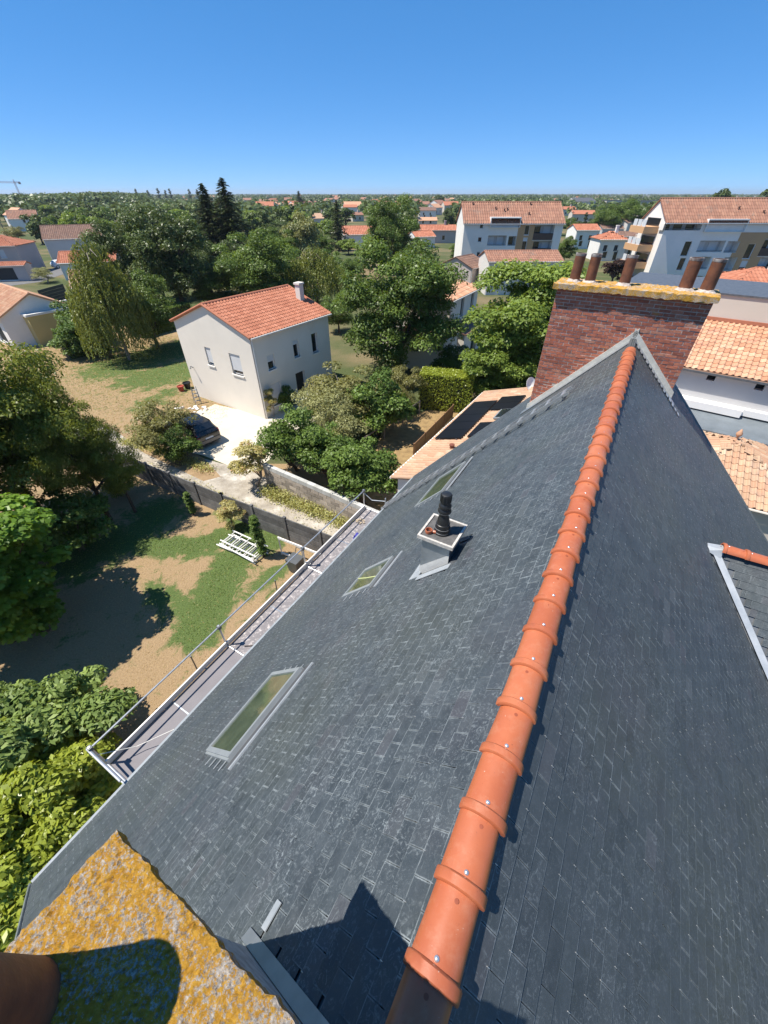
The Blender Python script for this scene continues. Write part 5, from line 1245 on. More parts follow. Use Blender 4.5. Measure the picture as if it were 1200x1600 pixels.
def unit(v): return v/np.maximum(np.linalg.norm(v, axis=1, keepdims=True), 1e-9)
def leaf_mesh(name, P, Nn, size, mat, rnd, r, aspect=0.55, tang=None):
    "one rhombic leaf per point: P positions, Nn leaf normals"
    n = len(P); t = r.normal(size=(n, 3)) if tang is None else tang+r.normal(size=(n, 3))*0.25
    Nn = unit(Nn); t = unit(t-(t*Nn).sum(1, keepdims=True)*Nn); bt = np.cross(Nn, t)
    L = (size*r.uniform(0.65, 1.35, n))[:, None]
    fold = Nn*L*0.10
    V = np.stack([P-t*L*0.5, P+bt*L*aspect*0.5-t*L*0.06+fold, P+t*L*0.5, P-bt*L*aspect*0.5-t*L*0.06+fold], 1).reshape(-1, 3)
    me = bpy.data.meshes.new(name); me.vertices.add(4*n); me.vertices.foreach_set('co', V.astype(np.float32).ravel())
    me.loops.add(4*n); me.loops.foreach_set('vertex_index', np.arange(4*n, dtype=np.int32))
    me.polygons.add(n); me.polygons.foreach_set('loop_start', np.arange(0, 4*n, 4, dtype=np.int32))
    me.update(calc_edges=True)
    a = me.attributes.new('rnd', 'FLOAT', 'FACE'); a.data.foreach_set('value', np.clip(rnd, 0, 1).astype(np.float32))
    me.materials.append(mat); return me
def clumps(r, n, R0, H, z0, shape='round', rc=0.27):
    "clump centres spread through a crown of radius R0 that spans z0..z0+H"
    out = []; k = 0
    while len(out) < n and k < n*60:
        k += 1
        d = r.normal(size=3); d /= np.linalg.norm(d); rad = r.random()**0.42
        p = d*rad
        if shape == 'round': zz = p[2]; w = 1.0
        elif shape == 'cone': zz = r.uniform(-1, 1); w = (1-(zz+1)/2)**0.8*1.05+0.08; a = r.random()*6.283; q = r.random()**0.5; p = np.array([math.cos(a)*q*w, math.sin(a)*q*w, zz])
        elif shape == 'column': zz = r.uniform(-1, 1); w = math.sqrt(max(0.05, 1-abs(zz)**3)); a = r.random()*6.283; q = r.random()**0.5; p = np.array([math.cos(a)*q*w, math.sin(a)*q*w, zz])
        elif shape == 'dome': zz = p[2] if p[2] > -0.45 else -0.45*r.random(); p[2] = zz
        c = np.array([p[0]*R0*(1-rc*0.7), p[1]*R0*(1-rc*0.7), z0+H/2+p[2]*H/2*(1-rc*0.5)])
        out.append((c, R0*rc*r.uniform(0.65, 1.25)))
    return out
def crown_points(r, cl, n, up=0.55, squash=0.75, shell=0.55):
    C0 = np.array([c for c, _ in cl]); rad = np.array([q for _, q in cl]); w = rad**2; w /= w.sum()
    idx = r.choice(len(cl), n, p=w); d = unit(r.normal(size=(n, 3))); d[:, 2] = np.where(d[:, 2] < -0.2, -d[:, 2]*0.6, d[:, 2])
    d = unit(d); q = shell+(1.12-shell)*r.random(n)
    P = C0[idx]+d*(rad[idx]*q)[:, None]*np.array([1, 1, squash]); Nn = d*0.55+np.array([0, 0, up])+r.normal(size=(n, 3))*0.42
    cr = r.random(len(cl)); rnd = 0.12+0.42*cr[idx]+0.42*r.random(n)
    return P, Nn, rnd
def limbs(b, r, cl, h0, tr, lean=(0, 0), count=9, base=None):
    top = np.array([lean[0], lean[1], h0]); b.tube([(0, 0, -0.05), (lean[0]*0.4, lean[1]*0.4, h0*0.5), tuple(top)], [tr*1.25, tr*0.95, tr*0.75], 9)
    for i in r.choice(len(cl), min(count, len(cl)), replace=False):
        c = cl[i][0]; m = top+(c-top)*0.5+np.array([0, 0, 0.12*np.linalg.norm(c-top)])+r.normal(size=3)*0.12
        b.tube([tuple(top-np.array([0, 0, 0.1])), tuple(m), tuple(c)], [tr*0.5, tr*0.3, tr*0.08], 6, cap=False)
ARCH = {}
def arch(key, seed, R0, H, z0, leafmat, nleaf, lsize, ncl=40, rc=0.27, shape='round', bark=None, tr=0.2, up=0.55, aspect=0.55, squash=0.75):
    "prototype crown + trunk meshes for a broadleaf tree or shrub"
    r = np.random.default_rng(seed); cl = clumps(r, ncl, R0, H, z0, shape, rc)
    P, Nn, rnd = crown_points(r, cl, nleaf, up, squash)
    P[:, 2] = np.maximum(P[:, 2], 0.04)
    cm = leaf_mesh('crown', P, Nn, lsize, leafmat, rnd, r, aspect)
    b = MB(); limbs(b, r, cl, max(z0+H*0.18, 0.3), tr, (r.normal(0, 0.15), r.normal(0, 0.15)))
    ARCH[key] = (cm, b.mesh('trunk', bark or M_BARK, True), z0+H, R0); return ARCH[key]
def weeping(key, seed, R0, H, leafmat, nstr, lsize, bark):
    r = np.random.default_rng(seed); P = []; T = []; rn = []
    for k in range(nstr):
        a = r.random()*6.283; q = R0*r.random()**0.6; zt = H*(1-0.42*(q/R0)**1.6)*r.uniform(0.62, 1.0); x, y = math.cos(a)*q, math.sin(a)*q
        ln = min(zt-0.3, H*r.uniform(0.16, 0.48)); m = int(ln/(lsize*0.42))+3; dx, dy = math.cos(a)*0.14+r.normal()*0.08, math.sin(a)*0.14+r.normal()*0.08; cr = r.random()
        for i in range(m):
            t = i/m; P.append((x+dx*ln*t*(1-t*0.5)+r.normal()*0.06, y+dy*ln*t*(1-t*0.5)+r.normal()*0.06, zt-ln*t**1.25)); T.append((r.normal()*0.35, r.normal()*0.35, -1)); rn.append(0.15+0.4*cr+0.4*r.random())
    P = np.array(P); Nn = r.normal(size=P.shape)*0.7+unit(P*np.array([1, 1, 0]))*0.8+np.array([0, 0, 0.35])
    cm = leaf_mesh('crown', P, Nn, lsize, leafmat, np.array(rn), r, 0.36, np.array(T))
    b = MB(); b.tube([(0, 0, -0.05), (0.1, 0.05, H*0.45), (0.0, 0.1, H*0.93)], [0.17, 0.11, 0.03], 8)
    for k in range(14):
        a = r.random()*6.283; z = H*r.uniform(0.35, 0.85); q = R0*r.uniform(0.4, 0.85); b.tube([(0, 0, z), (math.cos(a)*q*0.5, math.sin(a)*q*0.5, z+0.9), (math.cos(a)*q, math.sin(a)*q, z+0.5)], [0.05, 0.035, 0.012], 5, cap=False)
    ARCH[key] = (cm, b.mesh('trunk', bark, True), H, R0)
def conifer(key, seed, R0, H, leafmat, nb, lsize, thick=1.0, droop=0.35, gaps=0.0):
    r = np.random.default_rng(seed); P = []; T = []; rn = []; b = MB(); b.tube([(0, 0, -0.05), (0, 0, H*0.97)], [R0*0.06+0.06, 0.02], 8)
    for k in range(nb):
        z = H*(0.06+0.94*(k/nb)); ln = R0*(1-(z/H))**0.85*r.uniform(0.62, 1.12)+0.12; a = k*2.4+r.normal()*0.3; cr = r.random()
        if r.random() < gaps: continue
        ux, uy = math.cos(a), math.sin(a); m = int(ln/(lsize*0.16)*thick)+4
        if ln > R0*0.3: b.tube([(0, 0, z), (ux*ln*0.5, uy*ln*0.5, z-droop*ln*0.18), (ux*ln*0.95, uy*ln*0.95, z-droop*ln*0.55)], [0.03+0.01*ln, 0.02, 0.008], 5, cap=False)
        for i in range(m):
            t = (i+r.random())/m; w = 0.30*ln*(1-t*0.75)+0.04; s = r.normal()*w*0.6
            P.append((ux*ln*t-uy*s, uy*ln*t+ux*s, z-droop*ln*t**1.5+r.normal()*0.05*ln**0.5-abs(s)*0.25)); T.append((ux-uy*s/(w+.01)*0.8, uy+ux*s/(w+.01)*0.8, -0.25)); rn.append(0.1+0.4*cr+0.45*r.random())
    P = np.array(P); Nn = np.array([0, 0, 1.0])+r.normal(size=P.shape)*0.45
    ARCH[key] = (leaf_mesh('crown', P, Nn, lsize, leafmat, np.array(rn), r, 0.34, np.array(T)), b.mesh('trunk', M_BARK, True), H, R0)
def plant(key, name, label, cat, base, H=None, Rw=None, rz=None, group=None, squashz=True):
    cm, tm, h0, r0 = ARCH[key]
    t = thing(name, label, cat, (base[0], base[1], 0), rng.uniform(0, 6.28) if rz is None else rz, group)
    s = (Rw/r0) if Rw else (H/h0); sz = (H/h0) if H else s; t.scale = (s, s, sz)
    link('crown', cm, t); link('trunk', tm, t); return t
def grow(key, name, label, px, pyb, pyt, wpx, cat='tree', group=None, rz=None):
    "tree whose foot, top and width are read off the photograph"
    b = at(px, pyb); H = height_to(b, pyt); return plant(key, name, label, cat, b, H, px_size(b, wpx, H*0.5)/2, rz, group)

arch('oak', 101, 5.2, 8.2, 0.7, L_OAK, 44000, 0.205, 90, 0.22, 'round', M_BARK, 0.28)
arch('oak2', 102, 4.6, 8.5, 1.0, L_DARK, 32000, 0.215, 75, 0.23, 'round', M_BARK, 0.25)
arch('green', 103, 4.5, 8.0, 0.8, L_OAK, 28000, 0.225, 60, 0.26, 'round', M_BARK, 0.24)
arch('lime', 104, 4.2, 8.0, 0.5, L_LIME, 34000, 0.22, 75, 0.23, 'round', M_BARK, 0.22)
arch('walnut', 105, 4.3, 6.6, 1.6, L_YEL, 30000, 0.19, 75, 0.22, 'round', M_BARK, 0.22, aspect=0.42)
arch('bigwalnut', 150, 4.4, 7.6, 0.9, L_YEL, 52000, 0.17, 110, 0.20, 'round', M_BARK, 0.24, aspect=0.45)
arch('maple', 106, 2.3, 4.9, 0.5, L_MAPLE, 24000, 0.155, 56, 0.24, 'round', M_BARK, 0.12, aspect=0.85, up=0.9)
arch('fig', 107, 1.7, 3.4, 0.2, L_FIG, 14000, 0.17, 44, 0.25, 'dome', M_BARKPALE, 0.08, aspect=0.4, up=0.5)
arch('laurel', 108, 1.7, 3.6, 0.1, L_LAUREL, 17000, 0.16, 48, 0.25, 'dome', M_BARK, 0.08, aspect=0.5, up=0.45)
arch('evergreen', 109, 1.8, 3.2, 0.05, L_SHRUB, 11000, 0.13, 40, 0.26, 'dome', M_BARK, 0.08)
arch('olive', 110, 1.9, 3.3, 0.3, L_OLIVE, 11000, 0.12, 34, 0.27, 'round', M_BARKPALE, 0.09, aspect=0.3)
arch('dry', 111, 1.7, 3.0, 0.1, L_DRY, 9000, 0.12, 30, 0.28, 'round', M_BARKPALE, 0.05, aspect=0.4)
arch('silver', 112, 3.6, 5.5, 0.4, L_SILVER, 9000, 0.28, 34, 0.27, 'dome', M_BARK, 0.2)
arch('oleander', 113, 1.0, 2.4, 0.2, L_PINK, 3500, 0.13, 20, 0.3, 'round', M_BARKPALE, 0.05, aspect=0.35)
arch('purple', 114, 2.2, 3.6, 0.3, L_PURPLE, 5000, 0.26, 24, 0.3, 'round', M_BARK, 0.15)
arch('yard', 115, 2.0, 3.0, 0.2, L_SHRUB, 7000, 0.17, 26, 0.3, 'round', M_BARK, 0.08)
arch('bright', 116, 2.6, 4.0, 0.3, L_LIME, 6000, 0.28, 26, 0.3, 'dome', M_BARK, 0.12)
weeping('birch', 121, 3.0, 9.2, L_WILLOW, 900, 0.24, M_BARKPALE)
weeping('willow', 122, 3.6, 7.0, L_WILLOW, 700, 0.26, M_BARK)
conifer('spruce', 131, 3.2, 14, L_SPRUCE, 210, 0.34, 1.6, 0.6, 0.08)
conifer('cedar', 132, 3.0, 9, L_SPRUCE, 110, 0.40, 1.2, 0.25, 0.05)
arch('cypress', 133, 0.26, 2.5, 0.02, L_SHRUB, 9000, 0.05, 60, 0.45, 'column', M_BARK, 0.04)
# small-mesh prototypes for trees far away
arch('f1', 141, 4.5, 8.5, 0.6, L_WOOD, 2600, 0.75, 26, 0.30, 'round', M_BARK, 0.25)
arch('f2', 142, 4.8, 7.0, 0.4, L_OAK, 2600, 0.75, 24, 0.31, 'dome', M_BARK, 0.25)
arch('f3', 143, 3.8, 8.0, 0.5, L_DARK, 2400, 0.70, 22, 0.31, 'round', M_BARK, 0.25)
arch('f4', 144, 3.4, 6.0, 0.4, L_LIME, 2200, 0.60, 20, 0.31, 'dome', M_BARK, 0.2)
arch('fc', 145, 1.5, 12, 0.3, L_SPRUCE, 1800, 0.6, 26, 0.5, 'column', M_BARK, 0.15)
conifer('fs', 146, 2.6, 12, L_SPRUCE, 50, 0.9, 1.2, 0.3)

# --- nearest greenery, left edge
grow('bigwalnut', 'walnut_tree', 'large yellow-green tree with airy crown at the left edge', 78, 822, 497, 290)
grow('bigwalnut', 'walnut_tree', 'second yellow-green tree cut by the left edge', 5, 838, 560, 250)
grow('bigwalnut', 'walnut_tree', 'dark leafy tree shading the ground between the yellow-green tree and the fence', 172, 812, 602, 135)
plant('maple', 'maple_tree', 'bright green broad-leaved tree at the left edge above the shadow', 'tree', at(20, 1000), 6.0, 3.0)
plant('maple', 'maple_tree', 'bright green broad-leaved tree added out of view on the left to shade the lawn', 'tree', at(-95, 960), 7.0, 3.0)  # unseen extra tree, added so its shadow darkens the lawn
plant('maple', 'maple_tree', 'bright green broad-leaved tree reaching furthest over the shaded lawn', 'tree', at(72, 985), 5.4, 2.3)
plant('yard', 'garden_shrub', 'dark shrub in the shade under the yellow-green tree', 'shrub', at(135, 850), 2.8, 1.8)
plant('yard', 'garden_shrub', 'dark shrub deep in the shade left of the lawn', 'shrub', at(45, 880), 2.6, 1.8)
plant('fig', 'fig_bush', 'large-leaved grey-green bush beside the near end of the scaffold', 'bush', at(145, 1190), 3.6, 1.75)
plant('fig', 'fig_bush', 'grey-green bush at the left edge above the yellowish laurels', 'bush', at(35, 1190), 3.3, 1.5)
LAUR = [(95, 1300, 3.6, 1.7, 'tallest yellow-green laurel, next to the scaffold end'), (10, 1310, 3.5, 1.6, 'yellow-green laurel at the left edge below the grey-green bush'), (60, 1420, 3.4, 1.6, 'yellow-green laurel under the eave corner'),
        (-50, 1420, 3.5, 1.7, 'yellow-green laurel at the left edge above the lichened slab'), (-60, 1560, 3.2, 1.6, 'laurel lowest at the left edge, beside the slab'), (130, 1380, 3.0, 1.3, 'laurel pressed against the slate eave'), (150, 1290, 3.2, 1.5, 'laurel tucked under the near end of the scaffold'), (45, 1250, 3.7, 1.6, 'laurel standing between the grey-green bushes and the eave')]
for (px, py, h_, r_, lab) in LAUR: plant('laurel', 'laurel_bush', lab, 'bush', at(px, py), h_, r_, group='laurel bushes along the house wall')
# slim trunks by the fence and their crown just behind (they shade the lawn)
plant('walnut', 'leaning_tree', 'small tree with leaning trunk inside the concrete fence', 'tree', at(212, 800), 4.6, 1.3)
plant('yard', 'garden_shrub', 'shrub in the dark corner where the fence meets the path', 'shrub', at(190, 775), 1.8, 1.0)
plant('cypress', 'cypress', 'tiny slim cypress in the shade by the concrete fence', 'cypress', at(304, 805), 1.5, 0.2)
plant('cypress', 'cypress', 'slim dark cypress standing beside the stacked white frames', 'cypress', at(412, 871), 2.5, 0.26)
plant('oleander', 'climbing_shrub', 'thin sprawling shrub against the concrete fence', 'shrub', at(365, 825), 1.6, 0.75)
# --- around the white house
grow('dry', 'dry_shrub', 'pale dry shrub beside the black car', 262, 712, 620, 115, 'shrub')
grow('yard', 'garden_shrub', 'green shrub at the foot of the dry shrub near the car', 285, 718, 665, 75, 'shrub')
grow('oleander', 'oleander', 'pink-flowered oleander at the end of the block wall', 402, 760, 686, 75, 'shrub')
grow('evergreen', 'laurel_shrub', 'round dense dark shrub behind the block wall near the scaffold', 572, 790, 680, 140, 'shrub')
grow('evergreen', 'laurel_shrub', 'dark shrub behind the left part of the block wall', 465, 735, 628, 120, 'shrub')
grow('evergreen', 'laurel_shrub', 'dark shrub in the middle behind the block wall', 520, 758, 655, 115, 'shrub')
grow('olive', 'olive_tree', 'grey-green olive tree between house front and block wall', 512, 705, 606, 135)
grow('dry', 'pale_tree', 'pale yellow-green bushy tree in front of the house door', 548, 665, 560, 150)
grow('yard', 'garden_tree', 'green bushy tree right of the olive', 590, 680, 575, 120)
grow('dry', 'rusty_bush', 'rusty brown bush left of the clipped hedge', 628, 645, 562, 75, 'shrub')
plant('oleander', 'climber', 'dark climbing plant at the corner of the white house', 'shrub', at(428, 652), 2.3, 0.55)
plant('yard', 'garden_shrub', 'shrub against the white house front', 'shrub', at(452, 640), 1.9, 0.8)
grow('birch', 'weeping_birch', 'weeping birch with hanging branches left of the white house', 203, 562, 366, 100)
grow('green', 'garden_tree', 'green tree between weeping birch and white house', 248, 545, 415, 100)
grow('yard', 'hedge_shrub', 'clipped dark shrub below the weeping birch', 140, 558, 500, 95, 'shrub')
grow('yard', 'garden_shrub', 'leafy shrub in front of the yellow garage', 135, 540, 465, 90, 'shrub')
# --- tree belt behind
grow('oak2', 'broadleaf_tree', 'large dark silver-tinted tree behind the white house', 292, 495, 312, 140)
grow('oak2', 'broadleaf_tree', 'dark tree between birch and the large silver-tinted tree', 212, 500, 335, 110)
grow('spruce', 'spruce', 'tall spruce with twin ragged tops, left one', 348, 440, 286, 120)
grow('spruce', 'spruce', 'tall spruce with twin ragged tops, right one', 378, 440, 277, 125)
grow('green', 'broadleaf_tree', 'fresh green tree behind the orange roof ridge', 412, 492, 348, 135)
grow('green', 'broadleaf_tree', 'low green tree directly behind the orange roof', 340, 488, 405, 100)
grow('willow', 'willow_tree', 'soft willow-like tree right of the white house chimney', 497, 480, 380, 95)
grow('oak', 'oak_tree', 'big round tree in the middle of the photo', 622, 588, 372, 215)
grow('oak', 'broadleaf_tree', 'tall oval tree beyond the big round tree', 612, 428, 303, 98)
grow('lime', 'lime_tree', 'light green tree beside the brick chimney', 798, 622, 393, 225)
grow('lime', 'lime_tree', 'lower light green tree at the foot of the brick chimney', 772, 632, 500, 150)
grow('yard', 'garden_shrub', 'dark shrub between the hedge and the cream villa', 705, 590, 535, 75, 'shrub')
grow('silver', 'silver_tree', 'rounded silvery tree behind the willow', 472, 415, 331, 70)
grow('cedar', 'dark_conifer', 'dark conifer in front of the red roof', 530, 392, 312, 50)
grow('bright', 'small_bright_tree', 'small bright yellow-green tree near the red roof', 545, 398, 372, 38)
grow('bright', 'lime_green_tree', 'lime green tree group behind the dark birch, left part', 140, 392, 330, 60)
grow('bright', 'lime_green_tree', 'lime green tree group behind the dark birch, right part', 172, 388, 338, 50)
grow('yard', 'round_shrub', 'round shrub left of the lime green trees', 82, 360, 345, 26, 'shrub')
grow('yard', 'round_shrub', 'second round shrub left of the lime green trees', 105, 362, 343, 24, 'shrub')
grow('dry', 'pale_street_tree', 'pale tree before the white house at the far left', 30, 380, 348, 32)
grow('olive', 'garden_shrub', 'olive-green bush by the street on the left', 75, 442, 415, 38, 'shrub')
grow('oleander', 'pink_bush', 'pink flowering bush by the street on the left', 45, 432, 418, 28, 'shrub')
grow('cedar', 'dark_conifer', 'rounded dark tree standing beyond the villas near the horizon', 470, 335, 298, 36)
grow('f3', 'far_tree', 'dark round tree right of the tall oval tree', 683, 330, 302, 24)
grow('oak2', 'broadleaf_tree', 'dark egg-shaped tree left of the pale apartment block', 698, 360, 322, 20)
grow('green', 'broadleaf_tree', 'left one of the twin trees between the apartment blocks', 940, 372, 315, 50)
grow('green', 'broadleaf_tree', 'right one of the twin trees between the apartment blocks', 972, 372, 306, 50)
grow('purple', 'purple_tree', 'dark purple-leaved tree between the chimney pots', 955, 446, 398, 44)
grow('f3', 'far_tree', 'dark tree rising above the roof of the long apartment block', 1112, 352, 287, 34)
grow('f3', 'far_tree', 'dark tree at the right edge above the apartment roof', 1196, 352, 280, 50)
grow('green', 'broadleaf_tree', 'green tree at the right corner of the pale apartment block', 880, 412, 365, 32)
grow('green', 'broadleaf_tree', 'small tree at the left corner of the pale apartment block', 712, 412, 378, 26)
for k, (px, py, w_) in enumerate([(1150, 462, 34), (1172, 464, 30), (1130, 468, 26)]):
    plant('yard', 'car_park_shrub', ['left shrub of the row beside the white van', 'right shrub of the row beside the white van', 'low shrub behind the right chimney pot'][k], 'shrub', at(px, py), 2.2, px_size(at(px, py), w_)/2)
BELT = [(258, 470, 392, 90, 'green', 'mid-green tree right of the weeping birch in the dense belt'), (318, 462, 370, 90, 'oak2', 'dark tree in the dense belt just left of the spruces'), (385, 470, 372, 90, 'oak2', 'dark tree in the dense belt just right of the spruces'),
        (448, 462, 378, 85, 'green', 'mid-green tree between spruces and willow'), (440, 420, 350, 70, 'green', 'green tree behind the fresh green tree'), (335, 412, 345, 70, 'green', 'green tree low behind the silver-tinted tree'), (238, 432, 352, 70, 'green', 'green tree above the weeping birch top'),
        (512, 440, 385, 60, 'yard', 'dark bushy tree between willow and big round tree'), (540, 455, 400, 55, 'green', 'small green tree left of the big round tree'), (505, 405, 362, 44, 'green', 'tree left of the dark conifer'), (585, 418, 360, 40, 'green', 'tree in front of the red roof'),
        (655, 402, 368, 40, 'green', 'tree between tall oval tree and orange roofs'), (455, 385, 345, 45, 'oak2', 'dark tree left of the rounded silvery tree'), (275, 385, 335, 55, 'oak2', 'dark tree over the left part of the belt'), (180, 415, 365, 60, 'green', 'tree behind the weeping birch on its left'),
        (560, 432, 402, 36, 'yard', 'low dark bush under the red roof'), (530, 520, 455, 60, 'green', 'leafy tree tucked between white house and big round tree'), (728, 540, 488, 50, 'yard', 'dark bush at the foot of the cream villa'), (690, 440, 405, 40, 'yard', 'bush behind the big round tree on its right')]
for (px, pb, pt, w_, k_, lab) in BELT: grow(k_, 'broadleaf_tree' if k_ != 'yard' else 'bush', lab, px, pb, pt, w_, 'tree' if k_ != 'yard' else 'bush')
# clipped hedge by the neighbour's yard
def hedge(name, label, p, q, w, h, leafm, n, size):
    t = thing(name, label, 'hedge', (p.x, p.y, 0), math.atan2((q-p).y, (q-p).x)); L = (q-p).length; r = np.random.default_rng(int(L*100))
    P = np.stack([r.uniform(0, L, n), r.uniform(-w/2, w/2, n), r.uniform(0.05, h, n)], 1); f = r.integers(0, 4, n)
    P[f <= 1, 2] = h+r.normal(0, 0.05, (f <= 1).sum()); P[f == 2, 1] = -w/2+r.normal(0, 0.05, (f == 2).sum()); P[f == 3, 1] = w/2+r.normal(0, 0.05, (f == 3).sum())
    Nn = np.zeros((n, 3)); Nn[f <= 1, 2] = 1; Nn[f == 2, 1] = -1; Nn[f == 3, 1] = 1; Nn += r.normal(size=(n, 3))*0.5
    link('foliage', leaf_mesh('foliage', P, Nn, size, leafm, 0.2+0.7*r.random(n), r), t)
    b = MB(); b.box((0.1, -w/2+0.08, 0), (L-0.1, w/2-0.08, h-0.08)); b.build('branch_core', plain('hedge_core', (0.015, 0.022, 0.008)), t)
hedge('clipped_hedge', 'clipped yellow-green hedge behind the dry yard', at(655, 632), at(735, 640), 1.6, 2.5, L_LAUREL, 11000, 0.11)
hedge('clipped_hedge', 'dark clipped hedge in shade below the weeping birch', at(105, 560), at(170, 545), 1.5, 2.4, L_SHRUB, 6000, 0.16)
hedge('clipped_hedge', 'long dark hedge behind the house lawn', at(215, 528), at(300, 505), 1.5, 2.2, L_SHRUB, 7000, 0.18)
# trees among the far roofs
fr_ = np.random.default_rng(77); kinds = ['f1', 'f2', 'f3', 'f1', 'f4', 'fc']
names = dict(f1='dark green tree among the far roofs', f2='broad mid-green tree among the far roofs', f3='very dark round tree among the far roofs', f4='light green tree among the far roofs', fc='slim dark columnar tree among the far roofs', fs='dark pointed conifer among the far roofs')
free = [(x, y, 9) for x, y in spots]+[(f[0], f[1], 22) for f in FAR]+[(800, 345, 78), (1110, 360, 100)]
cnt = 0
while cnt < 330:
    py = 305.5+(fr_.random()**1.7)*78; px = fr_.uniform(-30, 1230)
    if any(abs(px-x) < w and -4 < y-py+4 < 26 or (abs(px-x) < w*0.8 and 0 <= py-y < 14) for x, y, w in free): continue
    if px < 60 and py > 350 or (px > 700 and py > 372): continue
    p = at(px, py); k = kinds[fr_.integers(len(kinds))]
    if k == 'fc' and fr_.random() < 0.6: k = 'f1'
    H = fr_.uniform(4.5, 9.5)*(1.25 if k == 'fc' else 1)*(0.72 if px > 560 else 1.0)
    plant(k, 'far_tree', names[k], 'tree', p, H, H*fr_.uniform(0.42, 0.62) if k != 'fc' else H*0.14, group=names[k].replace('tree', 'trees')); cnt += 1
for px in (218, 236, 252, 263, 270, 300, 312, 326):   # row of poplars/cypresses on the left skyline
    p = at(px, 318); plant('fc', 'skyline_cypress', 'slim dark tree in the row on the left skyline', 'tree', p, height_to(p, 296-fr_.uniform(0, 7)), 2.6, group='slim trees on the left skyline')
# the dark wood on the left and the wooded plain to the horizon: one mass each
def wood(name, label, P, Hs, seed, mat, nl=26, lsz=2.2):
    r = np.random.default_rng(seed); n = len(P); idx = np.repeat(np.arange(n), nl); d = unit(r.normal(size=(n*nl, 3))); d[:, 2] = np.abs(d[:, 2])*0.9-0.25
    q = d*np.stack([Hs[idx]*0.52, Hs[idx]*0.52, Hs[idx]*0.52], 1)*(0.7+0.4*r.random(n*nl))[:, None]; X = np.stack([P[idx, 0], P[idx, 1], Hs[idx]*0.52], 1)+q
    cr = r.random(n); Nn = d*0.8+np.array([0, 0, 0.5])+r.normal(size=X.shape)*0.35
    sz = lsz*(Hs[idx]/9.0)
    me = leaf_mesh(name, X, Nn, 1.0, mat, 0.1+0.5*cr[idx]+0.35*r.random(n*nl), r, 0.8)
    co = np.zeros(len(me.vertices)*3, np.float32); me.vertices.foreach_get('co', co); co = co.reshape(-1, 4, 3); ce = co.mean(1, keepdims=True); co = ce+(co-ce)*sz[:, None, None]
    me.vertices.foreach_set('co', co.astype(np.float32).ravel()); me.update()
    o = link(name, me); o['kind'] = 'stuff'; return tag(o, label, 'woodland')
wr = np.random.default_rng(5)
pts = []; hh = []
for k in range(520):
    px = wr.uniform(-60, 235); py = wr.uniform(313, 338)-max(0, (px-120))*0.10; p = at(px, max(py, 308.5))
    pts.append((p.x, p.y)); hh.append(min(16, max(7, height_to(p, 300.5-3.5*math.exp(-((px-165)/60)**2)+wr.uniform(-2, 5)))))
wood('left_wood', 'dark dense wood on the left below the crane', np.array(pts), np.array(hh), 1, L_WOOD, 60, 1.5)
d = wr.uniform(0, 1, 9000); dist = 230*(5200/230)**d; ang = wr.uniform(-0.95, 0.95, 9000); X = np.tan(ang)*dist
keep = np.ones(9000, bool)
for (x, y, w) in free:
    p = at(x, y); keep &= ~((np.abs(X-p.x) < px_size(p, w)) & (dist > p.y-70) & (dist < p.y+20))
Hs = wr.uniform(5, 9.5, 9000)*np.where(dist > 900, 1.2, 1.0)
wood('distant_woods', 'wooded plain stretching to the horizon', np.stack([X, dist], 1)[keep], Hs[keep], 2, L_WOOD, 26, 2.6)
# weeds and dry grass along the foot of the block wall and the path
def tufts(name, label, poly, n, hgt, mat, seed):
    r = np.random.default_rng(seed); P = []
    for k in range(n):
        i = r.integers(len(poly)-1); t = r.random(); c = poly[i].lerp(poly[i+1], t); P.append((c.x+r.normal()*0.22, c.y+r.normal()*0.22, hgt*r.random()**1.5))
    P = np.array(P); Nn = r.normal(size=P.shape)+np.array([0, 0, 0.4]); T = np.array([0, 0, 1.0])+r.normal(size=P.shape)*0.7
    o = link(name, leaf_mesh(name, P, Nn, 0.13, mat, r.random(n), r, 0.3, T)); o['kind'] = 'stuff'; tag(o, label, 'weeds')
tufts('dry_weeds', 'straw-coloured weeds along the foot of the block wall', [at(415, 770), at(450, 785), at(500, 805), at(560, 830)], 5000, 0.5, L_GRASS, 3)
tufts('path_weeds', 'dry weeds along the near edge of the path', [at(215, 728), at(290, 757), at(360, 787), at(440, 822), at(520, 855)], 2500, 0.22, L_GRASS, 4)
tufts('verge_weeds', 'dry grass between path and shrubs', [at(190, 690), at(250, 705), at(330, 738)], 3000, 0.25, L_GRASS, 5)

# ------------------------------------------------------------------ garden walls and fences
fa, fb, fc_ = at(160, 697, 1.3), at(345, 772, 1.3), at(560, 853, 1.3)
fence = thing('concrete_fence', 'dark grey concrete plank fence between lawn and gravel path', 'fence')
def fence_run(p, q, h=1.3, bay=2.0, rows=4):
    p = Vector((p.x, p.y, 0)); q = Vector((q.x, q.y, 0)); L = (q-p).length; n = max(1, round(L/bay)); d = (q-p)/n; u = d.normalized()
    for i in range(n+1):
        b = MB(); c = p+d*i; b.bar(c+Vector((0, 0, -0.1)), c+Vector((0, 0, h+0.06)), 0.13, 0.13, up=u, rnd=rng.random()); b.build('post', M_CONC, fence)
        if i == n: break
        for r_ in range(rows):
            z = h*(r_+0.5)/rows; b = MB(); b.bar(c+u*0.06+Vector((0, 0, z)), c+d-u*0.06+Vector((0, 0, z)), 0.05, h/rows-0.035, rnd=rng.random()); b.build('plank', M_CONC, fence)
fence_run(fa, fb); fence_run(fb, fc_)
bw = thing('block_wall', 'breeze-block garden wall with whitewashed top below the dark shrubs', 'wall')
w0, w1 = at(411, 719, 1.62), at(640, 816, 1.62); w0.z = w1.z = 0; L = (w1-w0).length; u = (w1-w0)/L; nn = Vector((u.y, -u.x, 0))
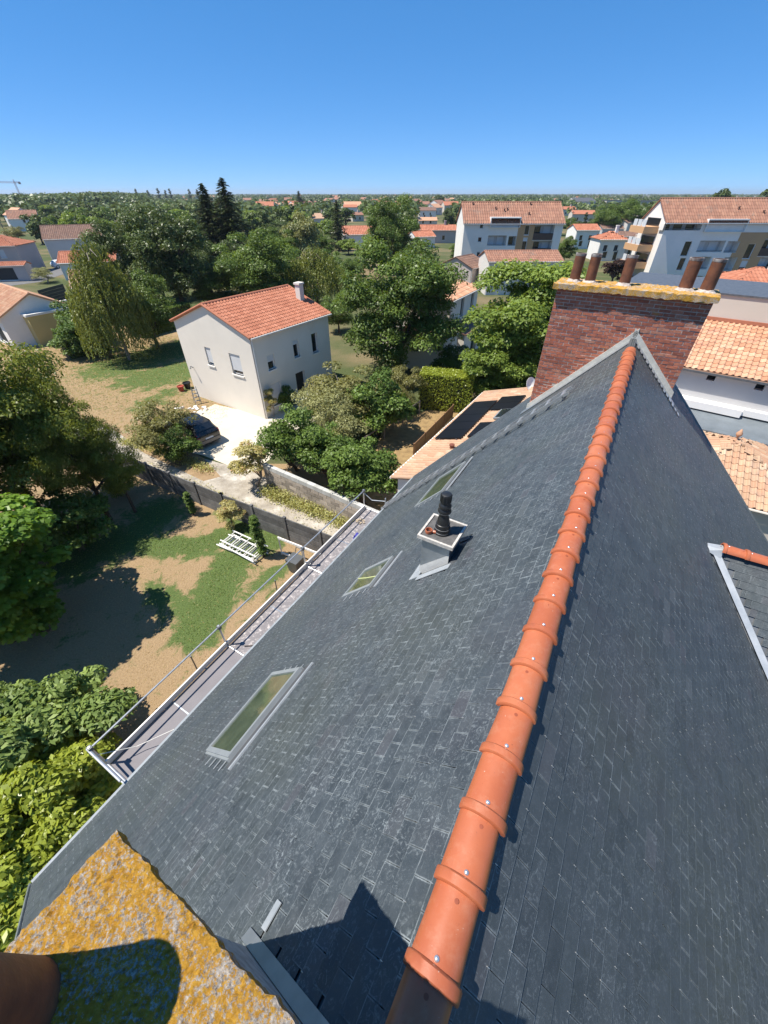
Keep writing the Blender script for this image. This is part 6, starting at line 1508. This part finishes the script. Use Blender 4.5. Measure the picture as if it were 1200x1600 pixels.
BV = [MB().box((0.011, -0.1, 0.010), (0.489, 0.1, 0.192), k/5).mesh('block', M_BLOCK) for k in range(6)]; BT = [MB().box((0.006, -0.105, 0.005), (0.494, 0.105, 0.235), k/3).mesh('block', M_BLOCKTOP) for k in range(4)]
rz_ = math.atan2(u.y, u.x)
for r_ in range(7):
    for i in range(int(L/0.5)):
        x = i*0.5+(0.25 if r_ % 2 else 0)
        if x+0.5 > L: continue
        o = link('block', (BT[rng.integers(4)] if r_ == 6 else BV[rng.integers(6)]), bw); o.location = w0+u*x+Vector((0, 0, r_*0.2))+nn*rng.normal(0, 0.003); o.rotation_euler = (0, 0, rz_)
b = MB(); b.bar(w0+Vector((0, 0, 0.71)), w1+Vector((0, 0, 0.71)), 0.165, 1.40); b.build('mortar_core', M_MORTAR, bw)
# timber fence and low wall by the neighbour's yard
wf = thing('timber_fence', 'brown timber slat fence between dry yard and solar panel house', 'fence')
t0, t1 = at(646, 716), at(706, 653); t0.z = t1.z = 0
for i in range(5):
    c = t0.lerp(t1, i/4); b = MB(); b.bar(c, c+Vector((0, 0, 1.0)), 0.09, 0.09, rnd=rng.random()); b.build('post', M_WOOD, wf)
for k in range(6):
    b = MB(); z = 0.12+k*0.155; b.bar(t0+Vector((0, 0, z)), t1+Vector((0, 0, z)), 0.03, 0.135, rnd=rng.random()); b.build('slat', M_WOOD, wf)
lw = thing('white_stone_border', 'low white stone border at the end of the dry yard', 'border')
for i in range(9):
    p = at(672, 627).lerp(at(724, 640), i/8); b = MB(); b.lathe([(0.26, 0), (0.30, 0.12), (0.24, 0.28), (0.0, 0.33)], n=8, cap=False); b.v = [(x*rng.uniform(.8, 1.2), y*rng.uniform(.8, 1.2), z) for x, y, z in b.v]; o = b.build('stone', M_OFFWHITE, lw); o.location = (p.x, p.y, 0)
rl_ = thing('fallen_rail', 'thin grey rail fence in the shade behind the olive tree', 'rail')
p, q = at(568, 706), at(655, 646); b = MB(); b.tube([(p.x, p.y, 0.9), (q.x, q.y, 0.9)], 0.05, 6); b.build('rail', M_BARKPALE, rl_)
for i in range(4): c = p.lerp(q, i/3); b = MB(); b.tube([(c.x, c.y, 0), (c.x, c.y, 0.95)], 0.045, 6); b.build('post', M_BARKPALE, rl_)
df = thing('dark_fence', 'dark green panel fence between the houses on the left', 'fence')
p, q = at(70, 478), at(108, 466)
for i in range(5): b = MB(); z = 0.2+i*0.38; b.bar((p.x, p.y, z), (q.x, q.y, z), 0.05, 0.36); b.build('panel', plain('dark_green_panel', (0.03, 0.045, 0.045), (0.02, 0.03, 0.032), 2, 0.6), df)

# ------------------------------------------------------------------ things in the garden
FRAME_L, FRAME_W = 2.1, 0.72
def scaffold_frame(label, loc, rz, z):
    t = thing('trestle', label, 'trestle', (loc.x, loc.y, z), rz, 'scaffold frames stacked on the lawn')
    for y in (-FRAME_W/2, FRAME_W/2): b = MB(); b.tube([(-FRAME_L/2, y, 0.03), (FRAME_L/2, y, 0.03)], 0.03, 7); b.build('rail', M_WHITE, t)
    for k in range(5): x = -FRAME_L/2+0.15+k*(FRAME_L-0.3)/4; b = MB(); b.tube([(x, -FRAME_W/2, 0.03), (x, FRAME_W/2, 0.03)], 0.022, 6); b.build('rung', M_WHITE, t)
ca, cb = at(354, 838), at(402, 860); fz = math.atan2((cb-ca).y, (cb-ca).x); cc = at(380, 858)
for k, lab in enumerate(('lowest white scaffold frame of the stack on the lawn', 'second lowest white frame of the stack on the lawn', 'middle white frame of the stack on the lawn', 'white frame next below the top of the stack', 'topmost white scaffold frame of the stack on the lawn')):
    scaffold_frame(lab, cc+Vector((rng.normal(0, 0.10), rng.normal(0, 0.10), 0)), fz+rng.normal(0, 0.05), 0.01+k*0.075)
gf = thing('guard_frame', 'white tubular guard frame standing by the concrete fence', 'guard frame', at(440, 866), math.atan2((at(505, 893)-at(440, 866)).y, (at(505, 893)-at(440, 866)).x))
for z in (0.12, 0.98): b = MB(); b.bar((0, 0, z), (2.4, 0, z), 0.05, 0.10); b.build('rail', M_WHITE, gf)
for x in (0.03, 1.2, 2.37): b = MB(); b.tube([(x, 0, 0), (x, 0, 1.0)], 0.028, 7); b.build('post', M_WHITE, gf)
bn = thing('grey_bin', 'dark grey two-handled container beside the white guard frame', 'bin', at(464, 892), fz)
b = MB(); b.hexa([(-0.22, -0.2, 0.08), (0.22, -0.2, 0.08), (0.22, 0.2, 0.08), (-0.22, 0.2, 0.08), (-0.28, -0.26, 0.75), (0.28, -0.26, 0.75), (0.28, 0.26, 0.75), (-0.28, 0.26, 0.75)]); b.build('body', plain('grey_plastic', (0.10, 0.105, 0.105), (0.07, 0.075, 0.075), 3, 0.5), bn)
b = MB(); b.tube([(-0.2, 0.28, 0.72), (-0.2, 0.4, 0.95), (0.2, 0.4, 0.95), (0.2, 0.28, 0.72)], 0.018, 6); b.build('handle', M_LEAD, bn)
for x in (-0.25, 0.25): b = MB(); b.tube([(x-0.02, 0.12, 0.09), (x+0.02, 0.12, 0.09)], 0.09, 12); b.build('wheel', M_BLACKPL, bn)
for k, (px, py) in enumerate(((434, 928), (308, 1046))):
    o = MB(); o.tube([(0, 0, -0.05), (0.03, 0.0, 0.75)], 0.022, 7); o.tube([(0.03, 0, 0.75), (0.03, 0, 0.80)], 0.03, 7); o = o.build('garden_stake', M_LEAD); o.location = at(px, py); tag(o, ['thin dark stake in the lawn nearer the stacked frames', 'thin dark stake in the dry lawn nearer the viewer'][k], 'stake', 'stakes in the lawn')
def flowerpot(label, p, r, h, mat):
    t = thing('flower_pot', label, 'flower pot', p); b = MB(); b.lathe([(r*0.7, 0), (r*0.95, h*0.82), (r*1.1, h*0.82), (r*1.1, h), (r*0.95, h), (r*0.9, h*0.85), (0, h*0.82)], n=14, cap=False); b.build('pot', mat, t, True)
flowerpot('red clay flower pot beside the white house gable', at(284, 611), 0.24, 0.42, plain('red_pot', (0.42, 0.07, 0.04)))
flowerpot('dark flower pot against the white house gable', at(294, 607), 0.28, 0.5, M_BLACKPL)
st = thing('step_ladder', 'small grey step ladder leaning by the white house gable', 'ladder', at(311, 632), 0.6)
for sx_ in (-0.2, 0.2):
    b = MB(); b.bar((sx_, 0.0, 0), (sx_*0.8, 0.25, 1.25), 0.04, 0.05); b.build('front_rail', M_ALU, st); b = MB(); b.bar((sx_, 0.6, 0), (sx_*0.8, 0.27, 1.22), 0.03, 0.04); b.build('rear_rail', M_ALU, st)
for k in range(4): b = MB(); b.box((-0.19+0.01*k, 0.03+0.06*k, 0.25*(k+1)), (0.19-0.01*k, 0.16+0.06*k, 0.25*(k+1)+0.03)); b.build('step', M_ALU, st)
rp = thing('rubble_pile', 'pale rubble and boards at the foot of the white house gable', 'rubble', at(305, 640))
for k in range(12): b = MB(); s_ = rng.uniform(0.08, 0.22); b.box((-s_, -s_*0.6, 0), (s_, s_*0.6, s_*0.7)); o = b.build('chunk', M_OFFWHITE, rp); o.location = (rng.normal(0, 0.5), rng.normal(0, 0.3), 0); o.rotation_euler = (rng.normal(0, .2), rng.normal(0, .2), rng.uniform(0, 3))

# ------------------------------------------------------------------ vehicles
def car(label, pos, rz, paint, cat='car', name='parked_car', L=4.1, W=1.74, roof_h=1.47, van=False, group=None):
    "local +x = front of the car"
    t = thing(name, label, cat, (pos.x, pos.y, 0), rz, group)
    if not van:
        sec = [(-2.02, 0.42, 0.78, 0.80, 0.66, 0.5), (-1.98, 0.26, 0.86, 0.92, 0.76, 0.62), (-1.80, 0.22, 0.92, 1.12, 0.82, 0.62), (-1.45, 0.20, 0.94, 1.40, 0.86, 0.62), (-0.9, 0.20, 0.94, 1.465, 0.87, 0.63), (-0.1, 0.20, 0.93, roof_h, 0.87, 0.64), (0.35, 0.20, 0.92, 1.40, 0.87, 0.63), (1.0, 0.20, 0.91, 0.99, 0.87, 0.70), (1.55, 0.22, 0.82, 0.88, 0.84, 0.70), (1.92, 0.26, 0.68, 0.72, 0.76, 0.6), (2.05, 0.36, 0.55, 0.57, 0.62, 0.5)]
    else:
        sec = [(-2.6, 0.3, 1.1, 1.85, 0.86, 0.76), (-2.5, 0.24, 1.15, 2.0, 0.93, 0.80), (-1.0, 0.22, 1.15, 2.05, 0.94, 0.80), (0.8, 0.22, 1.15, 2.0, 0.94, 0.80), (1.35, 0.22, 1.15, 1.8, 0.94, 0.76), (2.0, 0.24, 1.08, 1.2, 0.92, 0.74), (2.45, 0.28, 0.85, 0.92, 0.86, 0.66), (2.6, 0.36, 0.6, 0.64, 0.72, 0.5)]
    b = MB(); k = 10
    for (x, zb, zs, zr, w, wr) in sec:
        b.v += [(x, -w*0.9, zb), (x, -w, zb+0.14), (x, -w, zs), (x, -wr-(w-wr)*0.35, zs+(zr-zs)*0.55), (x, -wr*0.88, zr-0.02*(zr > zs+.1)), (x, wr*0.88, zr-0.02*(zr > zs+.1)), (x, wr+(w-wr)*0.35, zs+(zr-zs)*0.55), (x, w, zs), (x, w, zb+0.14), (x, w*0.9, zb)]
    for i in range(len(sec)-1):
        for j in range(k): b.f.append((i*k+j, i*k+(j+1) % k, (i+1)*k+(j+1) % k, (i+1)*k+j)[::-1]); b.r.append(0.5); b.m.append(0)
    b.f.append(tuple(range(k))); b.f.append(tuple((len(sec)-1)*k+j for j in reversed(range(k)))); b.r += [0.5]*2; b.m += [0]*2
    b.build('body', paint, t, True)
    def quad(nm, pts, mat, off=0.012):
        p = [Vector(q) for q in pts]; n = (p[1]-p[0]).cross(p[3]-p[0]).normalized(); bb = MB(); bb.hexa([q+n*0.002 for q in p]+[q+n*off for q in p]); return bb.build(nm, mat, t)
    if not van:
        quad('rear_window', [(-1.83, 0.56, 1.10), (-1.83, -0.56, 1.10), (-1.47, -0.54, 1.37), (-1.47, 0.54, 1.37)], M_GLASS)
        quad('windscreen', [(0.98, -0.66, 1.02), (0.98, 0.66, 1.02), (0.40, 0.56, 1.375), (0.40, -0.56, 1.375)], M_GLASS)
        for s in (-1, 1):
            for (x0, x1) in ((-1.25, -0.35), (-0.28, 0.45)):
                pts = [(x0, s*0.845, 1.0), (x1, s*0.845, 1.0), (x1-0.12*(x1 > 0), s*0.715, 1.32), (x0+0.05, s*0.715, 1.32)]
                quad('side_window', pts if s == -1 else pts[::-1], M_GLASS)
            pts = [(-2.0, s*0.72, 0.78), (-1.97, s*0.45, 0.80), (-1.90, s*0.47, 0.97), (-1.86, s*0.74, 0.95)]
            quad('tail_light', pts if s == 1 else pts[::-1], plain('tail_lamp', (0.35, 0.01, 0.012), (0.22, 0.006, 0.008), 6, 0.2, bstr=0), 0.03)
            pts = [(1.9, s*0.72, 0.60), (1.98, s*0.40, 0.58), (1.80, s*0.44, 0.78), (1.72, s*0.74, 0.76)]
            quad('headlight', pts if s == -1 else pts[::-1], plain('lamp_glass', (0.5, 0.52, 0.55), None, 4, 0.1, bstr=0), 0.03)
            bb = MB(); bb.box((0.45, s*0.90-0.09, 0.95), (0.62, s*0.90+0.09, 1.07)); bb.build('wing_mirror', paint, t)
        quad('number_plate', [(-2.035, 0.26, 0.60), (-2.035, -0.26, 0.60), (-1.985, -0.26, 0.72), (-1.985, 0.26, 0.72)], M_WHITE, 0.02)
        bb = MB(); bb.box((-2.06, -0.70, 0.36), (-1.93, 0.70, 0.55)); bb.build('rear_bumper', plain('bumper_grey', (0.16, 0.15, 0.145), None, 4, 0.35), t)
        wx = (-1.25, 1.28); zr = 0.31
    else:
        quad('windscreen', [(1.98, -0.68, 1.22), (1.98, 0.68, 1.22), (1.40, 0.66, 1.76), (1.40, -0.66, 1.76)], M_GLASS)
        for s in (-1, 1):
            pts = [(0.7, s*0.93, 1.2), (1.6, s*0.93, 1.2), (1.25, s*0.82, 1.65), (0.7, s*0.83, 1.68)]; quad('side_window', pts if s == -1 else pts[::-1], M_GLASS)
        wx = (-1.6, 1.6); zr = 0.34
    for x in wx:
        for s in (-1, 1):
            y = s*(sec[4][4]-0.10); w = bpy.data.objects.new('wheel', None); C.objects.link(w); w.parent = t; w.location = (x, y, zr); w.rotation_euler = (R(90), 0, 0)
            bb = MB(); bb.lathe([(zr*0.62, -0.10), (zr*0.95, -0.11), (zr, -0.08), (zr, 0.08), (zr*0.95, 0.11), (zr*0.62, 0.10)], n=20, cap=False); bb.build('tyre', M_BLACKPL, w, True)
            bb = MB(); bb.lathe([(zr*0.62, -0.09), (zr*0.3, -0.07), (0.0, -0.07)], n=12, cap=False); bb.lathe([(zr*0.62, 0.09), (zr*0.3, 0.07), (0.0, 0.07)], n=12, cap=False); bb.build('rim', M_GALV, w)
    return t
PAINT_BLACK = plain('car_black', (0.020, 0.021, 0.024), (0.016, 0.017, 0.02), 1, 0.22, bstr=0, spec=0.7)
PAINT_GREEN = plain('car_green', (0.01, 0.035, 0.035), (0.008, 0.03, 0.03), 1, 0.2, bstr=0, spec=0.7)
PAINT_WHITE = plain('car_white', (0.74, 0.74, 0.74), (0.70, 0.70, 0.70), 1, 0.3, bstr=0)
PAINT_GREY = plain('car_grey', (0.20, 0.21, 0.22), (0.17, 0.18, 0.19), 1, 0.25, bstr=0)
rear = at(330, 697); fwd = dirv(R(-52)); car('black hatchback parked beside the dry shrub on the pale driveway', rear+fwd*1.9, math.atan2(fwd.y, fwd.x), PAINT_BLACK)
car('dark green car parked in front of the long apartment block', at(1042, 452), 2.6, PAINT_GREEN)
car('grey car parked left of the dark green car', at(1018, 448), 2.6, PAINT_GREY)
car('white van parked behind the right chimney pot', at(1114, 460), -1.9, PAINT_WHITE, 'van', 'parked_van', van=True)
car('white car on the street in front of the gabled house', at(100, 418), 0.9, PAINT_WHITE)
lm = thing('street_lamp', 'curved street lamp with white globe at the right edge', 'street lamp', at(1183, 450))
b = MB(); b.tube([(0, 0, 0), (0, 0, 3.4), (0.1, 0, 3.7)], [0.06, 0.045, 0.04], 8); b.build('post', M_LEAD, lm)
b = MB(); b.lathe([(0.0, 0), (0.18, 0.05), (0.24, 0.2), (0.18, 0.36), (0.0, 0.42)], (0.1, 0, 3.7), 14, cap=False); b.build('globe', M_WHITE, lm, True)
for k, (px, py, h_) in enumerate(((14, 375, 8), (1030, 370, 8.5), (886, 372, 7.5))):
    u_ = thing('utility_pole', ['wooden utility pole at the far left edge', 'utility pole left of the long apartment block', 'utility pole right of the pale apartment block'][k], 'utility pole', at(px, py)); b = MB(); b.tube([(0, 0, 0), (0, 0, h_)], [0.14, 0.09], 8); b.build('pole', M_CONC, u_); b = MB(); b.bar((-0.6, 0, h_-0.4), (0.6, 0, h_-0.4), 0.08, 0.1); b.build('crossarm', M_CONC, u_)
# tower crane on the left skyline
cp_ = at(35, 313); cr_ = thing('tower_crane', 'tower crane with pale red jib above the left wood', 'crane', cp_, 0.0); hC = height_to(cp_, 285)
Mcr = plain('crane_paint', (0.45, 0.25, 0.22), (0.40, 0.22, 0.20), 1, 0.6)
def lattice(nm, p, q, w, n, mat):
    b = MB(); p = Vector(p); q = Vector(q); d = (q-p).normalized(); x = d.orthogonal().normalized()*w/2; y = d.cross(x).normalized()*w/2; cs = [x+y, x-y, -x-y, -x+y]
    for c in cs: b.bar(p+c, q+c, w*0.14, w*0.14)
    for i in range(n):
        for j in range(4): b.bar(p.lerp(q, i/n)+cs[j], p.lerp(q, (i+1)/n)+cs[(j+1) % 4], w*0.09, w*0.09)
    return b.build(nm, mat, cr_)
lattice('mast', (0, 0, 0), (0, 0, hC), 2.2, 18, Mcr); lattice('jib', (3, 0, hC), (-px_size(cp_, 60), 0, hC+1.0), 2.0, 26, Mcr); lattice('counter_jib', (0, 0, hC), (12, 0, hC), 2.0, 6, Mcr)
b = MB(); b.box((9, -1.5, hC-3), (12.5, 1.5, hC+1)); b.build('counterweight', M_CONC, cr_); lattice('apex', (0, 0, hC), (0, 0, hC+5), 1.6, 3, Mcr)

# standing grass on the lawn: dry straw and green blades
def grass(name, label, x0, x1, y0, y1, n, mat, seed, size, test=None):
    r = np.random.default_rng(seed); P = np.stack([r.uniform(x0, x1, n), r.uniform(y0, y1, n), r.uniform(0.0, 0.025, n)], 1)
    if test is not None: P = P[test(P, r)]
    Nn = r.normal(size=P.shape)*0.8+np.array([0, 0, 0.5]); T = np.array([0, 0, 0.15])+r.normal(size=P.shape)*0.8
    o = link(name, leaf_mesh(name, P, Nn+np.array([0, 0, 0.7]), size, mat, r.random(len(P)), r, 0.22, T)); o['kind'] = 'stuff'; tag(o, label, 'grass')
LG_DRY = leaf_mat('blade_dry', (0.26, 0.18, 0.095), (0.40, 0.29, 0.165), 0.3); LG_GRN = leaf_mat('blade_green', (0.04, 0.075, 0.02), (0.15, 0.22, 0.06), 0.35)
grass('dry_grass', 'dry straw grass on the garden lawn', -15, 0, 4, 16, 9000, LG_DRY, 1, 0.06)
_gs = [([at(400, 850), at(358, 880), at(335, 930), at(310, 985)], 0.8), ([at(195, 850), at(300, 855), at(380, 835)], 0.65), ([at(120, 880), at(220, 830), at(250, 800)], 1.0), ([at(350, 800), at(430, 850)], 0.4)]
def near_strip(P, r):
    best = np.full(len(P), 9.0)
    for pts, w in _gs:
        for p, q in zip(pts[:-1], pts[1:]):
            p = np.array(p[:2]); q = np.array(q[:2]); d = q-p; t = np.clip(((P[:, :2]-p)@d)/(d@d), 0, 1); best = np.minimum(best, np.linalg.norm(P[:, :2]-(p+t[:, None]*d), axis=1)/w)
    return best < r.uniform(0.3, 1.25, len(P))
grass('green_grass', 'green grass blades on the watered strip of the lawn', -15, 0, 4, 16, 60000, LG_GRN, 2, 0.075, near_strip)
grass('house_lawn_grass', 'dry grass on the lawn left of the white house', -34, -11, 24, 46, 26000, LG_DRY, 3, 0.11)
grass('house_lawn_green', 'green grass on the lawn left of the white house', -34, -11, 26, 46, 22000, LG_GRN, 4, 0.11)
# ------------------------------------------------------------------ summer haze over the plain
hz = MB(); hz.box((-8990, -290, -1.0), (8990, 8990, 45.0))
hm = bpy.data.materials.new('haze_air'); hm.use_nodes = True; hn = hm.node_tree; hn.nodes.clear()
ho_ = hn.nodes.new('ShaderNodeOutputMaterial'); pv = hn.nodes.new('ShaderNodeVolumePrincipled')
pv.inputs['Color'].default_value = (0.78, 0.88, 1.0, 1); pv.inputs['Density'].default_value = 0.00013; pv.inputs['Anisotropy'].default_value = 0.2
hn.links.new(pv.outputs[0], ho_.inputs['Volume'])
hz.build('haze', hm, kind='stuff')
